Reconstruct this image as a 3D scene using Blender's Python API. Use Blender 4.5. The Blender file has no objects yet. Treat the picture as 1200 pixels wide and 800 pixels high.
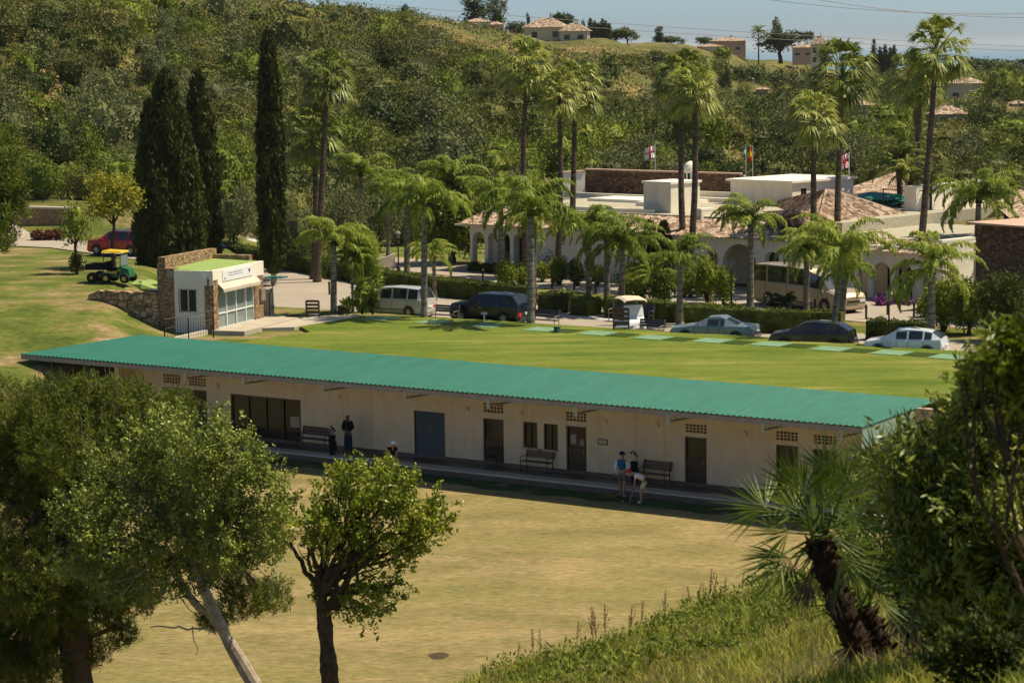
import bpy, math, random
import numpy as np
PI = math.pi
rad = math.radians
random.seed(7)
SC = bpy.context.scene
COL = SC.collection

# ------------------------------------------------------------------ camera frame (used to survey positions in metres)
CP, CRO, CF, CH = rad(6.91), rad(.7), 2833., 18.
_F = np.array((0, math.cos(CP), -math.sin(CP)))
_R0 = np.array((1., 0, 0)); _U0 = np.array((0, math.sin(CP), math.cos(CP)))
_U = _U0 * math.cos(CRO) + _R0 * math.sin(CRO)
_R = _R0 * math.cos(CRO) - _U0 * math.sin(CRO)
def ray(px, py): return _F + _R * ((px - 600) / CF) + _U * ((400 - py) / CF)
def gz(px, py, z):
    d = ray(px, py); t = (z - CH) / d[2]; return np.array((d[0] * t, d[1] * t, z))
def gy(px, py, Y):
    d = ray(px, py); t = Y / d[1]; return np.array((d[0] * t, Y, CH + d[2] * t))
def proj(x, y, z):
    v = np.array((x, y, z - CH)); q = v @ _F
    return 600 + CF * (v @ _R) / q, 400 - CF * (v @ _U) / q
# building axes
ANG = rad(-34.4)
UU = np.array((math.cos(ANG), math.sin(ANG))); NN = np.array((-UU[1], UU[0]))
W0 = np.array((-.07, 101.52))
def B(s, t, z=0.): p = W0 + UU * s + NN * t; return (p[0], p[1], z)
def st(x, y):
    dx, dy = x - W0[0], y - W0[1]
    return dx * UU[0] + dy * UU[1], dx * NN[0] + dy * NN[1]
def wallhit(px, py, t0=0.):
    d = ray(px, py); k = (t0 + W0 @ NN) / (d[0] * NN[0] + d[1] * NN[1])
    return st(d[0] * k, d[1] * k)[0], CH + d[2] * k

# ------------------------------------------------------------------ materials
MATS = {}
def nt(name, rough=.6, spec=.3, metal=0., base=(.5, .5, .5)):
    m = bpy.data.materials.new(name); m.use_nodes = True
    n = m.node_tree; b = n.nodes['Principled BSDF']
    b.inputs['Roughness'].default_value = rough
    b.inputs['Specular IOR Level'].default_value = spec
    b.inputs['Metallic'].default_value = metal
    b.inputs['Base Color'].default_value = (*base, 1)
    MATS[name] = m
    return m, n, b
def nd(n, t, **kw):
    x = n.nodes.new(t)
    for k, v in kw.items(): setattr(x, k, v)
    return x
def noise(n, scale, detail=4., coord=None, rough=.55, vec_scale=None):
    t = nd(n, 'ShaderNodeTexNoise'); t.inputs['Scale'].default_value = scale
    t.inputs['Detail'].default_value = detail; t.inputs['Roughness'].default_value = rough
    if coord is not None:
        if vec_scale:
            mp = nd(n, 'ShaderNodeMapping'); mp.inputs['Scale'].default_value = vec_scale[:3]
            if len(vec_scale) > 3: mp.inputs['Rotation'].default_value = (0, 0, vec_scale[3])
            n.links.new(coord, mp.inputs['Vector']); coord = mp.outputs['Vector']
        n.links.new(coord, t.inputs['Vector'])
    return t
def ramp(n, fac, stops):
    r = nd(n, 'ShaderNodeValToRGB'); e = r.color_ramp.elements
    while len(e) < len(stops): e.new(.5)
    for i, (p, c) in enumerate(stops):
        e[i].position = p; e[i].color = (*c, 1)
    n.links.new(fac, r.inputs['Fac']); return r
def mixc(n, fac, a, b, mode='MIX'):
    m = nd(n, 'ShaderNodeMix', data_type='RGBA', blend_type=mode)
    for s, v in ((0, fac), (6, a), (7, b)):
        if hasattr(v, 'is_linked') or hasattr(v, 'links'): n.links.new(v, m.inputs[s])
        elif s == 0: m.inputs[0].default_value = v
        else: m.inputs[s].default_value = (*v, 1)
    return m.outputs[2]
def bump(n, b, h, strength, dist=.05):
    bp = nd(n, 'ShaderNodeBump'); bp.inputs['Strength'].default_value = strength
    bp.inputs['Distance'].default_value = dist
    n.links.new(h, bp.inputs['Height']); n.links.new(bp.outputs['Normal'], b.inputs['Normal'])
def wcoord(n): return nd(n, 'ShaderNodeNewGeometry').outputs['Position']
def ocoord(n): return nd(n, 'ShaderNodeTexCoord').outputs['Object']

def plain(name, c, rough=.6, spec=.3, metal=0., var=.18, scale=3., bmp=0.):
    m, n, b = nt(name, rough, spec, metal)
    co = ocoord(n); t = noise(n, scale, 5, co)
    lo = tuple(x * (1 - var) for x in c); hi = tuple(min(1, x * (1 + var)) for x in c)
    r = ramp(n, t.outputs['Fac'], [(.3, lo), (.7, hi)])
    n.links.new(r.outputs['Color'], b.inputs['Base Color'])
    if bmp: bump(n, b, noise(n, scale * 8, 4, co).outputs['Fac'], bmp)
    return m
def leafmat(name, c1, c2, c3, trans=.3, rough=.6, spec=.18, nscale=1.2):
    m, n, b = nt(name, rough, spec)
    co = wcoord(n)
    t = noise(n, nscale, 3, co); t2 = noise(n, nscale * 9, 2, co)
    oi = nd(n, 'ShaderNodeObjectInfo')
    a = nd(n, 'ShaderNodeMath', operation='MULTIPLY_ADD'); n.links.new(t2.outputs['Fac'], a.inputs[0]); a.inputs[1].default_value = .5
    n.links.new(t.outputs['Fac'], a.inputs[2])
    a2 = nd(n, 'ShaderNodeMath', operation='MULTIPLY_ADD'); n.links.new(oi.outputs['Random'], a2.inputs[0]); a2.inputs[1].default_value = .25
    n.links.new(a.outputs[0], a2.inputs[2])
    r = ramp(n, a2.outputs[0], [(.62, c1), (.87, c2), (1., c3)])
    n.links.new(r.outputs['Color'], b.inputs['Base Color'])
    tr = nd(n, 'ShaderNodeBsdfTranslucent'); n.links.new(r.outputs['Color'], tr.inputs['Color'])
    mx = nd(n, 'ShaderNodeMixShader'); mx.inputs[0].default_value = trans
    n.links.new(b.outputs[0], mx.inputs[1]); n.links.new(tr.outputs[0], mx.inputs[2])
    n.links.new(mx.outputs[0], n.nodes['Material Output'].inputs['Surface'])
    return m

leafmat('leaf_scrub', (0.056, 0.066, 0.013), (0.111, 0.123, 0.026), (0.184, 0.176, 0.043), trans=0.2)
leafmat('leaf_greygreen', (0.072, 0.083, 0.028), (0.129, 0.144, 0.050), (0.196, 0.205, 0.076), trans=0.2)
leafmat('leaf_bright', (0.067, 0.100, 0.008), (0.135, 0.177, 0.016), (0.220, 0.246, 0.029), trans=0.2)
leafmat('leaf_dark', (0.026, 0.042, 0.007), (0.052, 0.076, 0.015), (0.090, 0.112, 0.021), trans=0.2)
leafmat('leaf_pine', (0.044, 0.064, 0.007), (0.092, 0.123, 0.011), (0.150, 0.178, 0.019), trans=0.18)
leafmat('leaf_olive', (0.078, 0.110, 0.017), (0.157, 0.195, 0.030), (0.292, 0.330, 0.059), spec=0.3, rough=.4, trans=0.2)
leafmat('leaf_young', (0.099, 0.138, 0.006), (0.209, 0.257, 0.015), (0.340, 0.369, 0.034), spec=0.3, rough=.42, trans=0.25)
leafmat('leaf_oleander', (0.061, 0.086, 0.013), (0.155, 0.191, 0.026), (0.344, 0.355, 0.058), spec=0.28, rough=.38, trans=0.12, nscale=3)
leafmat('leaf_fan', (0.042, 0.077, 0.007), (0.084, 0.135, 0.011), (0.153, 0.208, 0.024), spec=0.3, rough=.38, nscale=2)
leafmat('leaf_palm', (0.121, 0.175, 0.016), (0.220, 0.290, 0.028), (0.340, 0.392, 0.058), spec=.25, rough=.5, trans=.4)
leafmat('leaf_tallpalm', (0.109, 0.140, 0.018), (0.209, 0.248, 0.037), (0.366, 0.385, 0.078), spec=.3, rough=.45, trans=.3)
leafmat('leaf_yellow', (0.138, 0.149, 0.015), (0.275, 0.276, 0.030), (0.468, 0.419, 0.055), trans=.3)
leafmat('leaf_cypress', (0.028, 0.035, 0.007), (0.053, 0.062, 0.011), (0.093, 0.099, 0.018), trans=.15)
leafmat('leaf_hedge', (0.028, 0.045, 0.007), (0.063, 0.085, 0.011), (0.118, 0.144, 0.023))
leafmat('leaf_red', (.09, .028, .018), (.16, .06, .035), (.14, .12, .04))
leafmat('blade_green', (0.097, 0.150, 0.014), (0.186, 0.246, 0.029), (0.425, 0.421, 0.080), trans=.35, nscale=.8)
leafmat('blade_dry', (.15, .09, .045), (.24, .17, .08), (.36, .28, .15), trans=.2)
leafmat('leaf_deadpalm', (.10, .075, .045), (.17, .13, .08), (.26, .20, .13))
leafmat('flower_purple', (.10, .02, .12), (.20, .05, .22), (.3, .1, .3))
leafmat('flower_white', (.6, .58, .5), (.7, .7, .6), (.8, .8, .75))
plain('bark_brown', (.085, .060, .040), .9, .1, var=.4, scale=9, bmp=.6)
plain('bark_pale', (.36, .30, .23), .8, .2, var=.35, scale=6, bmp=.4)
def ringed(name, c1, c2, zs):
    m, n, b = nt(name, .9, .12); co = ocoord(n); t = noise(n, 3, 5, co, .6, (.4, .4, zs)); t2 = noise(n, 6, 5, co)
    r = ramp(n, t.outputs['Fac'], [(.38, c1), (.58, c2)]); r2 = ramp(n, t2.outputs['Fac'], [(.3, (.7, .7, .7)), (.7, (1.2, 1.2, 1.2))])
    n.links.new(mixc(n, 1., r.outputs['Color'], r2.outputs['Color'], 'MULTIPLY'), b.inputs['Base Color']); bump(n, b, t.outputs['Fac'], .6, .04)
plain('bark_fan', (.055, .036, .024), .95, .1, var=.5, scale=18, bmp=.8)
ringed('bark_grey', (.105, .088, .068), (.27, .24, .195), 3.2)
ringed('bark_tall', (.065, .046, .032), (.16, .12, .085), 4.)
plain('wall_cream', (.66, .51, .35), .85, .15, var=.07, scale=.7)
plain('wall_club', (.74, .65, .52), .85, .15, var=.06, scale=.5)
plain('wall_white', (.80, .74, .63), .8, .2, var=.05, scale=1)
plain('wall_pink', (.55, .36, .27), .85, .15, var=.1, scale=.5)
plain('kerb_light', (.54, .48, .39), .8, .2, var=.12, scale=1.5)
plain('tile_brown', (.13, .085, .06), .45, .5, var=.2, scale=2)
plain('frame_brown', (.030, .016, .010), .4, .5, var=.2)
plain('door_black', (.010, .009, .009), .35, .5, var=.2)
plain('door_panel', (.055, .038, .026), .5, .4, var=.2)
plain('steel_grey', (.26, .24, .215), .55, .4, .2, var=.15)
plain('truss_grey', (.42, .40, .36), .5, .4, var=.1)
plain('steel_dark', (.035, .036, .035), .5, .5, var=.2)
plain('iron_black', (.012, .012, .013), .45, .5, var=.2)
plain('wood_brown', (.10, .048, .028), .55, .4, var=.25, scale=6)
plain('wood_slat', (.17, .10, .06), .55, .4, var=.25, scale=6)
plain('rubber', (.018, .018, .018), .8, .2, var=.2)
plain('rim_dark', (.10, .10, .10), .5, .5, .3, var=.1)
plain('rim_silver', (.42, .42, .42), .35, .5, .7, var=.1)
plain('glass_car', (.018, .024, .026), .08, .8, var=.1)
plain('lamp_red', (.55, .02, .02), .2, .6, var=.1)
plain('lamp_clear', (.7, .7, .68), .12, .8, var=.05)
plain('plate_white', (.75, .75, .72), .4, .4, var=.04)
plain('plastic_green', (.012, .10, .05), .45, .5, var=.1)
plain('mat_green', (.165, .275, .17), .85, .1, var=.12, scale=1.2)
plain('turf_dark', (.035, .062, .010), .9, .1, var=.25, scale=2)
plain('panel_pale', (.30, .42, .33), .6, .3, var=.08)
plain('turf_roof', (.25, .34, .11), .9, .1, var=.12, scale=2)
plain('tarp_green', (.02, .20, .15), .6, .3, var=.1)
plain('concrete', (.42, .37, .29), .85, .15, var=.12, scale=.8, bmp=.1)
plain('gravel_roof', (.40, .365, .28), .95, .1, var=.16, scale=4, bmp=.3)
plain('skin', (.42, .22, .14), .5, .4, var=.05)
plain('skin_dark', (.16, .075, .045), .5, .4, var=.05)
plain('cloth_black', (.012, .012, .016), .85, .1, var=.2)
plain('cloth_navy', (.015, .03, .07), .85, .1, var=.2)
plain('cloth_blue', (.010, .10, .26), .7, .2, var=.1)
plain('cloth_white', (.74, .74, .76), .8, .2, var=.04)
plain('cloth_grey', (.14, .14, .145), .85, .1, var=.1)
plain('cloth_beige', (.62, .53, .40), .85, .1, var=.05)
plain('cloth_red', (.5, .03, .05), .8, .1, var=.1)
plain('hair_dark', (.02, .013, .01), .6, .3, var=.2)
plain('white_paint', (.75, .73, .68), .5, .4, var=.05)
plain('sign_grey', (.30, .33, .40), .6, .3, var=.05)
plain('yellow_paint', (.62, .43, .02), .4, .5, var=.08)
plain('green_paint', (.02, .13, .04), .4, .5, var=.1)
plain('flag_white', (.8, .8, .8), .8, .2, var=.03)
plain('flag_red', (.62, .03, .04), .8, .2, var=.05)
plain('flag_yellow', (.8, .5, .02), .8, .2, var=.05)
plain('flag_blue', (.04, .06, .28), .8, .2, var=.05)
plain('brass', (.4, .3, .1), .4, .5, .6, var=.1)
plain('villa_cream', (.62, .54, .40), .85, .1, var=.06)
plain('villa_pink', (.55, .36, .27), .85, .1, var=.06)
plain('villa_window', (.05, .05, .055), .3, .5, var=.2)
for k, c, r in (('car_silver', (.55, .56, .53), .32), ('car_black', (.010, .013, .022), .18), ('car_bluegrey', (.19, .235, .265), .28),
                ('car_anthracite', (.038, .034, .028), .25), ('car_white', (.68, .72, .75), .25), ('car_red', (.40, .012, .022), .25),
                ('bus_gold', (.46, .36, .24), .35)):
    m = plain(k, c, r, .5, .25 if 'white' not in k else 0, var=.04)
    m.node_tree.nodes['Principled BSDF'].inputs['Coat Weight'].default_value = .6

def mk_tiles():
    m, n, b = nt('roof_tiles', .85, .15)
    co = ocoord(n)
    v = nd(n, 'ShaderNodeTexVoronoi'); v.inputs['Scale'].default_value = 3.6
    n.links.new(co, v.inputs['Vector'])
    t = noise(n, 2.2, 4, co)
    sc_ = nd(n, 'ShaderNodeSeparateColor'); n.links.new(v.outputs['Color'], sc_.inputs[0])
    r = ramp(n, sc_.outputs[0], [(.08, (.085, .055, .040)), (.42, (.27, .175, .12)), (.9, (.56, .45, .34))])
    c = mixc(n, .2, r.outputs['Color'], (.28, .20, .145))
    n.links.new(c, b.inputs['Base Color']); return m
mk_tiles()
def mk_stone(name, scale, c1, c2, c3, mortar):
    m, n, b = nt(name, .9, .15)
    co = ocoord(n)
    mp = nd(n, 'ShaderNodeMapping'); mp.inputs['Scale'].default_value = (1, 1, 1.7); n.links.new(co, mp.inputs['Vector'])
    v = nd(n, 'ShaderNodeTexVoronoi'); v.inputs['Scale'].default_value = scale; n.links.new(mp.outputs[0], v.inputs['Vector'])
    e = nd(n, 'ShaderNodeTexVoronoi', feature='DISTANCE_TO_EDGE'); e.inputs['Scale'].default_value = scale; n.links.new(mp.outputs[0], e.inputs['Vector'])
    r = ramp(n, v.outputs['Color'], [(.15, c1), (.5, c2), (.85, c3)])
    er = ramp(n, e.outputs['Distance'], [(.02, (0, 0, 0)), (.09, (1, 1, 1))])
    c = mixc(n, er.outputs['Color'], mortar, r.outputs['Color'])
    n.links.new(c, b.inputs['Base Color']); bump(n, b, er.outputs['Color'], .8, .05); return m
mk_stone('stone_honey', 5.5, (.22, .13, .07), (.36, .235, .13), (.48, .34, .20), (.16, .11, .07))
mk_stone('stone_rubble', 2.7, (.26, .16, .09), (.38, .26, .15), (.50, .37, .23), (.10, .07, .045))
mk_stone('stone_brown', 4.5, (.10, .055, .035), (.17, .10, .065), (.27, .17, .11), (.08, .05, .035))
def mk_canopy():
    m, n, b = nt('canopy_green', .6, .22)
    co = ocoord(n); t = noise(n, .12, 4, co); t2 = noise(n, 1.3, 5, co, .6, (1, .10, 1))
    r = ramp(n, t.outputs['Fac'], [(.3, (.005, .100, .068)), (.7, (.011, .132, .092))])
    t3 = noise(n, 4., 5, co, .6, (1, .12, 1)); r3 = ramp(n, t3.outputs['Fac'], [(.3, (.86, .87, .87)), (.7, (1.12, 1.11, 1.11))])
    c = mixc(n, 1., mixc(n, t2.outputs['Fac'], r.outputs['Color'], (.025, .155, .115)), r3.outputs['Color'], 'MULTIPLY'); n.links.new(c, b.inputs['Base Color'])
mk_canopy()
def stained(name, c, dirt, zs=.25):
    m, n, b = nt(name, .85, .15); co = ocoord(n); t = noise(n, 1.2, 6, co, .65); t2 = noise(n, 3.0, 5, co, .7, (1, 1, zs * .3)); t3 = noise(n, .35, 3, co)
    r = ramp(n, t2.outputs['Fac'], [(.50, (0, 0, 0)), (.78, (.55, .55, .55))]); r2 = ramp(n, t.outputs['Fac'], [(.3, tuple(k * .88 for k in c)), (.7, tuple(min(1, k * 1.06) for k in c))])
    n.links.new(mixc(n, r.outputs['Color'], r2.outputs['Color'], dirt), b.inputs['Base Color']); bump(n, b, noise(n, 25, 3, co).outputs['Fac'], .15, .01)
stained('wall_cream', (.80, .63, .44), (.54, .41, .27)); stained('wall_club', (.80, .73, .60), (.60, .52, .41)); stained('wall_pink', (.55, .37, .28), (.36, .25, .19))
def mk_shutter():
    m, n, b = nt('shutter_blue', .5, .5)
    co = ocoord(n); t = noise(n, 2, 4, co)
    r = ramp(n, t.outputs['Fac'], [(.3, (.040, .051, .056)), (.7, (.054, .067, .072))]); n.links.new(r.outputs['Color'], b.inputs['Base Color'])
mk_shutter()
def mk_glass():
    m, n, b = nt('glass_dark', .08, .35); b.inputs['Base Color'].default_value = (.012, .012, .012, 1)
    m, n, b = nt('glass_window', .12, .35); b.inputs['Base Color'].default_value = (.030, .024, .016, 1)
    m, n, b = nt('glass_pale', .15, .6); b.inputs['Base Color'].default_value = (.20, .26, .25, 1)
mk_glass()
def mk_ground():
    m, n, b = nt('ground', .95, .08)
    co = wcoord(n)
    at = nd(n, 'ShaderNodeAttribute', attribute_name='zone'); sp = nd(n, 'ShaderNodeSeparateColor'); n.links.new(at.outputs['Color'], sp.inputs[0])
    # dry practice lawn
    st_ = noise(n, .22, 6, co, .65, (1, 1.7, 1, -ANG * .6)); fine = noise(n, 2.4, 8, co, .75, (1, 2.2, 1)); f3 = noise(n, .11, 6, co, .7, (1, 1.8, 1))
    dry = ramp(n, st_.outputs['Fac'], [(.30, (.170, .148, .055)), (.48, (.270, .212, .095)), (.62, (.350, .262, .130))])
    grn = ramp(n, f3.outputs['Fac'], [(.40, (0, 0, 0)), (.64, (1, 1, 1))])
    mm = nd(n, 'ShaderNodeMath', operation='MULTIPLY'); n.links.new(grn.outputs['Color'], mm.inputs[0]); mm.inputs[1].default_value = .48
    dry2 = mixc(n, mm.outputs[0], dry.outputs['Color'], (.185, .185, .055))
    fr = ramp(n, fine.outputs['Fac'], [(.32, (.50, .52, .48)), (.68, (1.30, 1.28, 1.25))])
    dry3 = mixc(n, 1., dry2, fr.outputs['Color'], 'MULTIPLY')
    # green bank
    g1 = noise(n, .28, 6, co, .6, (1, 1.8, 1))
    gr = ramp(n, g1.outputs['Fac'], [(.38, (.085, .115, .022)), (.50, (.135, .158, .034)), (.61, (.250, .195, .088)), (.71, (.38, .27, .16))])
    gr3 = mixc(n, 1., gr.outputs['Color'], fr.outputs['Color'], 'MULTIPLY')
    # scrub hill
    s1 = noise(n, .06, 8, co, .7); s2 = noise(n, .5, 6, co, .7)
    sr = ramp(n, s1.outputs['Fac'], [(.36, (.070, .085, .025)), (.52, (.150, .140, .048)), (.66, (.290, .200, .085))])
    s2r = ramp(n, s2.outputs['Fac'], [(.3, (.5, .55, .5)), (.7, (1.3, 1.25, 1.2))])
    sc = mixc(n, 1., sr.outputs['Color'], s2r.outputs['Color'], 'MULTIPLY')
    a = mixc(n, sp.outputs[0], sc, dry3)
    bb = mixc(n, sp.outputs[1], a, gr3)
    # foreground earth below the weeds
    fg = ramp(n, fine.outputs['Fac'], [(.3, (.075, .080, .025)), (.7, (.22, .19, .09))])
    c = mixc(n, sp.outputs[2], bb, fg.outputs['Color'])
    n.links.new(c, b.inputs['Base Color']); bump(n, b, fine.outputs['Fac'], .5, .12)
    # tee lawn
    m, n, b = nt('tee_grass', .95, .08); co = wcoord(n)
    q = noise(n, .35, 7, co, .62, (.45, 1.7, 1, -ANG * .25)); q2 = noise(n, 3, 6, co, .7)
    r = ramp(n, q.outputs['Fac'], [(.30, (.078, .120, .016)), (.46, (.118, .158, .023)), (.60, (.168, .188, .036)), (.72, (.28, .25, .08))])
    r2 = ramp(n, q2.outputs['Fac'], [(.3, (.78, .8, .78)), (.7, (1.15, 1.12, 1.1))])
    n.links.new(mixc(n, 1., r.outputs['Color'], r2.outputs['Color'], 'MULTIPLY'), b.inputs['Base Color']); bump(n, b, q2.outputs['Fac'], .3, .05)
    m, n, b = nt('asphalt', .9, .2); co = wcoord(n)
    q = noise(n, .3, 6, co, .6); q2 = noise(n, 14, 4, co)
    r = ramp(n, q.outputs['Fac'], [(.3, (.33, .28, .225)), (.7, (.43, .37, .30))])
    n.links.new(mixc(n, q2.outputs['Fac'], r.outputs['Color'], (.30, .26, .21)), b.inputs['Base Color'])
    m, n, b = nt('front_turf', .95, .08); co = wcoord(n)
    q = noise(n, .8, 6, co, .65)
    r = ramp(n, q.outputs['Fac'], [(.35, (.040, .075, .022)), (.55, (.06, .095, .03)), (.66, (.22, .165, .10))])
    n.links.new(r.outputs['Color'], b.inputs['Base Color'])
    m, n, b = nt('sea', .25, .5); co = wcoord(n)
    q = noise(n, .004, 4, co, .5, (1, .2, 1))
    r = ramp(n, q.outputs['Fac'], [(.3, (.045, .165, .215)), (.7, (.06, .20, .245))]); n.links.new(r.outputs['Color'], b.inputs['Base Color'])
mk_ground()
def M(k): return MATS[k]

# ------------------------------------------------------------------ mesh tools
def nz(v):
    v = np.asarray(v, float); return v / np.maximum(np.linalg.norm(v, axis=-1, keepdims=True), 1e-9)
class MB:
    def __init__(s): s.v = []; s.f = []; s.q = []; s.n = 0
    def add(s, V, Fc):
        V = np.asarray(V, float); o = s.n; s.v.append(V); s.n += len(V)
        if isinstance(Fc, np.ndarray): s.q.append(Fc + o)
        else: s.f += [tuple(i + o for i in f) for f in Fc]
        return s
    def box(s, c, d, rz=0., taper=1.):
        x, y, z = (k / 2 for k in d)
        V = [(-x, -y, -z), (x, -y, -z), (x, y, -z), (-x, y, -z), (-x * taper, -y * taper, z), (x * taper, -y * taper, z), (x * taper, y * taper, z), (-x * taper, y * taper, z)]
        ca, sa = math.cos(rz), math.sin(rz)
        V = [(c[0] + a * ca - b * sa, c[1] + a * sa + b * ca, c[2] + e) for a, b, e in V]
        return s.add(V, [(0, 3, 2, 1), (4, 5, 6, 7), (0, 1, 5, 4), (1, 2, 6, 5), (2, 3, 7, 6), (3, 0, 4, 7)])
    def hexa(s, V): return s.add(V, [(0, 3, 2, 1), (4, 5, 6, 7), (0, 1, 5, 4), (1, 2, 6, 5), (2, 3, 7, 6), (3, 0, 4, 7)])
    def slab(s, poly, z0, z1):   # polygon ccw extruded
        n = len(poly); V = [(p[0], p[1], z0) for p in poly] + [(p[0], p[1], z1) for p in poly]
        return s.add(V, [tuple(range(n))[::-1], tuple(range(n, 2 * n))] + [(i, (i + 1) % n, n + (i + 1) % n, n + i) for i in range(n)])
    def tube(s, P, R, k=8, caps=True):
        P = np.asarray(P, float); R = np.ones(len(P)) * R if np.isscalar(R) else np.asarray(R, float)
        T = np.gradient(P, axis=0); T = nz(T); ref = np.array((0, 0, 1.)) if abs(T[0][2]) < .9 else np.array((1., 0, 0))
        V = []
        for p, t, r in zip(P, T, R):
            a = nz(np.cross(t, ref)); b = np.cross(t, a)
            for j in range(k):
                w = 2 * PI * j / k; V.append(p + r * (a * math.cos(w) + b * math.sin(w)))
        n = len(P); Fc = [(i * k + j, i * k + (j + 1) % k, (i + 1) * k + (j + 1) % k, (i + 1) * k + j) for i in range(n - 1) for j in range(k)]
        if caps: Fc += [tuple(range(k))[::-1], tuple(range((n - 1) * k, n * k))]
        return s.add(V, Fc)
    def bar(s, a, b, w=.04): return s.tube([a, b], w / 2 * 1.3, 4)
    def lathe(s, c, prof, k=16):   # prof [(r,z)]
        V = []
        for r, z in prof:
            for j in range(k): V.append((c[0] + r * math.cos(2 * PI * j / k), c[1] + r * math.sin(2 * PI * j / k), c[2] + z))
        n = len(prof); Fc = [(i * k + j, i * k + (j + 1) % k, (i + 1) * k + (j + 1) % k, (i + 1) * k + j) for i in range(n - 1) for j in range(k)]
        Fc += [tuple(range(k))[::-1], tuple(range((n - 1) * k, n * k))]
        return s.add(V, Fc)
    def wheel(s, c, r, w, k=18, inner=0.):   # axis y
        V = []
        for y in (-w / 2, w / 2):
            for rr in (r, ):
                for j in range(k): V.append((c[0] + rr * math.cos(2 * PI * j / k), c[1] + y, c[2] + rr * math.sin(2 * PI * j / k)))
        Fc = [(j, (j + 1) % k, k + (j + 1) % k, k + j) for j in range(k)] + [tuple(range(k))[::-1], tuple(range(k, 2 * k))]
        return s.add(V, Fc)
    def build(s, name, mat, parent=None, smooth=False, link=True):
        me = bpy.data.meshes.new(name)
        V = np.concatenate([np.asarray(v, float).reshape(-1, 3) for v in s.v]) if s.v else np.zeros((0, 3))
        Q = np.concatenate(s.q) if s.q else np.zeros((0, 4), int)
        ls = [len(f) for f in s.f]; li = [i for f in s.f for i in f]
        loops = np.concatenate([np.array(li, dtype=np.int64), Q.ravel()]).astype(np.int32)
        tot = np.concatenate([np.array(ls, dtype=np.int64), np.full(len(Q), Q.shape[1] if len(Q) else 4)]).astype(np.int32)
        start = np.concatenate([[0], np.cumsum(tot)[:-1]]).astype(np.int32) if len(tot) else tot
        me.vertices.add(len(V)); me.vertices.foreach_set('co', V.astype(np.float32).ravel())
        me.loops.add(len(loops)); me.loops.foreach_set('vertex_index', loops)
        me.polygons.add(len(tot)); me.polygons.foreach_set('loop_start', start)
        me.polygons.foreach_set('use_smooth', np.full(len(tot), bool(smooth)))
        me.update(calc_edges=True)
        mats = mat if isinstance(mat, (list, tuple)) else [mat]
        for m_ in mats: me.materials.append(MATS[m_])
        if not link: return me
        return ob(name, me, parent)
def ob(name, me, parent=None):
    o = bpy.data.objects.new(name, me); COL.objects.link(o)
    if parent is not None: o.parent = parent
    return o
def tag(o, label=None, cat=None, group=None, kind=None):
    if label: o['label'] = label
    if cat: o['category'] = cat
    if group: o['group'] = group
    if kind: o['kind'] = kind
    return o
def thing(name, label, cat, loc=(0, 0, 0), rz=0., group=None, scale=None):
    o = bpy.data.objects.new(name, None); COL.objects.link(o)
    o.empty_display_size = .2; o.location = tuple(float(k) for k in loc); o.rotation_euler = (0, 0, rz)
    if scale: o.scale = (scale,) * 3 if np.isscalar(scale) else scale
    return tag(o, label, cat, group)
def struct(name, mb, mat, smooth=False):
    o = mb.build(name, mat, None, smooth); o['kind'] = 'structure'; return o

# ------------------------------------------------------------------ terrain
Z0 = 3.68
def sstep(x, a, b): k = np.clip((x - a) / (b - a), 0, 1); return k * k * (3 - 2 * k)
LY = np.array([-50, 100, 108, 114, 118, 122, 126, 135, 148, 160, 178, 182, 190.])
LZ = np.array([0, 0, 1.7, 3.5, 4.85, 5.6, 6.05, 6.2, 4.75, 4.7, 4.7, 6.6, 7.4])
HA = (np.array([-300, -100, 0, 150, 290, 400, 500, 600, 650, 700, 800, 850, 900, 1000, 1100, 1200, 1500]) - 600) / CF
HY = np.array([172, 190, 230, 300, 350, 400, 500, 600, 700, 900, 1600.])
HZ = np.array([  # rows per azimuth
    [5, 8, 17, 36, 50, 54, 50, 40, 20, -10, -80],
    [5, 8, 16, 34, 47, 50, 48, 40, 20, -10, -80],
    [5, 7.6, 14, 31, 44, 47, 45, 38, 20, -10, -80],
    [4, 6.5, 11.5, 25, 36, 38, 36, 30, 15, -10, -80],
    [3.7, 4.6, 8.5, 18.5, 25.0, 24, 22, 18, 10, -12, -80],
    [3.7, 4.3, 8.0, 16, 22.0, 23.6, 21, 18, 10, -12, -80],
    [3.7, 4.2, 7.4, 13.5, 18.6, 22.2, 20.5, 17, 10, -12, -80],
    [3.7, 4.1, 6.9, 11.5, 15.2, 18.6, 20.4, 16, 9, -12, -80],
    [3.7, 3.95, 6.8, 11., 14., 16.4, 18.2, 15, 8, -12, -80],
    [3.7, 3.95, 6.8, 10.5, 13., 15.2, 18.2, 17.5, 8, -12, -80],
    [3.7, 3.95, 7.0, 9.6, 10.3, 11.4, 15.0, 17.3, 10, -12, -80],
    [3.7, 3.95, 6.8, 8.6, 8.4, 8.8, 12.5, 16.5, 10, -12, -80],
    [3.7, 3.95, 6.4, 7.4, 7.2, 7.8, 10.8, 14., 9, -12, -80],
    [3.7, 3.95, 6.0, 6.2, 6.0, 6.4, 7.8, 9.7, 5, -14, -80],
    [3.7, 3.95, 6.0, 6.6, 6.8, 7.2, 7.8, 8, 3, -16, -80],
    [3.7, 3.95, 6.0, 6.8, 7.3, 8.0, 8.6, 8, 3, -16, -80],
    [3.7, 3.95, 6.0, 6.8, 7.3, 8.0, 8.6, 8, 3, -16, -80]])
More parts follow.
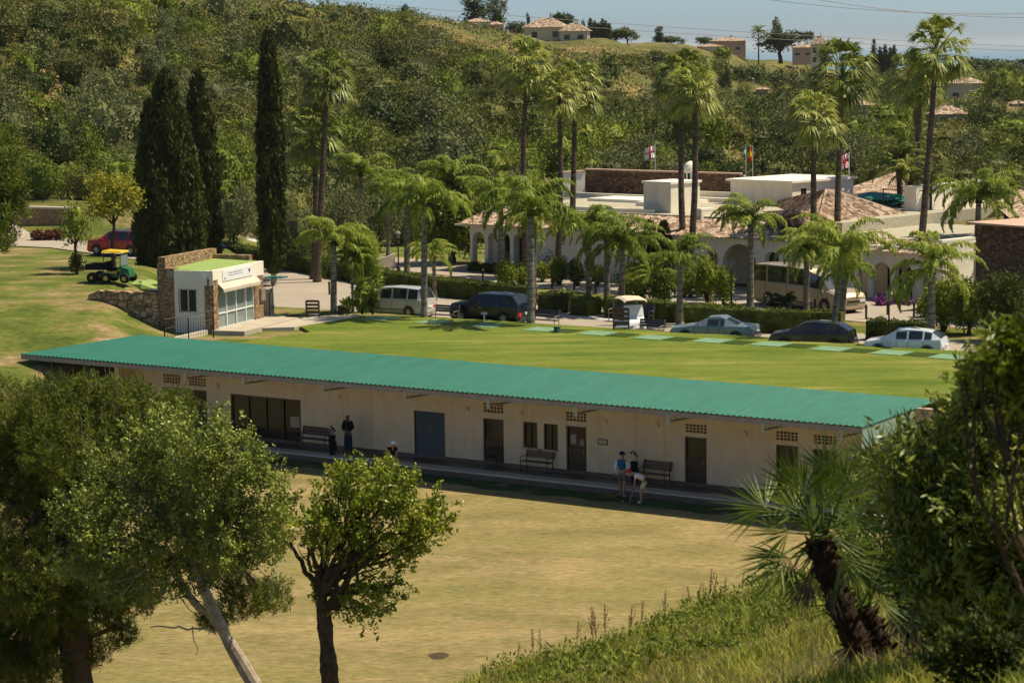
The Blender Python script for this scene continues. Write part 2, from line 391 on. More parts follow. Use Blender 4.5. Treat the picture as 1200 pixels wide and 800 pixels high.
def hill(x, y):
    a = x / np.maximum(y, 1); a = np.clip(a, HA[0], HA[-1] - 1e-6)
    i = np.clip(np.searchsorted(HA, a, 'right') - 1, 0, len(HA) - 2); f = (a - HA[i]) / (HA[i + 1] - HA[i]); f = f * f * (3 - 2 * f)
    yc = np.clip(y, HY[0], HY[-1] - 1e-3)
    j = np.clip(np.searchsorted(HY, yc, 'right') - 1, 0, len(HY) - 2); g = (yc - HY[j]) / (HY[j + 1] - HY[j])
    z = (HZ[i, j] * (1 - g) + HZ[i, j + 1] * g) * (1 - f) + (HZ[i + 1, j] * (1 - g) + HZ[i + 1, j + 1] * g) * f
    w = sstep(y, 185, 240)
    return z + w * (.9 * np.sin(x * .11 + y * .05) + .7 * np.sin(x * .05 - y * .09 + 2) + .35 * np.sin(x * .31 + y * .23))
def tz(x, y):
    x = np.asarray(x, float); y = np.asarray(y, float)
    s, t = st(x, y)
    left = np.interp(y, LY, LZ)
    wl = 1 - sstep(x + 0 * y, -21., -16.5)
    # left profile only near the bank
    plat = (Z0 + (4. - Z0) * (1 - sstep(t, 18.6, 20.0))) * (1 - wl) + left * wl
    inb = sstep(s, -24.5, -21.8)
    rise = sstep(t, .75, 1.3)
    mid = plat * (rise * inb + (1 - inb))
    far = hill(x, y)
    wf = sstep(y, 182, 192)
    z = mid * (1 - wf) + far * wf
    # near hillside the photographer stands on
    a = np.clip(x / np.maximum(y, 8), -.3, .3)
    k = .2225 - .300 * a
    zn = 16.3 - k * y
    zn = np.where(y > 40, 16.3 - k * 40 - (k * (y - 40) + .030 * (y - 40) ** 2), zn) + .12 * np.sin(x * 1.3 + y * .7) + .1 * np.sin(x * .6 - y * 1.1)
    zn = np.where(y < 0, 16.3 + (-y) * .2, zn)
    return np.where(y < 75, np.maximum(zn, z), z)
def tz1(x, y): return float(tz(np.array([x]), np.array([y]))[0])

def build_terrain():
    ys = [-25.]
    while ys[-1] < 1650:
        y = ys[-1]; ys.append(y + (1.2 if y < 80 else .6 if y < 135 else 1.2 if y < 200 else 3 if y < 400 else 8 if y < 700 else 40))
    ys = np.array(ys); NA = 300
    A = np.linspace(-.62, .62, NA)
    X = A[None, :] * (ys[:, None] + 60); Y = np.repeat(ys[:, None], NA, 1)
    Z = tz(X, Y)
    V = np.stack([X, Y, Z], -1).reshape(-1, 3)
    i = np.arange(len(ys) - 1)[:, None] * NA + np.arange(NA - 1)[None, :]
    Q = np.stack([i, i + 1, i + 1 + NA, i + NA], -1).reshape(-1, 4)
    mb = MB(); mb.add(V, Q); o = struct('ground', mb, 'ground', True)
    s, t = st(V[:, 0], V[:, 1]); y = V[:, 1]; z = V[:, 2]
    lawn = (1 - sstep(t, .3, .8)) * sstep(s, -25, -22) * sstep(y, 40, 60) + (1 - sstep(y, 95, 108)) * sstep(y, 40, 60) * (s <= -22)
    lawn = np.clip(lawn, 0, 1)
    green = np.clip(1 - lawn, 0, 1) * (1 - sstep(y, 175, 190)) * sstep(y, 60, 80)
    fg = 1 - sstep(y, 46, 58)
    att = o.data.attributes.new('zone', 'FLOAT_COLOR', 'POINT')
    C = np.stack([lawn, green, fg, np.ones_like(fg)], -1).astype(np.float32); att.data.foreach_set('color', C.ravel())
build_terrain()
mb = MB(); mb.add([(-60000, 1100, -60), (60000, 1100, -60), (60000, 90000, -60), (-60000, 90000, -60)], [(0, 1, 2, 3)])
struct('sea', mb, 'sea')

# tee lawn on top of the range building
mb = MB()
far0, far1 = gz(205, 371, 4.15), gz(1160, 420, 4.15)
farpts = [gz(p, q, 4.15) for p, q in ((330, 371), (400, 369), (500, 371.5), (600, 377), (700, 383), (800, 389), (900, 395), (1000, 402), (1160, 414), (1300, 428))]
nearpts = [B(34, .9), B(-17.5, .9), B(-18.5, 3.2)]
poly = [tuple(p[:2]) for p in farpts[::-1]] + [B(-18.2, 9)[:2]] + [n_[:2] for n_ in nearpts[::-1]]
tee_poly = poly
mb.slab(poly, 3.7, 4.15); struct('tee_lawn', mb, 'tee_grass')
# road and forecourt sheets
def sheet(name, pts, z, mat, dz=.25):
    mb = MB(); mb.slab([tuple(gz(p, q, z)[:2]) for p, q in pts], z - dz, z); return struct(name, mb, mat)
sheet('road', [(1320, 444), (1150, 417), (1000, 406), (850, 395), (700, 386), (560, 378), (440, 374), (345, 378), (300, 396), (262, 396), (300, 345), (300, 325), (255, 306), (180, 304),
               (180, 291), (260, 292), (350, 311), (450, 327), (600, 345), (640, 349), (700, 362), (800, 375), (1000, 390), (1150, 400), (1320, 418)][::-1], Z0 + .02, 'asphalt')
sheet('forecourt', [(420, 312), (520, 322), (600, 334), (720, 346), (860, 362), (1010, 377), (1140, 385), (1330, 396), (1330, 380), (1110, 360), (1000, 346), (890, 338), (800, 328), (700, 328), (600, 318), (500, 304), (430, 299)], Z0 + .03, 'asphalt')
mb = MB(); V = []; NSR = 24
for i in range(NSR + 1):
    px = -30 + 215 * i / NSR; yn = np.interp(px, [-30, 20, 60, 110, 150, 185], [286, 288, 290, 297, 303, 306]); yf = np.interp(px, [-30, 20, 60, 110, 150, 185], [271, 274, 277, 283, 288, 291])
    for y_ in (yn, (yn + yf) / 2, yf): g = gz(px, y_, 4.76); V.append((g[0], g[1], max(4.76, tz1(g[0], g[1]) + .05)))
mb.add(V, np.array([(i * 3 + j, i * 3 + 3 + j, i * 3 + 4 + j, i * 3 + 1 + j) for i in range(NSR) for j in range(2)])); struct('side_road', mb, 'asphalt')
# painted bay lines
mb = MB()
for i in range(6):
    a = gz(652 + i * 9, 369 + i * .9, Z0 + .024)[:2]; b_ = gz(700 + i * 9, 372 + i * .9, Z0 + .024)[:2]
    d = nz(b_ - a) @ np.array([[0, 1], [-1, 0]]) * .07
    mb.slab([a - d, a + d, b_ + d, b_ - d][::-1], Z0, Z0 + .026)
struct('road_marking', mb, 'white_paint')

# ------------------------------------------------------------------ foliage tools
def rdir(rng, n): return nz(rng.normal(size=(n, 3)))
def leaves(Cc, D, Nm, L, W):
    S = nz(np.cross(D, Nm)); L = np.broadcast_to(np.asarray(L, float).reshape(-1, 1), (len(Cc), 1)); W = np.broadcast_to(np.asarray(W, float).reshape(-1, 1), (len(Cc), 1))
    V = np.stack([Cc - D * L / 2, Cc + S * W / 2, Cc + D * L / 2, Cc - S * W / 2], 1).reshape(-1, 3)
    Q = np.arange(len(V)).reshape(-1, 4); return V, Q
def blobpts(rng, blobs, n, shell=.55):
    bl = np.array([b if len(b) == 6 else (*b[:3], b[3], b[3], b[3]) for b in blobs], float)
    w = (bl[:, 3] * bl[:, 5]); idx = rng.choice(len(bl), n, p=w / w.sum())
    d = rdir(rng, n); r = rng.uniform(shell ** 3, 1, (n, 1)) ** (1 / 3)
    lump = 1 + .16 * np.sin(d[:, :1] * 7 + idx[:, None]) * np.sin(d[:, 2:] * 6 + 2 * idx[:, None])
    return bl[idx, :3] + d * r * bl[idx, 3:] * lump, d
def clumpleaves(rng, P, O, k, cr, L, W, up=.3, outw=.6, flat=.5):
    n = len(P); Pk = np.repeat(P, k, 0); Ok = np.repeat(O, k, 0)
    off = rng.normal(size=(n * k, 3)) * cr
    D = nz(Ok * outw + rng.normal(size=(n * k, 3)) * .75 + np.array((0, 0, up)))
    Nm = nz(rng.normal(size=(n * k, 3)) + Ok * flat + np.array((0, 0, flat)))
    s = rng.uniform(.65, 1.25, n * k)
    return leaves(Pk + off, D, Nm, L * s, W * s)
def twigleaves(rng, P, O, k, tl, rad_, L, W, up=.5):
    n = len(P); D0 = nz(O * .7 + rng.normal(size=(n, 3)) * .6 + np.array((0, 0, up))); u = rng.random((n, k, 1)) ** .8
    tl_ = rng.uniform(.5, 1.5, (n, 1, 1)) * tl; C = P[:, None] + D0[:, None] * (u - .35) * tl_ + rng.normal(size=(n, k, 3)) * rad_ * (1.25 - u)
    C = C.reshape(-1, 3); D = nz(np.repeat(D0, k, 0) * .6 + rng.normal(size=(n * k, 3)) * .7); Nm = nz(rng.normal(size=(n * k, 3)) * .9 + np.array((0, 0, .6)) + np.repeat(O, k, 0) * .3)
    s = rng.uniform(.6, 1.25, n * k); return leaves(C, D, Nm, L * s, W * s)
def core(mb, c, r, k=10, rng=None, sq=1.):
    V = []; Fc = []
    for i in range(k // 2 + 1):
        th = PI * i / (k // 2)
        for j in range(k):
            q = 1 + (rng.uniform(-.15, .15) if rng is not None else 0)
            V.append((c[0] + r[0] * q * math.sin(th) * math.cos(2 * PI * j / k), c[1] + r[1] * q * math.sin(th) * math.sin(2 * PI * j / k), c[2] + r[2] * q * math.cos(th)))
    for i in range(k // 2):
        for j in range(k): Fc.append((i * k + j, (i + 1) * k + j, (i + 1) * k + (j + 1) % k, i * k + (j + 1) % k))
    mb.add(V, np.array(Fc))
def rbush(seed, nclump=90, k=9, L=.34, W=.2, cr=.2, flat_top=False):   # unit bush about 1 m radius sitting on z=0
    rng = np.random.default_rng(seed)
    nb = rng.integers(4, 7); blobs = [(0, 0, .62, .72, .72, .62)]
    for i in range(nb):
        a = rng.uniform(0, 2 * PI); blobs.append((math.cos(a) * .5, math.sin(a) * .5, rng.uniform(.35, .95), rng.uniform(.35, .55), rng.uniform(.35, .55), rng.uniform(.3, .5)))
    P, O = blobpts(rng, blobs, nclump, .75); keep = P[:, 2] > .02; P, O = P[keep], O[keep]
    return blobs, clumpleaves(rng, P, O, k, cr * .5, L * .5, W * .5)
def bush_mesh(name, seed, mat, **kw):
    blobs, (V, Q) = rbush(seed, **kw); mb = MB(); mb.add(V, Q); rng = np.random.default_rng(seed + 99)
    for b in blobs[:1]: core(mb, b[:3], (b[3] * .8, b[4] * .8, b[5] * .8), 8, rng)
    return mb.build(name, mat, link=False)
def limb(mb, a, b, r0, r1, rng, n=6, wob=.08, k=7, sag=0.):
    a, b = np.asarray(a, float), np.asarray(b, float); t = np.linspace(0, 1, n)[:, None]; L = np.linalg.norm(b - a)
    P = a + (b - a) * t + rng.normal(size=(n, 3)) * wob * L * np.sin(t * PI) * .6; P[:, 2] += sag * L * np.sin(t[:, 0] * PI)
    mb.tube(P, np.linspace(r0, r1, n), k, False); return P

# ---- generic tree (far): trunk + crown sharing meshes
def tree_proto(seed, mat, bark='bark_brown', H=1., shape='round', **kw):
    rng = np.random.default_rng(seed); mb = MB()
    if shape == 'round':
        blobs = [(0, 0, .66, .30, .30, .26)] + [(math.cos(a) * .2, math.sin(a) * .2, rng.uniform(.45, .82), .2, .2, .17) for a in rng.uniform(0, 2 * PI, 6)]
    elif shape == 'umbrella':
        blobs = [(0, 0, .8, .42, .42, .16)] + [(math.cos(a) * .28, math.sin(a) * .28, rng.uniform(.72, .84), .2, .2, .12) for a in rng.uniform(0, 2 * PI, 7)]
    elif shape == 'tall':
        blobs = [(rng.uniform(-.08, .08), rng.uniform(-.08, .08), z, .2 - .1 * abs(z - .45), .2 - .1 * abs(z - .45), .13) for z in np.linspace(.25, .9, 7)]
    P, O = blobpts(rng, blobs, kw.get('n', 160), .7); V, Q = clumpleaves(rng, P, O, 9, kw.get('cr', .035), kw.get('L', .06), kw.get('W', .035)); mb.add(V, Q)
    core(mb, blobs[0][:3], tuple(k * .75 for k in blobs[0][3:]), 8, rng)
    crown = mb.build('crown', mat, link=False)
    mt = MB(); limb(mt, (0, 0, -.03), (0, 0, .62), .035, .015, rng, 5, .03)
    for b in blobs[1:5]: limb(mt, (0, 0, .35), b[:3], .014, .006, rng, 4, .05, 5)
    trunk = mt.build('trunk', bark, link=False)
    return crown, trunk
def place_tree(name, label, cat, proto, loc, s, group=None, rz=None, sz=None):
    t = thing(name, label, cat, loc, random.uniform(0, 6.28) if rz is None else rz, group, (s, s, sz or s))
    ob('crown', proto[0], t); ob('trunk', proto[1], t); return t

# ------------------------------------------------------------------ hillside scrub
rng = np.random.default_rng(11)
BM = {}
for mi, mat in enumerate(('leaf_scrub', 'leaf_greygreen', 'leaf_bright', 'leaf_dark')):
    BM[mat] = [bush_mesh('hill_bush', 100 * mi + i, mat, nclump=230, k=13, L=.17, W=.10, cr=.24) for i in range(4)]
cand = []
def visible(x, y, r=0):
    p = proj(x, y, tz1(x, y) + 1); return -50 < p[0] < 1250 and -60 < p[1]
grid = {}
def free(x, y, d):
    c = 4.; i, j = int(x // c), int(y // c)
    for a in range(i - 2, i + 3):
        for b in range(j - 2, j + 3):
            for q in grid.get((a, b), ()):
                if (q[0] - x) ** 2 + (q[1] - y) ** 2 < (d * .5 + q[2] * .5) ** 2: return False
    grid.setdefault((i, j), []).append((x, y, d)); return True
def hnoise(x, y): return math.sin(x * .07 + 1.3) * math.sin(y * .045 + .4) + .6 * math.sin(x * .16 - y * .1) + .4 * math.sin(y * .21 + x * .05)
VWIN = [(1131, 112, 46, 420), (1110, 150, 40, 330), (1010, 134, 26, 360), (893, 111, 14, 430), (942, 66, 30, 560), (960, 76, 20, 545), (853, 60, 46, 590), (640, 58, 46, 505), (671, 58, 34, 500), (560, 36, 30, 465), (581, 37, 20, 468), (1192, 126, 18, 380), (745, 101, 8, 380), (852, 106, 7, 430)]
SKX = [200, 290, 400, 500, 545, 600, 640, 690, 740, 800, 860, 960, 1050, 1100, 1250]; SKY = [-60, -16, -6, 10, 28, 46, 60, 62, 58, 56, 68, 76, 76, 76, 74]
for _ in range(26000):
    y = 178 + 430 * rng.random() ** 1.3; a = rng.uniform(-.225, .225); x = a * y; px = 600 + a * CF
    if px > 560 and y < 196: continue
    if px < 330 and y < 186: continue
    hn = hnoise(x, y)
    # golden open spur
    open_ = (520 < px < 960) and y > 300 - (px - 560) * .13 and y < 430 and hn > -.55
    if open_ and rng.random() < .62: continue
    if px < 620 and y > 300 and hn > .45 and rng.random() < .35: continue
    if y > 440 and px > 620 and px < 840: r_small = True
    else: r_small = False
    r = (rng.uniform(1.2, 2.8) if rng.random() < .7 else rng.uniform(2.9, 4.4)) * (1 + .2 * (y > 300)) * (.42 if open_ else 1)
    if r_small: r *= .5
    elif px > 840 and y > 200: r *= rng.uniform(1.1, 1.5)
    if not free(x, y, r * 1.45): continue
    tv_ = proj(x, y, tz1(x, y) + r * 1.7)[1]
    if any(y < Yv and abs(px - pv) < wv * .55 + r * CF / y * .7 and tv_ < bv - 3 and y > 150 for (pv, bv, wv, Yv) in VWIN): continue
    if y > 270:
        tp_ = proj(x, y, tz1(x, y) + r * 1.7)[1]
        if tp_ < np.interp(px, SKX, SKY): 
            continue
    cand.append((x, y, r, px))
cand.sort(key=lambda c: -c[2] / c[1])
def pickmat(px, y, rr, x=0):
    if px > 830: w = (.35, .15, .27, .23)
    elif hnoise(x * .6, y * .7) > .3: w = (.30, .18, .40, .12)
    else: w = (.38, .36, .12, .14)
    return ('leaf_scrub', 'leaf_greygreen', 'leaf_bright', 'leaf_dark')[rr.choice(4, p=w)]
LBL = {'leaf_scrub': 'olive green', 'leaf_greygreen': 'dusty grey-green', 'leaf_bright': 'fresh green', 'leaf_dark': 'dark green'}
stuffb = {k: MB() for k in BM}
nind = 0
lod = {}
for mi, mat in enumerate(BM):
    lod[mat] = [rbush(900 + 10 * mi + i, nclump=100, k=7, L=.33, W=.2, cr=.26) for i in range(4)]
for n_, (x, y, r, px) in enumerate(cand):
    mat = pickmat(px, y, rng, x); z = tz1(x, y) - .15 * r
    hs = rng.uniform(.8, 1.35) * (1.15 if px > 840 else 1); rz = rng.uniform(0, 6.28)
    if nind < 290 and -20 < px < 1220 and visible(x, y):
        where = 'on the steep hillside at upper left' if px < 450 else 'on the scrub hillside above the palms in the middle' if px < 840 else 'in the wooded valley behind the clubhouse at right'
        o = ob('hillside_bush' if px < 840 else 'valley_tree', BM[mat][rng.integers(4)])
        o.location = (x, y, z); o.rotation_euler = (0, 0, rz); o.scale = (r, r, r * hs)
        tag(o, LBL[mat] + ' rounded bush growing ' + where, 'bush', 'hillside bushes, ' + LBL[mat] + ', ' + where); nind += 1
    else:
        blobs, (V, Q) = lod[mat][rng.integers(4)]
        c, s_ = math.cos(rz), math.sin(rz)
        V2 = V.copy(); V2 = np.stack([(V[:, 0] * c - V[:, 1] * s_) * r + x, (V[:, 0] * s_ + V[:, 1] * c) * r + y, V[:, 2] * r * hs + z], -1)
        stuffb[mat].add(V2, Q); core(stuffb[mat], (x, y, z + .6 * r * hs), (r * .6, r * .6, r * .5 * hs), 6)
# all remaining distant scrub is one object
mall = MB(); ends = []
for mat in stuffb:
    q = stuffb[mat]; o_ = mall.n
    for v in q.v: mall.v.append(v)
    for f in q.q: mall.q.append(f + o_)
    mall.n += q.n; ends.append(sum(len(f) for f in q.q))
o = mall.build('scrub', list(stuffb)); tag(o, 'distant scrub and treetops covering the far hillsides', 'scrub', kind='stuff')
mi = np.repeat(np.arange(4), ends).astype(np.int32); o.data.polygons.foreach_set('material_index', mi)
# knee-high dry shrublets on the open slope
mb = MB(); rr = np.random.default_rng(5); n = 9000
yy = rr.uniform(190, 480, n); xx = yy * rr.uniform(-.21, .2, n); zz = tz(xx, yy)
Pt = np.stack([xx, yy, zz + .2], -1); V, Q = clumpleaves(rr, Pt, rdir(rr, n) * .3 + np.array((0, 0, .7)), 5, .28, .55, .3); mb.add(V, Q)
tag(mb.build('undergrowth', 'blade_dry'), 'dry golden undergrowth between the hillside bushes', 'undergrowth', kind='stuff')
mb = MB(); n = 14000
yy = rr.uniform(188, 460, n); xx = yy * rr.uniform(-.21, .2, n); zz = tz(xx, yy)
Pt = np.stack([xx, yy, zz + .25], -1); V, Q = clumpleaves(rr, Pt, rdir(rr, n) * .3 + np.array((0, 0, .7)), 5, .33, .5, .3); mb.add(V, Q)
tag(mb.build('low_scrub', 'leaf_bright'), 'low green scrub between the hillside bushes', 'undergrowth', kind='stuff')
# ------------------------------------------------------------------ driving range building
bld = thing('range_building', 'long low cream building with a teal corrugated canopy along its front', 'building', B(0, 0, 0), ANG)
def child(name, mb, mat, parent=None, **k): return mb.build(name, mat, parent if parent is not None else bld, **k)
SL, SR, WT, BZ = -21.7, 18.0, 3.95, .3
OP = []   # openings (s0,s1,z0,z1)
def opening(px0, py0, px1, py1, floor=False):
    s0, za = wallhit(px0, py0); s1, zb = wallhit(px1, py1); zt = (za + zb) / 2 if abs(za - zb) < .5 else za
    return s0, s1, zt
def hole(s0, s1, z0, z1): OP.append((s0, s1, z0, z1)); return (s0, s1, z0, z1)
doors = []
def so_(px, py): return wallhit(px, py)
D = {}
for key, x0, x1, yt in (('l1', 191, 211, 453), ('l2', 222, 242, 456), ('d2', 566, 590, 489.5), ('d3', 663.5, 687, 498.3), ('d4', 802.5, 828, 511), ('d5', 909.5, 935, 520.5), ('d6', 953, 980, 525.5)):
    s0, zt = so_(x0, yt); s1, _ = so_(x1, yt); D[key] = hole(s0, s1, BZ if key != 'l1' else 1.25, zt)
s0, zt = so_(270, 461); s1, _ = so_(352, 461); D['slide'] = hole(s0, s1, BZ, zt)
s0, zt = so_(485, 480.5); s1, _ = so_(521, 480.5); D['shut'] = hole(s0, s1, BZ, zt)
for key, x0, x1, yt, yb in (('w1', 613, 629.5, 493.5, 524.5), ('w2', 637, 653.5, 495.7, 527)):
    s0, zt = so_(x0, yt); s1, _ = so_(x1, yt); zb = so_((x0 + x1) / 2, yb)[1]; D[key] = hole(s0, s1, zb, zt)
s0, zt = so_(173, 448); s1, _ = so_(178, 448); D['w0'] = hole(s0, s1, 2.0, zt)
V_ = {}
for i, (x0, x1, ya, yb) in enumerate(((191, 211, 437.5, 449), (221, 241, 442, 452), (566, 589.5, 471, 483.5), (663, 687, 482, 493.5), (803, 828, 496, 507), (909, 935, 504.5, 516), (953, 980, 509, 520.5))):
    s0, zt = so_(x0, ya); s1, _ = so_(x1, ya); zb = so_((x0 + x1) / 2, yb)[1]; V_[i] = (s0, s1, zb, zt); OP.append(V_[i])
# wall as cells around the openings, 0.25 thick
def wall_cells(mb, u0, u1, z0, z1, ops, t0, t1):
    us = sorted({u0, u1, *[o[0] for o in ops], *[o[1] for o in ops]}); 
    for a, b in zip(us[:-1], us[1:]):
        if b - a < 1e-4: continue
        m_ = (a + b) / 2; hs = sorted([(o[2], o[3]) for o in ops if o[0] <= m_ <= o[1]]); z = z0
        for h0, h1 in hs:
            if h0 - z > 1e-3: mb.box(((a + b) / 2, (t0 + t1) / 2, (z + h0) / 2), (b - a, t1 - t0, h0 - z))
            z = max(z, h1)
        if z1 - z > 1e-3: mb.box(((a + b) / 2, (t0 + t1) / 2, (z + z1) / 2), (b - a, t1 - t0, z1 - z))
mb = MB(); wall_cells(mb, SL, SR, BZ, WT, OP, 0, .25)
# side wall and the wing wall at the far end
mb.box((SR - .125, 1.05, 2.05), (.25, 1.58, 4.1)); mb.box((SL + .125, -.65, 1.75), (.25, 1.3, 3.3))
wall_o = child('wall', mb, 'wall_cream')
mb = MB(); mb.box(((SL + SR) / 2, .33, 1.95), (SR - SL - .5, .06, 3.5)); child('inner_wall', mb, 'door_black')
mb = MB(); mb.box(((SL + SR) / 2, -.006, .39), (SR - SL, .012, .16)); child('skirting', mb, 'tile_brown')
mb = MB(); mb.box(((SL + SR) / 2, -.55, .15), (SR - SL + .4, 1.1, .3)); child('walkway', mb, 'tile_brown')
mb = MB(); mb.box(((SL + SR) / 2, -1.45, .152), (SR - SL + .4, .7, .304)); child('walkway_kerb', mb, 'kerb_light')
mb = MB(); mb.box(((SL + SR) / 2, -1.83, .11), (SR - SL + .4, .06, .24)); child('walkway_riser', mb, 'tile_brown')
# canopy: corrugated sheet
FLc, FRc, BRc, BLc = [np.array(st(x, y) + (z,)) for x, y, z in ((-23.35, 113.95, 3.8), (12.97, 88.85, 3.8), (16.34, 91.79, 4.34), (-18.08, 116.39, 4.34))]
NR = 175; V = []; 
for i in range(NR * 2 + 1):
    k = i / (NR * 2); dz = .06 if i % 2 else 0.
    a = FLc * (1 - k) + FRc * k; b = BLc * (1 - k) + BRc * k
    # ribs run straight back, skewed only at the far end
    V += [a + (0, 0, dz + .06), b + (0, 0, dz + .06), a + (0, 0, dz + .04), b + (0, 0, dz + .04)]
Fq = []
for i in range(NR * 2):
    o_ = i * 4; Fq += [(o_, o_ + 4, o_ + 5, o_ + 1), (o_ + 3, o_ + 7, o_ + 6, o_ + 2), (o_, o_ + 2, o_ + 6, o_ + 4), (o_ + 1, o_ + 5, o_ + 7, o_ + 3)]
mb = MB(); mb.add(V, Fq); cano = child('canopy', mb, 'canopy_green')
def lerp(a, b, k): return a * (1 - k) + b * k
mb = MB()
for k0 in (0.,):   # front gutter beam
    a, b = FLc, FRc; mb.hexa([a + (0, .02, -.17), b + (0, .02, -.17), b + (0, .14, -.17), a + (0, .14, -.17), a + (0, .02, .03), b + (0, .02, .03), b + (0, .14, .03), a + (0, .14, .03)])
child('gutter', mb, 'steel_grey', cano)
mb = MB()
for f in (.3, .6, .88):
    a, b = lerp(FLc, BLc, f), lerp(FRc, BRc, f); a = a + (0.1, 0, 0); b = b - (.1, 0, 0)
    if f > .6: a = lerp(a, b, .12)
    mb.hexa([a + (0, -.03, -.09), b + (0, -.03, -.09), b + (0, .03, -.09), a + (0, .03, -.09), a + (0, -.03, .03), b + (0, -.03, .03), b + (0, .03, .03), a + (0, .03, .03)])
child('purlins', mb, 'steel_dark', cano)
# back fascia closing the joint with the lawn, right hand translucent end panel
mb = MB(); a, b = BLc, BRc; mb.hexa([a + (0, -.03, -.5), b + (0, -.03, -.5), b + (0, .01, -.5), a + (0, .01, -.5), a + (0, -.03, .04), b + (0, -.03, .04), b + (0, .01, .04), a + (0, .01, .04)])
child('back_flashing', mb, 'steel_dark', cano)
mb = MB(); a = FRc + (-.02, .05, 0); b = lerp(FRc, BRc, .68) + (-.02, 0, 0)
mb.hexa([a + (-.02, 0, -.75), b + (-.02, 0, -.75), b + (.0, 0, -.75), a + (.0, 0, -.75), a + (-.02, 0, .03), b + (-.02, 0, .03), b + (.0, 0, .03), a + (.0, 0, .03)])
child('end_panel', mb, 'panel_pale', cano)
# trusses
for px, py in ((215, 436), (284, 443), (376, 452), (472, 461.5), (572, 470.5), (675, 479), (783, 488.5), (893, 498), (986, 505)):
    k = (px - 28) / 982.; 
    # find s for the tip on the gutter line
    d = ray(px, py); bs = 0; best = 9
    for q in np.linspace(0, 1, 400):
        e = lerp(FLc, FRc, q); wx = B(e[0], e[1], e[2]); pp = proj(*wx)
        if abs(pp[0] - px) < best: best = abs(pp[0] - px); bs = q
    e = lerp(FLc, FRc, bs); s_, t_ = e[0], e[1] + .16; mb = MB()
    mb.bar((s_, t_ - .12, 3.70), (s_, t_ - .12, 3.28), .12); mb.bar((s_, t_, 3.70), (s_, .02, 3.93), .07); mb.bar((s_, t_, 3.40), (s_, .02, 3.30), .07)
    N = 6
    for i in range(N):
        u0, u1 = i / N, (i + .5) / N; u2 = (i + 1) / N
        T = lambda u: (s_, t_ * (1 - u) + .02 * u, 3.70 + .22 * u); Bo = lambda u: (s_, t_ * (1 - u) + .02 * u, 3.40 - .1 * u)
        mb.bar(Bo(u0), T(u1), .035); mb.bar(T(u1), Bo(u2), .035)
    child('truss', mb, 'truss_grey', cano)
pp = gy(105, 430, 113.2); s_, t_ = st(pp[0], pp[1]); mb = MB(); mb.box((s_, t_, 1.6), (.2, .2, 4.2)); child('post', mb, 'steel_dark')
# doors, windows
def rect_frame(mb, s0, s1, z0, z1, w=.07, t0=.02, t1=.12, bottom=True):
    mb.box((s0 + w / 2, (t0 + t1) / 2, (z0 + z1) / 2), (w, t1 - t0, z1 - z0)); mb.box((s1 - w / 2, (t0 + t1) / 2, (z0 + z1) / 2), (w, t1 - t0, z1 - z0))
    mb.box(((s0 + s1) / 2, (t0 + t1) / 2, z1 - w / 2), (s1 - s0 - 2 * w, t1 - t0 - .004, w))
    if bottom: mb.box(((s0 + s1) / 2, (t0 + t1) / 2, z0 + w / 2), (s1 - s0 - 2 * w, t1 - t0 - .004, w))
for k in ('l2', 'd2', 'd3', 'd4', 'd5', 'd6'):
    s0, s1, z0, z1 = D[k]; h = z1 - z0; mb = MB(); rect_frame(mb, s0, s1, z0, z1, .07)
    mb.box(((s0 + s1) / 2, .085, z0 + h * .26), (s1 - s0 - .14, .05, h * .50)); mb.box(((s0 + s1) / 2, .075, z0 + h * .53), (s1 - s0 - .14, .06, .1))
    d = child('door', mb, 'door_black' if k == 'd3' else 'frame_brown')
    g = MB(); g.box(((s0 + s1) / 2, .105, z0 + h * .76), (s1 - s0 - .14, .02, h * .42)); child('glass', g, 'glass_dark' if k in ('d3', 'l2') else 'glass_window', d)
    g = MB(); g.box((s1 - .16, .035, z0 + 1.0), (.03, .05, .14)); child('handle', g, 'brass', d)
    if k == 'd3':
        g = MB(); g.box((s0 + .3, .088, z0 + h * .72), (.28, .012, .4)); child('notice', g, 'concrete', d); g = MB(); g.box((s1 - .28, .088, z0 + h * .66), (.22, .012, .28)); child('notice', g, 'steel_grey', d)
    if k in ('d4', 'd2'):
        g = MB(); g.box(((s0 + s1) / 2, .05, z0 + h * .46), (s1 - s0 - .2, .02, h * .1)); child('panel_strip', g, 'wood_brown', d)
for k in ('w0', 'w1', 'w2', 'l1'):
    s0, s1, z0, z1 = D[k]; mb = MB(); rect_frame(mb, s0, s1, z0, z1, .06); 
    if k in ('w1', 'w2'): mb.box((s0 * .5 + s1 * .5, .07, (z0 + z1) / 2), (.05, .08, z1 - z0 - .12))
    wd = child('window', mb, 'frame_brown'); g = MB(); g.box(((s0 + s1) / 2, .1, (z0 + z1) / 2), (s1 - s0 - .12, .02, z1 - z0 - .12)); child('pane', g, 'glass_dark' if k != 'w2' else 'glass_window', wd)
    g = MB(); g.box(((s0 + s1) / 2, -.03, z0 - .03), (s1 - s0 + .1, .1, .05)); child('sill', g, 'kerb_light', wd)
s0, s1, z0, z1 = D['slide']; mb = MB(); rect_frame(mb, s0, s1, z0, z1, .08)
for k in (.25, .5, .745): mb.box((s0 + (s1 - s0) * k, .07, (z0 + z1) / 2), (.07, .09, z1 - z0 - .16))
sl_ = child('sliding_door', mb, 'frame_brown')
for i in range(4):
    a = s0 + (s1 - s0) * i / 4 + .08; b = s0 + (s1 - s0) * (i + 1) / 4 - .05; g = MB(); g.box(((a + b) / 2, .1, z0 + (z1 - z0) * .52), (b - a, .02, (z1 - z0) * .88)); child('pane', g, 'glass_window' if i != 1 else 'glass_dark', sl_)
g = MB(); g.box((s1 - .42, .085, z0 + 1.02), (.52, .008, .48)); child('notice', g, 'concrete', sl_)
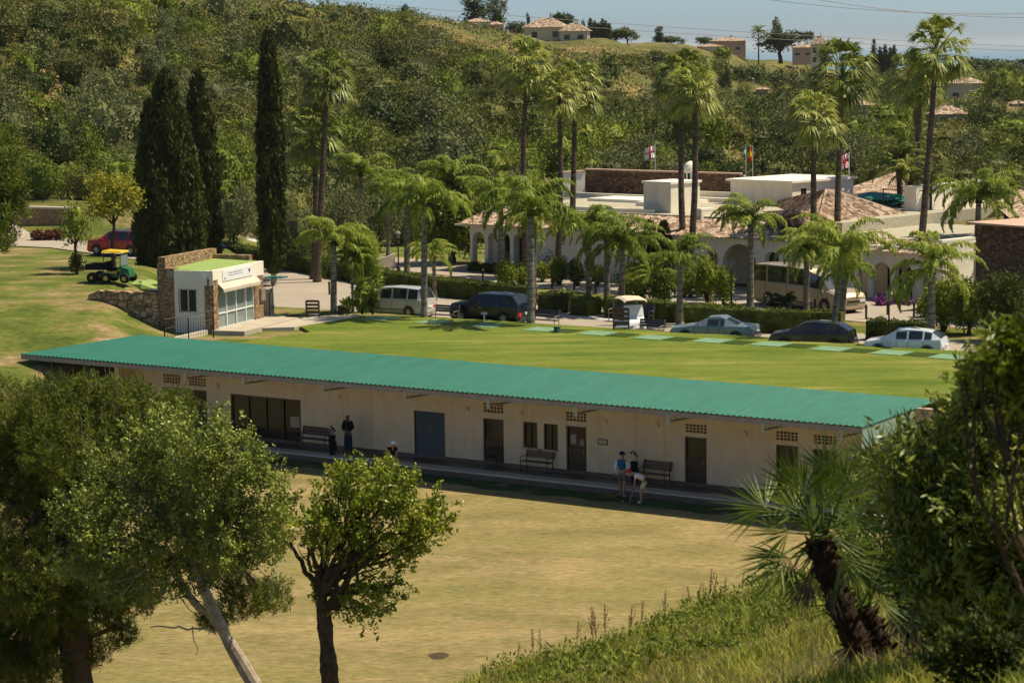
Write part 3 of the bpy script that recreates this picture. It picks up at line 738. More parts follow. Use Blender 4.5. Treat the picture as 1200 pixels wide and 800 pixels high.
for i in range(4):
    g = MB(); g.box((s1 - .42, .0795, z0 + 1.17 - i * .1), (.36 - .05 * (i % 2), .004, .025)); child('notice_line', g, 'steel_grey', sl_)
s0, s1, z0, z1 = D['shut']; mb = MB(); 
for i in range(24):
    za = z0 + (z1 - z0) * i / 24; zb = z0 + (z1 - z0) * (i + 1) / 24; mb.hexa([(s0 + .04, .04, za), (s1 - .04, .04, za), (s1 - .04, .09, za), (s0 + .04, .09, za), (s0 + .04, .065, zb), (s1 - .04, .065, zb), (s1 - .04, .09, zb), (s0 + .04, .09, zb)])
sh = child('roller_shutter', mb, 'shutter_blue'); mb = MB(); mb.box((s0 + .02, .06, (z0 + z1) / 2), (.04, .12, z1 - z0)); mb.box((s1 - .02, .06, (z0 + z1) / 2), (.04, .12, z1 - z0)); child('guide_rail', mb, 'steel_dark', sh)
mb = MB(); mb.box(((s0 + s1) / 2, .03, z0 + 1.35), (.12, .03, .04)); child('lock', mb, 'steel_grey', sh)
for i, (s0, s1, z0, z1) in V_.items():
    mb = MB(); nc = 6
    for j in range(nc + 1): mb.box((s0 + (s1 - s0) * j / nc, .06, (z0 + z1) / 2), (.03, .1, z1 - z0))
    for j in range(1, 3): mb.box(((s0 + s1) / 2, .062, z0 + (z1 - z0) * j / 3), (s1 - s0, .094, .03))
    child('vent_block', mb, 'wall_cream')
for px, py in ((398, 465), (548, 479), (611, 484.5), (709.5, 493.5), (770, 497), (873.5, 508.5), (255, 452)):
    s_, z_ = wallhit(px, py); mb = MB(); mb.box((s_, -.05, z_), (.15, .1, .18)); child('wall_lamp', mb, 'wall_cream')
s_, z_ = wallhit(706.5, 517.5); mb = MB(); rect_frame(mb, s_ - .24, s_ + .24, z_ - .12, z_ + .12, .035, -.03, -.005); pl = child('wall_plaque', mb, 'frame_brown'); mb = MB(); mb.box((s_, -.012, z_), (.41, .01, .17)); child('plate', mb, 'kerb_light', pl)
# retaining wall continuing at right, low wall at the far end
mb = MB(); mb.box((24.5, .1, 2.12), (12.6, .3, 4.24)); mb.box((24.5, .55, 4.0), (12.6, .7, .3)); w_ = mb.build('retaining_wall', 'wall_pink'); w_.location = B(0, 0, 0); w_.rotation_euler.z = ANG; tag(w_, 'pink rendered retaining wall running on from the right end of the long building', 'wall')
p0, p1 = gy(109, 444, 117.5), gy(149, 432, 113.8); mb = MB(); a, b = p0, p1
d = nz(np.array((b[0] - a[0], b[1] - a[1], 0))); nrm = np.array((-d[1], d[0], 0)) * .12
mb.hexa([a - nrm - (0, 0, 3), b - nrm - (0, 0, 3), b + nrm - (0, 0, 3), a + nrm - (0, 0, 3), a - nrm, b - nrm, b + nrm, a + nrm])
tag(mb.build('retaining_wall', 'wall_pink'), 'low sloping pink wall under the left end of the teal canopy', 'wall')

# strip of artificial turf in front of the walkway
mb = MB(); pts_ = []
for i in range(60): 
    s_ = SL + (31.7 - 1) * i / 59 * 1.35; pts_.append((s_, -3.3 + .18 * math.sin(i * 1.7) - .12 * math.sin(i * .6)))
poly = [B(SL, -1.86)[:2]] + [B(a, b)[:2] for a, b in pts_] + [B(pts_[-1][0], -1.86)[:2]]
mb.add([(p[0], p[1], .006) for p in poly], [tuple(range(len(poly)))]); struct('turf_strip', mb, 'front_turf')

# ------------------------------------------------------------------ benches, chair
def bench(label, loc, rz, L=1.5, mat='wood_slat', iron='iron_black', group=None, back=True):
    t = thing('park_bench', label, 'bench', loc, rz, group)
    for i in range(3):
        mb = MB(); mb.box((0, -.12 - .14 * i, .44), (L, .11, .03)); mb.build('seat_slat', mat, t)
    for i in range(3 if back else 0):
        mb = MB(); mb.hexa([(-L / 2, .03 + .03 * i, .56 + .125 * i), (L / 2, .03 + .03 * i, .56 + .125 * i), (L / 2, .055 + .03 * i, .56 + .125 * i), (-L / 2, .055 + .03 * i, .56 + .125 * i),
                            (-L / 2, .055 + .03 * i, .67 + .125 * i), (L / 2, .055 + .03 * i, .67 + .125 * i), (L / 2, .08 + .03 * i, .67 + .125 * i), (-L / 2, .08 + .03 * i, .67 + .125 * i)]); mb.build('back_slat', mat, t)
    for sx in (-1, 1):
        x = sx * (L / 2 - .06); mb = MB()
        mb.tube([(x, -.46, 0), (x, -.42, .2), (x, -.45, .42), (x, -.02, .42)], .022, 6); mb.tube([(x, .08, 0), (x, -.02, .25), (x, -.01, .44), (x, .12, .95)], .022, 6)
        mb.tube([(x, -.45, .42), (x, -.46, .62), (x, -.2, .66), (x, .04, .63)], .018, 6); mb.build('side_frame', iron, t)
    return t
def wallbench(px, py, label, **k):
    s_, z_ = wallhit(px, py); return bench(label, B(s_, -.16, .3), ANG, **k)
wallbench(374, 521, 'dark wooden bench against the cream wall beside the sliding glass doors', mat='wood_brown', L=1.75)
wallbench(635, 549, 'slatted iron bench under the pair of small windows', L=1.45)
wallbench(772, 563, 'slatted iron bench against the wall right of the golf bag', L=1.35)
s_, z_ = wallhit(584, 548); t = thing('plastic_chair', 'dark chair by the wall in front of the brown door', 'chair', B(s_ - .05, -.45, .3), ANG + .5)
mb = MB(); mb.box((0, 0, .45), (.44, .44, .04)); mb.build('seat', 'iron_black', t); mb = MB(); mb.box((0, .21, .68), (.42, .03, .4)); mb.build('backrest', 'iron_black', t)
for a in (-1, 1):
    for b in (-1, 1): mb = MB(); mb.tube([(a * .19, b * .19, .45), (a * .23, b * .22, 0)], .015, 6); mb.build('leg', 'iron_black', t)
    mb = MB(); mb.tube([(a * .22, -.2, .45), (a * .23, -.2, .66), (a * .22, .2, .68)], .015, 6); mb.build('armrest', 'iron_black', t)
# benches on the edge of the car park (only rear frames show over the lawn)
def roadbench(px, py, label, L, z=Z0 + .02, rz=None):
    g = gz(px, py, z); return bench(label, g, (ANG if rz is None else rz) + PI, L=L, mat='steel_dark', iron='steel_grey')
roadbench(524, 378, 'thin park bench between the silver van and the black car', 1.6, rz=ANG + PI)
roadbench(640, 384, 'low park bench right of the grey palm trunk beside the painted bays', 1.7, rz=ANG + PI)
roadbench(742, 377, 'dark bench in front of the hedge behind the golf cart', 2.6, rz=ANG + PI)
roadbench(764, 396, 'low bench between the golf cart and the blue-grey coupe', 1.5, rz=ANG + PI)

# bag stands: brown wooden
def bagstand(px, py, label, z=4.15, w=.68, h=.85):
    t = thing('wooden_stand', label, 'bag stand', gz(px, py, z), ANG * .3, 'brown slatted stands on the tee lawn edge')
    for sx in (-1, 1): mb = MB(); mb.box((sx * w / 2, 0, h / 2), (.08, .08, h)); mb.build('post', 'wood_brown', t)
    for i in range(4): mb = MB(); mb.box((0, 0, h * (.3 + .22 * i)), (w - .08, .04, h * .15)); mb.build('slat', 'wood_brown', t)
    mb = MB(); mb.box((0, .16, .1), (w * .8, .3, .05)); mb.build('tray', 'sign_grey', t)
bagstand(366.5, 371, 'brown slatted wooden stand on the lawn edge left of the leafy palms')
bagstand(728, 386, 'brown slatted wooden stand just left of the white golf cart', h=1.05, w=.75)

# ------------------------------------------------------------------ tee mats and small tee furniture
mats_px = [(446, 373.3), (508, 377.5), (572, 381.5), (635, 386), (700, 390.6), (766, 395.6), (834, 399.3), (904, 403.3), (974, 408.8), (1045, 413.3), (1112, 418.3)]
for i, (px, py) in enumerate(mats_px):
    g = gz(px, py, 4.15); mb = MB(); mb.box((0, 0, .012), (1.5, 1.5, .024)); o = mb.build('tee_mat', 'mat_green'); o.location = (g[0], g[1], 4.151); o.rotation_euler.z = ANG
    where = ['leftmost in the row, by the palms', 'in front of the silver van', 'beside the little white sign under the black car', 'with a green box at its corner', 'left of the golf cart', 'right of the golf cart', 'in front of the blue-grey coupe', 'between the coupe and the dark hatchback', 'below the dark hatchback', 'left of the right-hand end of the row', 'rightmost in the row, next to the dark bush'][i]
    tag(o, 'pale green square hitting mat ' + where, 'hitting mat', 'hitting mats along the far edge of the tee lawn')
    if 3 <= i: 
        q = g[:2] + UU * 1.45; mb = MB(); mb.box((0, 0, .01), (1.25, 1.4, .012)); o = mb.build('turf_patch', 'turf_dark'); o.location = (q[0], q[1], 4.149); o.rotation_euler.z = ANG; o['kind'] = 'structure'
t = thing('tee_sign', 'small blank white sign on a short post in front of the black car', 'sign', gz(567.5, 377, 4.15), ANG * .4); mb = MB(); mb.box((0, 0, .2), (.06, .04, .4)); mb.build('post', 'white_paint', t); mb = MB(); mb.box((0, -.03, .44), (.3, .03, .11)); mb.build('board', 'white_paint', t)
t = thing('ball_box', 'small dark green box at the corner of a hitting mat', 'box', gz(653, 389.5, 4.15), ANG); mb = MB(); mb.box((0, 0, .13), (.26, .26, .26), 0, .92); mb.build('body', 'plastic_green', t); mb = MB(); mb.box((0, 0, .275), (.27, .27, .03)); mb.build('lid', 'plastic_green', t)
def bin_(label, loc, mat, r=.22, h=.6):
    t = thing('litter_bin', label, 'bin', loc); mb = MB(); mb.lathe((0, 0, 0), [(r * .75, 0), (r * .95, h * .9), (r, h * .9), (r, h)], 14); mb.build('body', mat, t); mb = MB(); mb.lathe((0, 0, h), [(r * 1.05, 0), (r * 1.05, .04), (r * .5, .1)], 14); mb.build('lid', mat, t)
bin_('small dark bin on the grass at the foot of the leftmost grey palm', gz(399.5, 369, 4.15), 'iron_black', .2, .42)
bin_('small dark bin behind the tail of the blue-grey coupe', gz(884.5, 401, Z0 + .02), 'iron_black', .2, .5)

# ------------------------------------------------------------------ kiosk
HK = np.array((-14.85, 120., 4.2)); KA = math.atan2(.94, .337)   # local x along the sign face, y to the left/back
k_ = thing('kiosk', 'small stone and white kiosk with a green roof and barred window', 'kiosk', HK, KA)
KL, KW, KH = 5.75, 3.07, 2.95
def kc(name, mb, mat, p=None): return mb.build(name, mat, p or k_)
mb = MB(); mb.box((KL / 2, KW - .2, 1.4), (KL, .4, 4.4)); mb.box((.3, KW - .62, 1.1), (.55, .5, 3.9)); mb.box((.22, .24, .9), (.5, .5, 3.2)); mb.box((KL - .5, .3, .95), (1., .55, 3.3)); mb.box((KL - .2, KW / 2 + .2, 1.3), (.4, KW - .8, 4.0)); mb.box((.3, KW + .02, 1.2), (.56, .1, 4.2))
kc('stone_pillar', mb, 'stone_honey')
mb = MB(); wall_cells(mb, .49, KW - .45, -1.2, KH, [(.95, 1.95, .85, 2.05)], .03, .25)
# rotate the window wall to the x=0 side
mb.v = [np.stack([np.asarray(v)[:, 1], np.asarray(v)[:, 0], np.asarray(v)[:, 2]], -1) for v in mb.v]
mb.box((KL / 2, .1, 2.62), (KL + .1, .2, .72)); mb.box((.1, KW / 2, 2.75), (.15, KW - .9, .35)); mb.box((.15, .35, 2.74), (.24, .34, .44)); 
kc('wall', mb, 'wall_white')
mb = MB(); mb.hexa([(.12, .2, 2.86), (KL - .3, .2, 2.86), (KL - .3, KW - .4, 2.86), (.12, KW - .4, 2.86), (.12, .2, 2.94), (KL - .3, .2, 3.02), (KL - .3, KW - .4, 3.1), (.12, KW - .4, 3.0)]); kc('roof', mb, 'turf_roof')
mb = MB()
for (y0, y1, z0, z1) in ((.95, 1.95, .85, 2.05),):
    mb.box((.08, y0 + .03, (z0 + z1) / 2), (.06, .06, z1 - z0)); mb.box((.08, y1 - .03, (z0 + z1) / 2), (.06, .06, z1 - z0)); mb.box((.08, (y0 + y1) / 2, z0 + .03), (.06, 1, .06)); mb.box((.08, (y0 + y1) / 2, z1 - .03), (.06, 1, .06)); mb.box((.08, (y0 + y1) / 2, (z0 + z1) / 2), (.05, .05, z1 - z0))
wd = kc('window', mb, 'white_paint'); g = MB(); g.box((.12, 1.45, 1.45), (.02, .95, 1.15)); kc('pane', g, 'glass_dark', wd)
for i in range(9): g = MB(); g.tube([(-.04, .98 + i * .1175, .85), (-.04, .98 + i * .1175, 2.05)], .014, 5); kc('bar', g, 'steel_dark', wd)
# shop front on the sign face
mb = MB()
for x in (.52, 1.6, 2.7, 3.8, 4.72): mb.box((x, .12, .95), (.07, .08, 2.5))
mb.box((2.62, .12, 2.2), (4.25, .075, .08)); mb.box((2.62, .12, .0), (4.25, .075, .08)); mb.box((2.62, .118, .75), (4.25, .06, .06))
sf = kc('shop_front', mb, 'white_paint'); g = MB(); g.box((2.62, .15, 1.1), (4.2, .02, 2.3)); kc('pane', g, 'glass_pale', sf)
for i in range(14): g = MB(); g.box((.75 + i * .27, .2, 1.35), (.16, .02, 1.5)); kc('blind_strip', g, 'concrete', sf)
mb = MB(); mb.hexa([(.55, -.28, 1.98), (4.9, -.28, 1.98), (4.9, 0, 2.2), (.55, 0, 2.2), (.55, -.28, 2.01), (4.9, -.28, 2.01), (4.9, 0, 2.27), (.55, 0, 2.27)])
for i in range(22): mb.box((.65 + i * .195, -.28, 1.92), (.18, .015, .15), 0, 1)
aw = kc('awning', mb, 'kerb_light')
mb = MB(); mb.box((2.7, -.015, 2.62), (3.4, .03, .52)); sg = kc('sign_board', mb, 'cloth_white')
mb = MB()
rs = random.Random(4)
for row, (za, n_, h) in enumerate(((2.72, 15, .07), (2.60, 17, .05))):
    x = 1.65
    for i in range(n_):
        w = rs.uniform(.05, .1); mb.box((x, -.033, za), (w * .7, .006, h)); x += w + (.05 if rs.random() < .25 else .012)
kc('lettering', mb, 'sign_grey', sg)
mb = MB()
for cx, cz, rr_ in ((4.05, 2.66, .1), (1.25, 2.48, .06)):
    Vd = [(cx + rr_ * math.cos(a), -.034, cz + rr_ * math.sin(a)) for a in np.linspace(0, 2 * PI, 13)[:-1]]; mb.add(Vd, [tuple(range(12))])
kc('emblem', mb, 'cloth_navy', sg)
mb = MB(); mb.box((-.06, .45, 2.45), (.12, .22, .42)); kc('wall_lamp', mb, 'white_paint')
mb = MB(); mb.box((2.9, -.9, -.12), (6.4, 1.8, .3)); kc('porch_slab', mb, 'concrete')
mb = MB(); mb.box((5.55, -.04, 1.25), (.5, .1, .62)); kc('meter_box', mb, 'steel_grey')
# little teal parasol and green bins right of the kiosk
g = gz(316, 372, 4.1); t = thing('small_awning', 'small flat teal sunshade on a dark bracket right of the kiosk', 'sunshade', (g[0], g[1], 4.1), KA)
mb = MB(); mb.tube([(0, 0, 0), (0, 0, 1.2)], .03, 6); mb.tube([(0, 0, 1.2), (.15, -.4, 2.1)], .025, 6); mb.build('bracket', 'iron_black', t); mb = MB(); mb.box((.2, -.3, 2.12), (.7, 1.1, .06)); mb.build('shade', 'tarp_green', t)
g = gz(314, 369, 4.15); t = thing('ball_dispenser', 'grey ball dispenser cabinet standing right of the kiosk', 'ball dispenser', (g[0], g[1], 4.15), KA); mb = MB(); mb.box((0, 0, .7), (.5, .5, 1.4), 0, .95); mb.build('cabinet', 'concrete', t); mb = MB(); mb.box((0, -.27, .45), (.3, .1, .2)); mb.build('tray', 'steel_grey', t)
for px, lab in ((312.5, 'green ball basket at the foot of the dispenser, the left of the two'), (319, 'green ball basket at the foot of the dispenser, the right of the two')):
    g = gz(px, 366, 4.1); t = thing('ball_basket', lab, 'basket', (g[0], g[1] - .5, 4.12), 0); mb = MB(); mb.lathe((0, 0, .0), [(.1, 0), (.15, .26), (.16, .28)], 12); mb.build('tub', 'plastic_green', t); mb = MB(); mb.tube([(-.15, 0, .27), (-.1, 0, .42), (.1, 0, .42), (.15, 0, .27)], .01, 5); mb.build('handle', 'iron_black', t)
# railing down the path
def railing(pts, label, h=1., infill=False, name='railing'):
    t = thing(name, label, 'railing', pts[0]); b = np.array(pts[0])
    P_ = [np.array(p) - b for p in pts]; mb = MB(); mb.tube([p + (0, 0, h) for p in P_], .025, 6); mb.tube([p + (0, 0, h * .5) for p in P_], .018, 6); mb.build('rail', 'iron_black', t)
    for p in P_: mb = MB(); mb.box((p[0], p[1], h / 2 - .1), (.06, .06, h + .2)); mb.build('post', 'iron_black', t)
    if infill:
        mb = MB()
        for a, c in zip(P_[:-1], P_[1:]):
            n_ = max(2, int(np.linalg.norm(c - a) / .13))
            for i in range(1, n_): q = a + (c - a) * i / n_; mb.box((q[0], q[1], h / 2), (.018, .018, h))
        mb.build('infill_bars', 'iron_black', t)
railing([gz(249, 388, 4.0), gz(270, 380, 4.05), gz(283, 374, 4.1), gz(292.5, 375, 4.1)], 'black handrail climbing the ramp in front of the kiosk shop front', 1.)
railing([gy(193, 396, 116.5) , gy(221, 391, 117.2), gy(250, 385, 118.)], 'black barred railing on the grass left of the ramp', .9, True)
mb = MB(); pts = [gz(205, 398, 4.05), gz(240, 390, 4.1), gz(268, 381, 4.12), gz(290, 375.5, 4.15), (*gz(300, 372, 4.15)[:2], 4.16)]
V = []; 
for p in pts: V += [(p[0], p[1] - .35, p[2] + .13), (p[0], p[1] + .35, p[2] + .13), (p[0], p[1] - .35, p[2] - .6), (p[0], p[1] + .35, p[2] - .6)]
Fc = []
for i in range(len(pts) - 1): o_ = i * 4; Fc += [(o_, o_ + 4, o_ + 5, o_ + 1), (o_ + 2, o_ + 6, o_ + 4, o_)]
mb.add(V, Fc); struct('ramp_kerb', mb, 'kerb_light')
# paving right of the kiosk
sheet('path', [(262, 386), (345, 383), (420, 371), (420, 368), (345, 372), (300, 366), (262, 374)][::-1], 4.17, 'concrete')
# rubble wall left of the kiosk
a = HK[:2] + np.array((-.94, .337)) * KW; b = a + np.array((-.94, .30)) * 3.9; mb = MB()
N_ = 14; V = []
for i in range(N_ + 1):
    k = i / N_; p = a * (1 - k) + b * k; zt = 6.05 + .1 * k - .2 * (k > .9); 
    for off, z in ((-.22, 4.0), (-.18, zt - .05 + .05 * math.sin(i * 2.1)), (.25, zt - .03), (.25, 4.0)): V.append((p[0] + .337 * off, p[1] + .94 * off, z))
Fc = [(i * 4 + j, i * 4 + j + 1, i * 4 + j + 5, i * 4 + j + 4) for i in range(N_) for j in range(3)] + [(0, 3, 2, 1), (N_ * 4, N_ * 4 + 1, N_ * 4 + 2, N_ * 4 + 3)]
mb.add(V, Fc); tag(mb.build('stone_wall', 'stone_rubble'), 'low rubble stone wall holding the bank left of the kiosk', 'wall')
# stone garden wall far left with fence
a, b = gy(-30, 272, 179.5), gy(92, 262, 179.5); a[2] = b[2] = 4.6; mb = MB(); mb.hexa([a, b, b + (0, .5, 0), a + (0, .5, 0), a + (0, 0, 2.2), b + (0, 0, 1.9), b + (0, .5, 1.9), a + (0, .5, 2.2)])
ws = mb.build('stone_wall', 'stone_honey'); tag(ws, 'long honey stone wall with a pale coping at far left beyond the grass bank', 'wall')
mb = MB(); mb.hexa([a + (0, -.1, 2.2), b + (0, -.1, 1.9), b + (0, .6, 1.9), a + (0, .6, 2.2), a + (0, -.1, 2.34), b + (0, -.1, 2.04), b + (0, .6, 2.04), a + (0, .6, 2.34)]); mb.build('coping', 'kerb_light', ws)
railing([gy(x, y, 184.) for x, y in ((-20, 243), (20, 242), (50, 241), (80, 240.5), (104, 240))], 'thin dark fence on the grass above the far left stone wall', 1.1)

# ------------------------------------------------------------------ vehicles
def vehicle(name, label, cat, loc, yaw, paint, L, W, H, prof, wheels, wr=.32, glass='glass_car', rails=False, plate=True, roofmat=None, scale=1.):
    """prof: list of (x, belt_z, top_z, top_w, tag of the segment after); x from front(+) to rear(-)"""
    t = thing(name, label, cat, loc, yaw, None, scale); hw = W / 2
    body = MB(); roof = MB(); G = {'windscreen': MB(), 'rear_window': MB(), 'side_window': []}
    R = []
    for (x, bz, tz_, tw, tg) in prof:
        endf = .86 if (x == prof[0][0] or x == prof[-1][0]) else 1.
        w = hw * endf
        R.append([(x, w * .93, .22), (x, w, .42), (x, w * .99, bz - .1), (x, w * .95, bz), (x, w * tw, tz_), (x, w * tw * .55, tz_ + .035), (x, 0, tz_ + .05)])
    n = len(prof)
    def side(s, i, j): p = R[i][j]; return (p[0], s * p[1], p[2])
    for i in range(n - 1):
        tg = prof[i][4]
        for j in range(6):
            for s in (1, -1):
                q = [side(s, i, j), side(s, i + 1, j), side(s, i + 1, j + 1), side(s, i, j + 1)]
                if s < 0: q = q[::-1]
                if j == 3 and tg in ('win',):
                    c = np.mean(q, 0); mbw = MB(); mbw.add([c + (np.array(p) - c) * (.93, 1, .86) for p in q], [(0, 1, 2, 3)]); G['side_window'].append(mbw)
                    mbw2 = [np.array(p) - (0, s * .012, 0) for p in q]; body.add(mbw2, [(0, 1, 2, 3)])
                elif j >= 4 and tg == 'ws': G['windscreen'].add(q, [(0, 1, 2, 3)])
                elif j >= 4 and tg == 'rw': G['rear_window'].add(q, [(0, 1, 2, 3)])
                elif j >= 4 and tg == 'win' and roofmat: roof.add(q, [(0, 1, 2, 3)])
                else: body.add(q, [(0, 1, 2, 3)])
    for i, o_ in ((0, 1), (n - 1, -1)):
        ring = [side(1, i, j) for j in range(7)] + [side(-1, i, j) for j in range(5, -1, -1)]; body.add(ring, [tuple(range(len(ring)))])
    bd = body.build('body', paint, t, smooth=False)
    if roofmat: roof.build('roof', roofmat, t)
    for k in ('windscreen', 'rear_window'):
        if G[k].v: G[k].build(k, glass, t)
    for g in G['side_window']: g.build('side_window', glass, t)
    mb = MB(); mb.box((0, 0, .24), (L * .94, W * .86, .16)); mb.build('underbody', 'rubber', t)
    for wx in wheels:
        for s in (1, -1):
            mb = MB(); mb.wheel((wx, s * (hw - .10), wr), wr, .22); wh = mb.build('wheel', 'rubber', t)
            mb = MB(); mb.wheel((wx, s * (hw + .012), wr), wr * .62, .02)
            mb.build('rim', 'rim_dark', wh)
            mb = MB()
            for kk in range(6):
                a = kk * PI / 3 + .3; e = wr * .56; yy_ = s * (hw + .024); ca, sa = math.cos(a), math.sin(a)
                mb.hexa([(wx - sa * .02, yy_ - .006, wr + ca * .02), (wx + sa * .02, yy_ - .006, wr - ca * .02), (wx + ca * e + sa * .03, yy_ - .006, wr + sa * e - ca * .03), (wx + ca * e - sa * .03, yy_ - .006, wr + sa * e + ca * .03),
                         (wx - sa * .02, yy_ + .006, wr + ca * .02), (wx + sa * .02, yy_ + .006, wr - ca * .02), (wx + ca * e + sa * .03, yy_ + .006, wr + sa * e - ca * .03), (wx + ca * e - sa * .03, yy_ + .006, wr + sa * e + ca * .03)])
            mb.build('spokes', 'rim_silver', wh)
            mb = MB()   # arch
            K = 12; Va = []
            for kk in range(K + 1):
                a = PI * kk / K; Va += [(wx + (wr + .02) * math.cos(a), s * (hw + .004), wr + (wr + .02) * math.sin(a)), (wx + (wr + .07) * math.cos(a), s * (hw + .01), wr + (wr + .07) * math.sin(a))]
            mb.add(Va, [(2 * i, 2 * i + 1, 2 * i + 3, 2 * i + 2) for i in range(K)]); mb.build('wheel_arch', 'rubber', t)
            for kk in range(5):
                pass
    x0, x1 = prof[0][0], prof[-1][0]; bz0, bz1 = prof[0][1], prof[-1][1]
    for s in (1, -1):
        mb = MB(); mb.box((x0 - .04, s * hw * .62, bz0 - .12), (.14, hw * .38, .14), 0, .8); mb.build('headlight', 'lamp_clear', t)
        mb = MB(); mb.box((x1 + .03, s * hw * .70, bz1 - .16), (.12, hw * .30, .24), 0, .9); mb.build('tail_light', 'lamp_red', t)
        mb = MB(); mb.box((prof[2][0] - .35, s * (hw + .08), prof[2][1] + .05), (.12, .18, .12), 0, .8); mb.build('mirror', paint, t)
    mb = MB(); mb.box((x0 + .01, 0, .36), (.10, W * .80, .16)); mb.build('front_bumper', 'rubber' if paint in ('car_black',) else paint, t)
    mb = MB(); mb.box((x1 - .02, 0, .38), (.12, W * .82, .20)); mb.build('rear_bumper', paint, t)
    mb = MB(); mb.box((x0 + .04, 0, bz0 - .16), (.06, W * .4, .1)); mb.build('grille', 'rubber', t)
    if plate: mb = MB(); mb.box((x1 - .06, 0, .62), (.06, .5, .11)); mb.build('number_plate', 'plate_white', t)
    for s in (1, -1):
        mb = MB(); mb.box((.15, s * (hw + .002), prof[2][1] - .16), (.16, .02, .035)); mb.build('door_handle', 'rim_silver' if paint == 'car_black' else paint, t)
        mb = MB(); mb.box((0, s * (hw + .004), .46), (L * .45, .015, .05)); mb.build('side_trim', 'rubber', t)
    for (x_, bz_, tz_, tw_, tg_) in prof:
        if tg_ in ('p', 'ws') or (tg_ == 'win' and abs(x_ - prof[3][0]) < .01):
            for s in (1, -1): mb = MB(); mb.box((x_ - .04, s * (hw + .001), (.34 + bz_) / 2 - .03), (.018, .012, bz_ - .46)); mb.build('door_seam', 'rubber', t)
    if rails:
        for s in (1, -1): mb = MB(); mb.tube([(.7, s * hw * .66, H), (.6, s * hw * .66, H + .06), (-1.1, s * hw * .66, H + .06), (-1.2, s * hw * .66, H)], .02, 6); mb.build('roof_rail', 'rim_silver', t)
    return t
SUVP = lambda L, H: [(L / 2, .78, .82, .8, 'f'), (L / 2 - .15, .92, .98, .86, 'h'), (L / 2 - 1.05, 1.02, 1.10, .84, 'ws'), (L / 2 - 1.75, 1.03, H - .07, .72, 'win'), (L / 2 - 2.45, 1.03, H - .02, .74, 'p'), (L / 2 - 2.53, 1.03, H - .02, .74, 'win'),
                     (-L / 2 + 1.15, 1.04, H - .03, .73, 'p'), (-L / 2 + 1.07, 1.04, H - .04, .73, 'win'), (-L / 2 + .45, 1.06, H - .10, .70, 'rw'), (-L / 2 + .05, 1.08, 1.12, .80, 'b'), (-L / 2, .72, .76, .85, 'b')]
HATP = lambda L, H: [(L / 2, .62, .66, .8, 'f'), (L / 2 - .15, .78, .82, .86, 'h'), (L / 2 - 1.0, .92, .98, .84, 'ws'), (L / 2 - 1.75, .93, H - .06, .70, 'win'), (L / 2 - 2.35, .93, H - .01, .72, 'p'), (L / 2 - 2.43, .93, H - .01, .72, 'win'),
                     (-L / 2 + 1.1, .95, H - .05, .70, 'p'), (-L / 2 + 1.02, .95, H - .06, .70, 'win'), (-L / 2 + .62, .97, H - .13, .68, 'rw'), (-L / 2 + .12, 1.0, 1.02, .80, 'b'), (-L / 2, .60, .64, .85, 'b')]
SEDP = lambda L, H: [(L / 2, .58, .62, .8, 'f'), (L / 2 - .15, .72, .76, .86, 'h'), (L / 2 - 1.35, .90, .94, .84, 'ws'), (L / 2 - 2.1, .91, H - .05, .68, 'win'), (L / 2 - 2.75, .91, H, .70, 'p'), (L / 2 - 2.80, .91, H, .70, 'win'),
                     (-L / 2 + 1.55, .92, H - .10, .66, 'p'), (-L / 2 + 1.5, .92, H - .12, .66, 'rw'), (-L / 2 + .85, .93, .97, .80, 'boot'), (-L / 2 + .1, .90, .93, .84, 'b'), (-L / 2, .60, .66, .85, 'b')]
MPVP = lambda L, H: [(L / 2, .72, .78, .8, 'f'), (L / 2 - .15, .86, .92, .86, 'h'), (L / 2 - .85, 1.02, 1.08, .84, 'ws'), (L / 2 - 1.7, 1.03, H - .06, .74, 'win'), (L / 2 - 2.5, 1.03, H, .76, 'p'), (L / 2 - 2.58, 1.03, H, .76, 'win'),
                     (-L / 2 + 1.05, 1.04, H - .02, .76, 'p'), (-L / 2 + .97, 1.04, H - .03, .76, 'win'), (-L / 2 + .32, 1.06, H - .08, .74, 'rw'), (-L / 2 + .05, 1.02, 1.05, .86, 'b'), (-L / 2, .70, .74, .88, 'b')]
def carat(px, py, z): return gz(px, py, z)
yawR = ANG + PI   # facing left/away along the road
vehicle('parked_van', 'silver people carrier parked on the road between two palm trunks', 'van', carat(464, 369, Z0 + .02), yawR + .10, 'car_silver', 4.6, 1.8, 1.72, MPVP(4.6, 1.72), (1.45, -1.4), scale=.92)
vehicle('parked_car', 'black hatchback SUV parked behind the little white sign', 'car', carat(577, 377.5, Z0 + .02), yawR - .02, 'car_black', 4.45, 1.8, 1.6, SUVP(4.45, 1.6), (1.4, -1.35), .34)
vehicle('parked_car', 'blue-grey coupe with a red tail light parked in front of the hedge', 'car', carat(838, 399.5, Z0 + .02), yawR + .22, 'car_bluegrey', 4.6, 1.78, 1.38, SEDP(4.6, 1.38), (1.4, -1.4), scale=.91)
vehicle('parked_car', 'dark anthracite hatchback parked behind the slim palm trunk', 'car', carat(953, 409, Z0 + .02), yawR + .25, 'car_anthracite', 4.2, 1.72, 1.45, HATP(4.2, 1.45), (1.3, -1.25), scale=.94)
vehicle('parked_car', 'pale silver-white hatchback parked at far right beside the lamp post', 'car', carat(1062, 416, Z0 + .02), yawR + .22, 'car_white', 4.3, 1.75, 1.47, HATP(4.3, 1.47), (1.35, -1.3), scale=.86)
g = gz(143, 299, 4.75); g[2] = 4.72
vehicle('parked_car', 'dark red SUV with a black roof standing behind the yellow-leaved shrub', 'car', (g[0], g[1], tz1(g[0], g[1]) + .1), yawR + .12, 'car_red', 4.5, 1.82, 1.62, SUVP(4.5, 1.62), (1.4, -1.35), .34, roofmat='car_black', rails=True)
g = gz(238, 303, Z0 + .02)
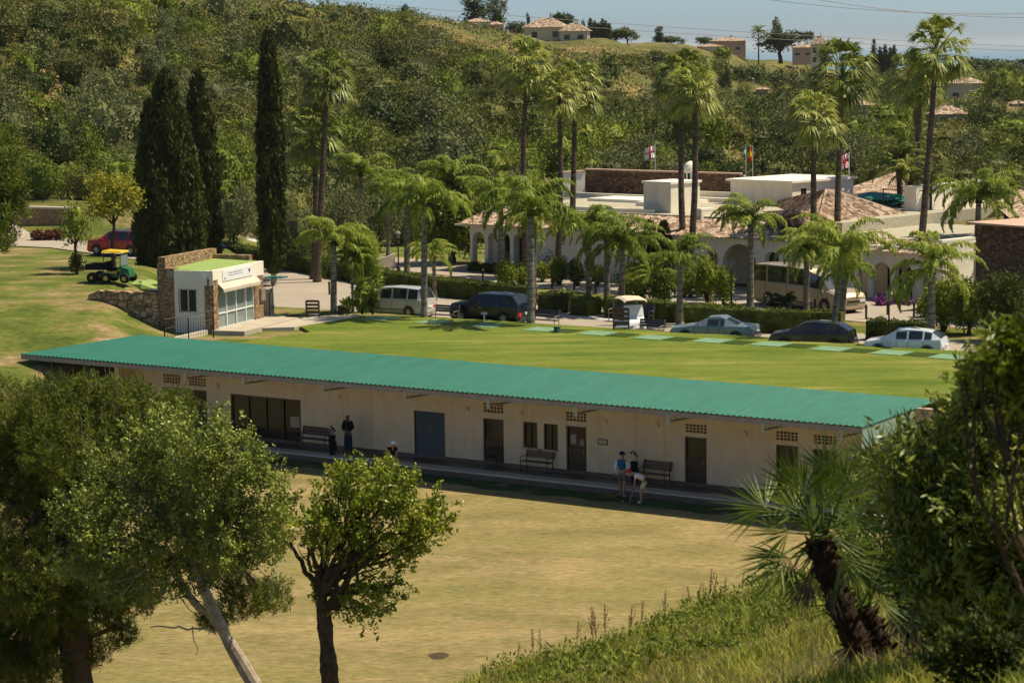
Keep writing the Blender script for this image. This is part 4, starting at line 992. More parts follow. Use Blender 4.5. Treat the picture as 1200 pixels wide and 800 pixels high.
vehicle('parked_car', 'dark saloon with a pale bonnet half hidden behind the kiosk roof', 'car', g, yawR + .12, 'car_black', 4.6, 1.78, 1.42, SEDP(4.6, 1.42), (1.4, -1.4))
# minibus
bx = carat(948, 361, Z0 + .02); by = math.atan2(-.85, .56)
BUSP = [(3.6, .80, .85, .8, 'f'), (3.4, .98, 1.05, .86, 'h'), (2.7, 1.15, 1.25, .84, 'ws'), (2.0, 1.20, 1.95, .84, 'win'), (1.2, 1.25, 2.12, .86, 'p'), (1.1, 1.3, 2.25, .90, 'win'), (-.6, 1.3, 2.30, .90, 'p'), (-.66, 1.3, 2.30, .90, 'win'), (-2.4, 1.3, 2.30, .90, 'p'), (-2.46, 1.3, 2.30, .90, 'win'), (-3.45, 1.3, 2.26, .90, 'p'), (-3.6, 1.1, 2.15, .88, 'b')]
vehicle('minibus', 'gold and cream minibus with long dark windows standing outside the arches', 'minibus', bx, by, 'bus_gold', 7.2, 2.1, 2.35, BUSP, (2.5, -2.2), .38)
# golf cart
t = thing('golf_cart', 'white golf cart with a cream canopy facing the tee lawn', 'golf cart', gz(739, 391, Z0 + .02), -PI / 2 + .25)
mb = MB(); mb.hexa([(-1.1, -.55, .25), (1.15, -.5, .25), (1.15, .5, .25), (-1.1, .55, .25), (-1.1, -.55, .6), (.35, -.5, .45), (.35, .5, .45), (-1.1, .55, .6)])
mb.hexa([(.55, -.55, .3), (1.25, -.45, .3), (1.25, .45, .3), (.55, .55, .3), (.55, -.52, .95), (1.1, -.38, .68), (1.1, .38, .68), (.55, .52, .95)]); mb.build('body', 'cloth_white', t)
mb = MB(); V = []
for i, (x, z) in enumerate(((-.95, 1.76), (-.8, 1.84), (0, 1.9), (.7, 1.86), (.9, 1.78))):
    for j, (y, dz) in enumerate(((-.6, -.1), (-.45, -.01), (0, .02), (.45, -.01), (.6, -.1))): V.append((x, y, z + dz))
mb.add(V, [(i * 5 + j, (i + 1) * 5 + j, (i + 1) * 5 + j + 1, i * 5 + j + 1) for i in range(4) for j in range(4)]); mb.add([(v[0], v[1], v[2] - .04) for v in V], [(i * 5 + j, i * 5 + j + 1, (i + 1) * 5 + j + 1, (i + 1) * 5 + j) for i in range(4) for j in range(4)]); mb.build('canopy', 'cloth_beige', t)
mb = MB(); mb.box((-.35, 0, .75), (.55, 1., .14)); mb.box((-.65, 0, 1.05), (.12, 1., .5)); mb.build('seat', 'wood_brown', t)
mb = MB(); mb.hexa([(.6, -.5, .95), (.62, .5, .95), (.64, .5, .95), (.62, -.5, .95), (.42, -.5, 1.5), (.42, .5, 1.5), (.44, .5, 1.5), (.44, -.5, 1.5)]); mb.build('windscreen', 'cloth_white', t)
for x, y in ((.62, .52), (.62, -.52), (-.8, .52), (-.8, -.52)): mb = MB(); mb.tube([(x, y, .5), (x - .2 * (x > 0), y, 1.78)], .02, 6); mb.build('roof_post', 'iron_black', t)
for x in (.85, -.75):
    for s in (1, -1): mb = MB(); mb.wheel((x, s * .52, .23), .23, .18); wh = mb.build('wheel', 'rubber', t); mb = MB(); mb.wheel((x, s * .615, .23), .13, .02); mb.build('rim', 'rim_silver', wh)
for s in (1, -1): mb = MB(); mb.box((1.2, s * .28, .52), (.06, .16, .1)); mb.build('headlight', 'lamp_clear', t)
# utility vehicle
g = (-21.0, 126.4, 0); uz = tz1(g[0], g[1]); t = thing('utility_vehicle', 'green and yellow utility vehicle with a yellow roof on the grass bank', 'utility vehicle', (g[0], g[1], uz + .02), -.25, None, .88)
mb = MB(); mb.box((-.78, 0, .82), (1.15, 1.3, .10)); mb.box((-.78, .62, .98), (1.15, .05, .26)); mb.box((-.78, -.62, .98), (1.15, .05, .26)); mb.box((-1.34, 0, .98), (.05, 1.28, .26)); mb.box((-.22, 0, .98), (.05, 1.28, .26)); mb.build('cargo_box', 'cloth_black', t)
mb = MB(); mb.box((.35, 0, .42), (2.0, .9, .18)); mb.box((.25, .48, .55), (.7, .15, .2)); mb.box((.25, -.48, .55), (.7, .15, .2)); mb.hexa([(.75, -.5, .45), (1.35, -.42, .45), (1.35, .42, .45), (.75, .5, .45), (.75, -.5, 1.0), (1.28, -.36, .8), (1.28, .36, .8), (.75, .5, 1.0)]); mb.build('body', 'green_paint', t)
mb = MB(); mb.box((.30, 0, .66), (.7, 1.1, .06)); mb.box((.25, -.56, .62), (.75, .03, .07)); mb.build('floor_trim', 'yellow_paint', t)
mb = MB(); mb.box((.12, .28, .78), (.42, .44, .12)); mb.box((-.1, .28, 1.05), (.1, .44, .42)); mb.build('seat', 'cloth_black', t); mb = MB(); mb.box((.12, -.28, .78), (.42, .44, .12)); mb.box((-.1, -.28, 1.05), (.1, .44, .42)); mb.build('seat', 'cloth_black', t)
mb = MB(); mb.hexa([(-.3, -.66, 1.82), (.95, -.62, 1.78), (.95, .62, 1.78), (-.3, .66, 1.82), (-.24, -.58, 1.93), (.9, -.56, 1.88), (.9, .56, 1.88), (-.24, .58, 1.93)]); mb.build('roof', 'yellow_paint', t)
for x, y, x2 in ((.8, .52, .88), (.8, -.52, .88), (-.2, .56, -.2), (-.2, -.56, -.2)): mb = MB(); mb.tube([(x, y, .6), (x2, y, 1.82)], .025, 6); mb.build('roof_post', 'green_paint' if x > 0 else 'iron_black', t)
mb = MB(); mb.box((.86, 0, 1.38), (.02, 1.05, .72)); mb.build('windscreen', 'glass_pale', t)
for x, r_ in ((1.12, .27), (-.05, .29), (-.95, .31)):
    for s in (1, -1): mb = MB(); mb.wheel((x, s * .58, r_), r_, .26); wh = mb.build('wheel', 'rubber', t); mb = MB(); mb.wheel((x, s * .72, r_), r_ * (.5 if x > -.5 else .3), .03); mb.build('rim', 'yellow_paint', wh)
# low green tarpaulin and dark bin behind the kiosk
g = gy(168, 331, 128.); mb = MB(); core(mb, (0, 0, .05), (1.1, .8, .42), 12, np.random.default_rng(3)); o = mb.build('tarpaulin_heap', 'turf_roof'); o.location = (g[0], g[1], tz1(g[0], g[1])); tag(o, 'pale green sheeted heap on the grass between the utility vehicle and the kiosk', 'heap')
g = gy(180.5, 333, 124.); bin_('tall dark wheelie bin standing against the back corner of the kiosk', (g[0], g[1], tz1(g[0], g[1])), 'shutter_blue', .3, 1.15)
# ------------------------------------------------------------------ clubhouse
CP0 = np.array((-2.5, 157.)); CD = nz(np.array((23.5, -21.))); CN = np.array((-CD[1], CD[0])); CA = math.atan2(CD[1], CD[0])
club = thing('clubhouse', 'rambling cream clubhouse with arched arcades and clay tile roofs behind the palms', 'clubhouse', (CP0[0], CP0[1], 0), CA)
def cl(x, y, z): d = np.array((x, y)) - CP0; return np.array((d @ CD, d @ CN, z))
def clp(px, py, Y): g = gy(px, py, Y); return cl(*g)
def cpx(px):   # x along the facade for an image column
    a = (px - 600) / CF - .012 * 0; return (a * CP0[1] - CP0[0]) / (CD[0] - a * CD[1])
def cc(name, mb, mat, p=None): return mb.build(name, mat, p or club)
def ribbed(mb, a, b, c, d, pitch=.32, amp=.05):
    a, b, c, d = [np.asarray(k, float) for k in (a, b, c, d)]; L = max(np.linalg.norm(b - a), np.linalg.norm(c - d)); n = max(2, int(L / pitch)) * 4; m = 3
    nrm = nz(np.cross(b - a, d - a)); nrm = nrm * (1 if nrm[2] > 0 else -1)
    u = np.linspace(0, 1, n + 1)[:, None, None]; v = np.linspace(0, 1, m)[None, :, None]
    P = (a * (1 - u) + b * u) * (1 - v) + (d * (1 - u) + c * u) * v + nrm * (amp * np.abs(np.sin(np.linspace(0, 1, n + 1) * n / 4 * PI)))[:, None, None]
    i = np.arange(n)[:, None] * m + np.arange(m - 1)[None, :]
    mb.add(P.reshape(-1, 3), np.stack([i, i + m, i + m + 1, i + 1], -1).reshape(-1, 4))
def arcade(mb, x0, x1, z0, z1, arches, y0, y1):
    arches = sorted(arches); xs = x0
    for a, b, zt in arches:
        if a - xs > .01: mb.box(((xs + a) / 2, (y0 + y1) / 2, (z0 + z1) / 2), (a - xs, y1 - y0, z1 - z0))
        r = (b - a) / 2; K = 10
        pts = [(a + r - r * math.cos(PI * k / K), zt - r + r * math.sin(PI * k / K)) for k in range(K + 1)]
        for (xa, za), (xb, zb) in zip(pts[:-1], pts[1:]): mb.hexa([(xa, y0, za), (xb, y0, zb), (xb, y1, zb), (xa, y1, za), (xa, y0, z1), (xb, y0, z1), (xb, y1, z1), (xa, y1, z1)])
        xs = b
    if x1 - xs > .01: mb.box(((xs + x1) / 2, (y0 + y1) / 2, (z0 + z1) / 2), (x1 - xs, y1 - y0, z1 - z0))
arch = [(cpx(a), cpx(b), z) for a, b, z in ((555, 569, 6.2), (573, 585, 6.2), (588, 599, 6.2), (603, 614, 6.2), (829, 843, 5.9), (848.5, 888, 6.35), (898, 915, 6.0), (1008, 1019, 5.75), (1026, 1046, 5.75), (1051, 1072, 5.75), (1080, 1098, 5.75))]
mb = MB(); arcade(mb, -.2, cpx(1108), 3.6, 6.7, arch, 0, .45); cc('arcade_wall', mb, 'wall_club')
mb = MB(); mb.box((cpx(830), -.03, 6.6), (cpx(1108) - .3 + 6, .12, .12)); cc('cornice', mb, 'wall_club')
mb = MB(); mb.box((18, 2.6, 5.1), (38, .3, 3.3)); cc('inner_wall', mb, 'wall_club')
for px in (562, 579, 593, 608, 852, 1013, 1036, 1061, 1089):
    x = cpx(px) + .1; mb = MB(); mb.box((x + .5, 2.42, 4.9), (.9, .06, 2.4)); cc('door', mb, 'glass_dark')
mb = MB(); mb.box((cpx(870) + .7, 2.38, 4.9), (2.0, .1, 2.6)); cc('door', mb, 'door_black')
mb = MB(); ribbed(mb, (-.8, -.6, 6.72), (16.5, -.6, 6.72), (16.5, 2.6, 7.55), (-.8, 2.6, 7.55)); ribbed(mb, (cpx(700), -.6, 6.72), (cpx(958), -.6, 6.72), (cpx(953), 2.2, 7.5), (cpx(700), 2.6, 7.55)); ribbed(mb, (cpx(1000), -.6, 6.5), (cpx(1100), -.6, 6.35), (cpx(1100), 1.6, 6.9), (cpx(1000), 1.6, 7.0))
cc('tile_eave', mb, 'roof_tiles')
mb = MB(); mb.box((13, 12.5, 7.3), (28, 19.8, .7)); mb.box((32, 7, 6.75), (12, 11, .5)); cc('flat_roof', mb, 'gravel_roof')
mb = MB(); mb.box((9, 14, 7.75), (26, .25, .35)); mb.box((12, 18.5, 7.8), (20, .25, .4)); mb.box((6, 3.2, 7.72), (13, .25, .3)); cc('parapet', mb, 'wall_club')
mb = MB(); mb.box((5, 12, 7.72), (8, 3, .25)); mb.box((8.5, 9, 7.78), (3, 1.5, .3)); cc('skylight_plinth', mb, 'wall_white')
# stone parapet wall at the back
a, b = clp(686, 223, 172), clp(868, 230, 168); a[2] = b[2] = 7.6
def slabwall(name, a, b, h0, h1, th, mat, cap=None):
    d = nz(np.array((b[0] - a[0], b[1] - a[1], 0))); n_ = np.array((-d[1], d[0], 0)) * th
    mb = MB(); mb.hexa([a, b, b + n_, a + n_, a + (0, 0, h0), b + (0, 0, h1), b + n_ + (0, 0, h1), a + n_ + (0, 0, h0)]); o = cc(name, mb, mat)
    if cap: mb = MB(); e = n_ * .15; mb.hexa([a - e + (0, 0, h0), b - e + (0, 0, h1), b + n_ + e + (0, 0, h1), a + n_ + e + (0, 0, h0), a - e + (0, 0, h0 + .1), b - e + (0, 0, h1 + .1), b + n_ + e + (0, 0, h1 + .1), a + n_ + e + (0, 0, h0 + .1)]); mb.build('coping', cap, o)
slabwall('stone_parapet', a, b, 1.75, 1.5, .4, 'stone_brown', 'wall_pink')
a = clp(660, 220, 171); b = clp(685.5, 221, 171.6); a[2] = b[2] = 7.0; slabwall('side_wall', a, b, 2.2, 2.25, .5, 'wall_white', 'wall_pink')
def block(name, corner_px, Y, zt, l_px, r_px, z0, mat, cap=None, window=False):
    g = gy(corner_px, 200, Y); X = g[0]; q = .7071
    al, ar = (gy(l_px, 200, 1.)[0]), (gy(r_px, 200, 1.)[0])
    Ll = (X - al * Y) / (q + al * q); Lr = (ar * Y - X) / (q - ar * q)
    c = np.array((X, Y)); l = c + np.array((-q, q)) * Ll; r = c + np.array((q, q)) * Lr; bk = l + r - c
    V0 = [cl(*p, z0) for p in (c, r, bk, l)]; V1 = [cl(*p, zt) for p in (c, r, bk, l)]
    mb = MB(); mb.hexa(V0 + V1); o = cc(name, mb, mat)
    if cap:
        m_ = np.mean(V1, 0); V2 = [m_ + (v - m_) * (1.08, 1.08, 1) for v in V1]; mb = MB(); mb.hexa(V2 + [v + (0, 0, .14) for v in V2]); mb.build('roof_slab', cap, o)
    if window:
        d = nz(V0[1] - V0[0]); n_ = np.array((d[1], -d[0], 0)); p = V0[0] + d * .9; p[2] = zt - 1.05
        mb = MB(); mb.hexa([p + n_ * .02, p + d * .55 + n_ * .02, p + d * .55 - n_ * .1, p - n_ * .1] + [k + np.array((0, 0, .65)) for k in (p + n_ * .02, p + d * .55 + n_ * .02, p + d * .55 - n_ * .1, p - n_ * .1)]); mb.build('window', 'glass_dark', o)
    return o
block('roof_box', 786, 151, 9.45, 754, 820, 7.2, 'wall_club', 'wall_white')
block('upper_block', 928.5, 156, 9.15, 856, 1000, 7.2, 'wall_club', 'wall_white', True)
block('roof_box', 822, 147.5, 8.0, 816, 836, 7.2, 'wall_club', 'wall_white')
block('terrace_wall', 1074, 150, 9.2, 1060, 1165, 6.8, 'wall_club')
block('corner_block', 1106, 129.5, 7.35, 1100, 1142, 3.6, 'wall_club', 'wall_white')
# cupola
g = clp(809, 212, 167); mb = MB(); mb.lathe((g[0], g[1], 7.6), [(.42, 0), (.42, 1.75), (.52, 1.8), (.52, 1.9)], 8); cu = cc('cupola', mb, 'wall_white')
mb = MB(); mb.lathe((g[0], g[1], 9.5), [(.5, 0), (.47, .2), (.38, .4), (.22, .55), (.03, .64)], 14); mb.build('dome', 'wall_white', cu)
for i in range(8):
    a = PI / 8 + i * PI / 4; mb = MB(); mb.box((g[0] + .40 * math.cos(a), g[1] + .40 * math.sin(a), 9.1), (.04, .16, .4), a); mb.build('opening', 'glass_dark', cu)
# hipped roofs
def hip(corners, apex, name='hip_roof', base=.0):
    mb = MB(); n = len(corners)
    for i in range(n): ribbed(mb, corners[i], corners[(i + 1) % n], apex, apex)
    o = cc(name, mb, 'roof_tiles'); mb = MB()
    for c in corners: mb.tube([c, apex], .1, 6)
    mb.build('ridge_tiles', 'roof_tiles', o); return o
def atz(px, py, z): g = gz(px, py, z); return cl(*g)
F_, L_, R_ = atz(955, 276, 7.1), atz(892, 241, 7.4), atz(1078, 256, 7.3); A_ = clp(968, 223, 147); B_ = L_ + R_ - F_
hip([F_, R_, B_, L_], A_)
F_, L_, R_ = atz(950, 274, 7.0), atz(884, 271, 7.0), atz(958, 252, 7.6); hip([F_, R_, L_ + R_ - F_, L_], clp(930, 247, 141))
F_, L_, R_ = atz(1012, 240, 7.8), atz(982, 226, 8.), atz(1075, 238, 7.8); hip([F_, R_, L_ + R_ - F_, L_], clp(1050, 203, 172))
F_, L_, R_ = atz(876, 230, 7.8), atz(822, 222, 7.8), atz(900, 222, 7.9); hip([F_, R_, L_ + R_ - F_, L_], clp(872, 206, 170))
F_, L_, R_ = atz(1190, 262, 7.6), atz(1165, 240, 7.8), atz(1290, 245, 7.8); hip([F_, R_, L_ + R_ - F_, L_], clp(1230, 205, 160))
# pergola, tarps
mb = MB(); g = clp(1035, 232, 152); 
for dx in (0, 1.6, 3.2):
    for dy in (0, 2.): mb.box((g[0] + dx, g[1] + dy, 8.1), (.06, .06, 1.6))
for dy in (0, 2.): mb.box((g[0] + 1.6, g[1] + dy, 8.92), (3.3, .06, .06))
cc('pergola', mb, 'iron_black')
for px, py, w in ((1030, 230, 2.4), (1058, 233, 2.2), (1000 + 38, 236, 2.0)):
    g = clp(px, py, 154); mb = MB(); mb.box((0, 0, 0), (w, 1.6, .08)); o = cc('shade_sail', mb, 'tarp_green'); o.location = g; o.rotation_euler = (.15, .05, 0)
# brown stone block at right
a, b = clp(1143, 330, 126), clp(1300, 338, 118.5); a[2] = b[2] = 3.6; slabwall('stone_wall', a, b, 5.05, 5.05, 5, 'stone_brown', 'wall_pink')

# flags
def flag(name, label, px, py, Y, base, w, h, paint, cat='flag'):
    top = gy(px, py, Y); t = thing(name, label, cat, (top[0], top[1], base)); H = top[2] - base
    mb = MB(); mb.tube([(0, 0, 0), (0, 0, H + .1)], .03, 6); mb.build('pole', 'white_paint', t); nx, nzv = 10, 9; rr_ = random.Random(label); tones = {}
    for i in range(nx):
        for j in range(nzv):
            f = lambda u, v: (-u * w, .12 * math.sin(u * 7 + v * 2), H - v * h - u * u * .25 * h)
            u0, u1, v0, v1 = i / nx, (i + 1) / nx, j / nzv, (j + 1) / nzv; tones.setdefault(paint((u0 + u1) / 2, (v0 + v1) / 2), MB()).add([f(u0, v1), f(u1, v1), f(u1, v0), f(u0, v0)], [(0, 1, 2, 3)])
    mm = MB(); ends = []; names = list(tones)
    for k in names: q = tones[k]; o_ = mm.n; mm.v += q.v; mm.f += [tuple(i + o_ for i in f) for f in q.f]; mm.n += q.n; ends.append(len(q.f))
    o = mm.build('cloth', names, t); o.data.polygons.foreach_set('material_index', np.repeat(np.arange(len(names)), ends).astype(np.int32))
flag('flag', 'white flag with a red cross flying over the clubhouse roof', 767.5, 171, 176, 8.5, .72, .85, lambda u, v: 'flag_red' if abs(u - .5) < .08 or abs(v - .5) < .08 else 'flag_white')
flag('flag', 'red and yellow striped flag hanging beyond the clubhouse', 882, 172, 185, 7., .35, 1.05, lambda u, v: 'flag_yellow' if .25 < v < .7 else 'flag_red')
flag('flag', 'white flag with red and blue crosses flying left of the spiky dark palm', 995, 180, 165, 7.5, .62, .95, lambda u, v: 'flag_red' if abs(u - .5) < .09 or abs(v - .5) < .09 or abs(u - v) < .06 or abs(u + v - 1) < .06 else 'flag_blue' if (u < .25 and .3 < v < .4) else 'flag_white')
flag('flag', 'small pale green and white flag hanging left of the red and yellow one', 874, 171, 186, 7., .2, .8, lambda u, v: 'flag_white' if .33 < v < .66 else 'tarp_green')

# lamps, bollards
def lamp(label, px, pyb, h, z=Z0):
    g = gz(px, pyb, z); t = thing('street_lamp', label, 'lamp post', g)
    mb = MB(); mb.lathe((0, 0, 0), [(.12, 0), (.12, .25), (.05, .4), (.035, h - .5), (.06, h - .45)], 10); mb.build('post', 'iron_black', t)
    mb = MB(); mb.lathe((0, 0, h - .45), [(.08, 0), (.17, .3), (.17, .32)], 6); mb.build('lantern', 'glass_pale', t)
    mb = MB(); mb.lathe((0, 0, h - .13), [(.2, 0), (.12, .12), (.03, .18)], 6); mb.build('cap', 'steel_grey', t)
lamp('black lantern lamp post in front of the pale silver-white hatchback', 1041.5, 405, 2.6)
lamp('black lantern lamp post beside the bright green bush left of the minibus', 857, 366, 2.8)
lamp('slim lamp post by the sandy wall behind the left hedge', 467, 318, 2.6)
for px, py in ((386, 345), (566, 330), (647, 338), (673, 340), (698, 344), (675, 331), (701, 334), (650, 332), (1015, 374), (1040, 369), (1071, 371), (955, 367), (926, 367), (897, 362), (1163, 392)):
    mb = MB(); mb.lathe((0, 0, 0), [(.06, 0), (.06, .62), (.075, .64), (.075, .72), (.03, .78)], 8); o = mb.build('bollard', 'iron_black'); o.location = gz(px, py, Z0 + .02)
    wl = 'by the arcade drive at right' if px > 880 else 'on the paving in the middle of the palms' if px > 500 else 'beside the left palm'
    tag(o, 'short black iron bollard ' + wl, 'bollard', 'bollards ' + wl)

# ------------------------------------------------------------------ hedges
def hedge(label, pts, h=1.05, w=.9, z=Z0):
    P_ = [gz(x, y, z) for x, y in pts]; rng = np.random.default_rng(len(label)); mb = MB(); c = MB(); base = P_[0].copy()
    for a, b in zip(P_[:-1], P_[1:]):
        a, b = a - base, b - base; d = nz(b - a); n_ = np.array((-d[1], d[0], 0)); L = np.linalg.norm(b - a)
        A0 = a + n_ * .05; c.hexa([A0, b + n_ * .05, b + n_ * (w - .05), a + n_ * (w - .05), A0 + (0, 0, h - .05), b + n_ * .05 + (0, 0, h - .05), b + n_ * (w - .05) + (0, 0, h - .05), a + n_ * (w - .05) + (0, 0, h - .05)])
        for (area, fn, nn) in ((L * h, lambda u, v: (u, 0 * v, v * h), -n_), (L * h * .6, lambda u, v: (u, 0 * v + w, v * h), n_), (L * w, lambda u, v: (u, v * w, h + 0 * v), np.array((0, 0, 1.)))):
            k = int(area * 190); u = rng.uniform(0, L, k); v = rng.random(k); x, y, zz = fn(u, v)
            Pp = a + d * np.asarray(x)[:, None] + n_ * np.asarray(y)[:, None] + np.array((0, 0, 1.)) * np.asarray(zz)[:, None]
            bumpy = .05 * np.sin(u * 3.1) + .04 * np.sin(u * 7.7 + v * 5)
            Pp = Pp + nn * (bumpy[:, None] + rng.normal(size=(k, 1)) * .03)
            V, Q = leaves(Pp, nz(rng.normal(size=(k, 3)) + nn * .4), nz(nn + rng.normal(size=(k, 3)) * .6), rng.uniform(.09, .16, k), .07); mb.add(V, Q)
    for v in c.v: pass
    o_ = mb.n; mb.v += c.v; mb.f += [tuple(i + o_ for i in f) for f in c.f]; mb.n += c.n
    o = mb.build('hedge', 'leaf_hedge'); o.location = base; return tag(o, label, 'hedge')
hedge('long clipped hedge running from the cypresses to the black car', [(205, 292), (300, 311), (360, 321), (437, 336), (500, 347), (585, 355), (617, 358)])
hedge('short clipped hedge block left of centre between two palm trunks', [(630, 366), (665, 367)], 1.0, 1.1)
hedge('smaller clipped hedge block joined by a leafy shrub right of the first block', [(668, 369), (689, 371)], .95, 1.1)
hedge('clipped hedge behind the golf cart', [(708, 372), (750, 375), (793, 379)], 1.05)
hedge('long clipped hedge behind the blue-grey coupe', [(801, 385), (850, 388), (900, 391), (985, 393)], 1.15)
hedge('clipped hedge behind the pale silver-white hatchback', [(1014, 399), (1086, 403)], 1.0)
hedge('low hedge at the foot of the clubhouse arcade at left', [(548, 318), (600, 323), (640, 326)], .55, .7)

# ------------------------------------------------------------------ palms
def queen_crown(seed, nf=17, L=2.5, droop=1.0, mat='leaf_palm', leaflet=.55):
    rng = np.random.default_rng(seed); mb = MB(); up = np.array((0, 0, 1.))
    for f in range(nf):
        az = 2 * PI * f / nf * 2.4 + rng.uniform(-.25, .25); el = rng.uniform(.45, 1.45) if f % 4 else rng.uniform(-.1, .6); Lf = L * rng.uniform(.8, 1.1); n = 12
        p = np.zeros(3) + (0, 0, rng.uniform(0, .25)); e = el; P_ = [p.copy()]; h = np.array((math.cos(az), math.sin(az), 0)); tw = rng.uniform(-.3, .3)
        for i in range(n): p = p + (h * math.cos(e) + up * math.sin(e)) * Lf / n; P_.append(p.copy()); e -= droop * (.09 + .20 * i / n); 
        P_ = np.array(P_); mb.tube(P_, np.linspace(.032, .008, n + 1), 4, False)
        m = 46; u = np.linspace(.1, 1, m); idx = u * n; i0 = np.minimum(idx.astype(int), n - 1); fr = (idx - i0)[:, None]; Cp = P_[i0] * (1 - fr) + P_[i0 + 1] * fr; T = nz(P_[i0 + 1] - P_[i0])
        S = nz(np.cross(T, up)); Ln = leaflet * np.sin(np.clip(u * 1.05, 0, 1) * PI * .82 + .35)
        for s in (1, -1):
            for lay in (0, 1):
                D = nz(S * s * (.8 - .25 * lay) + T * .55 + up * (.15 - .35 * lay) + rng.normal(size=(m, 3)) * .16); l1 = Ln * rng.uniform(.8, 1.1, m)
                mid = Cp + D * (l1 * .5)[:, None]; D2 = nz(D * .65 - up * .75 * droop + rng.normal(size=(m, 3)) * .1); tip = mid + D2 * (l1 * .55)[:, None]
                Wd = nz(np.cross(D, up + rng.normal(size=(m, 3)) * .4)) * .030
                V = np.stack([Cp, mid + Wd, tip, mid - Wd], 1).reshape(-1, 3); mb.add(V, np.arange(4 * m).reshape(-1, 4))
    return mb.build('crown', mat, link=False)
QC = [queen_crown(s, nf=n_, L=l_) for s, n_, l_ in ((1, 21, 2.75), (2, 18, 2.6), (3, 24, 2.9), (4, 17, 2.5), (5, 20, 2.8), (6, 19, 2.9), (7, 25, 2.6))]
DC = [queen_crown(s, nf=24, L=2.4, droop=.75, mat='leaf_tallpalm', leaflet=.35) for s in (11, 12)]
CYC = queen_crown(21, nf=18, L=1.0, droop=.8, mat='leaf_fan', leaflet=.22)
def fan(mb, o, D, up, pet, R, nseg=18, spread=2.6, droop=.45, rng=None, wf=1., stemr=.015, inner=.5):
    """o hub origin; D direction; fan blade after a petiole"""
    D = nz(D); S = nz(np.cross(D, up)); N = nz(np.cross(S, D)); hub = o + D * pet
    mb.tube([o, o + D * pet * .55 + N * .0, hub], [stemr * 1.5, stemr, stemr * .8], 4, False)
    th = np.linspace(-spread / 2, spread / 2, nseg); w = spread / nseg * R * inner * .62 * wf
    dirs = D * np.cos(th)[:, None] + S * np.sin(th)[:, None] - N * (.10 + .12 * np.abs(th))[:, None]; dirs = nz(dirs + rng.normal(size=(nseg, 3)) * .05)
    Rl = R * (1 - .22 * np.abs(th) / (spread / 2)) * rng.uniform(.9, 1.05, nseg)
    mid = hub + dirs * (Rl * inner)[:, None]; tip = hub + dirs * Rl[:, None] + np.array((0, 0, -1.)) * (Rl * droop * rng.uniform(.6, 1.4, nseg))[:, None] * (1 - inner)
    Wd = nz(np.cross(dirs, N)) * w
    V = np.stack([hub + 0 * mid, mid + Wd, tip, mid - Wd], 1).reshape(-1, 3); mb.add(V, np.arange(4 * nseg).reshape(-1, 4))
def wash_crown(seed, nl=46):
    rng = np.random.default_rng(seed); mb = MB()
    for i in range(nl):
        az = i * 2.399 + rng.uniform(-.2, .2); k = i / nl; el = 1.35 - 2.15 * k + rng.uniform(-.15, .15)
        h = np.array((math.cos(az), math.sin(az), 0)); D = h * math.cos(el) + np.array((0, 0, math.sin(el)))
        fan(mb, np.array((0, 0, .2 - .5 * k)), D, np.array((0, 0, 1.)), rng.uniform(.75, 1.35) * (1 - .1 * k), rng.uniform(.95, 1.25), 16, 2.3, 1. - .3 * k, rng, 1.15, .02, .5)
    return mb.build('crown', 'leaf_tallpalm', link=False)
WC = [wash_crown(s) for s in (1, 2, 3)]
def skirt(seed):
    rng = np.random.default_rng(seed); mb = MB()
    for i in range(9):
        az = rng.uniform(0, 6.28); D = np.array((math.cos(az) * .45, math.sin(az) * .45, -1)); fan(mb, np.array((0, 0, -.35)), D, np.array((math.cos(az), math.sin(az), .3)), .5, .65, 10, 1.2, .5, rng, .9, .012)
    return mb.build('dead_fronds', 'leaf_deadpalm', link=False)
SK = skirt(9)
def palm(kind, label, top, base, Y=None, z=Z0, cs=1., r=(.17, .12), bark='bark_grey', idx=0, lean=0.):
    """top: pixel of the trunk top; base: pixel of the trunk foot"""
    if Y is None: b = gz(base[0], base[1], z)
    else: b = gy(base[0], base[1], Y); b[2] = z if z is not None else tz1(b[0], b[1])
    t_ = gy(top[0], top[1], b[1]); H = t_[2] - b[2]; dx = t_[0] - b[0]
    t = thing('queen_palm' if kind == 'q' else 'fan_palm' if kind == 'w' else 'date_palm' if kind == 'd' else 'cycad', label, 'palm', b, 0)
    n = 12; u = np.linspace(0, 1, n); P_ = np.stack([dx * u + lean * np.sin(u * PI), 0 * u, H * u], -1); R = r[0] + (r[1] - r[0]) * u; R[0] *= 1.25
    if kind == 'q': R = R * (1 + .12 * np.sin(u * PI)); 
    mb = MB(); mb.tube(P_, R, 10); mb.build('trunk', bark, t)
    if kind == 'q': mb = MB(); mb.tube([(dx, 0, H - .15), (dx, 0, H + .1), (dx, 0, H + .35)], [r[1] * 1.5, r[1] * 1.25, .05], 8); mb.build('crownshaft', 'leaf_hedge', t)
    me = {'q': QC, 'w': WC, 'd': DC, 'c': [CYC]}[kind]; me = me[idx % len(me)]
    o = ob('crown', me, t); o.location = (dx, 0, H); o.scale = (cs, cs, cs); o.rotation_euler.z = (idx * 1.3 + top[0] * .1) % 6.28
    if kind == 'w': o = ob('dead_fronds', SK, t); o.location = (dx, 0, H); o.scale = (cs, cs, cs)
    return t
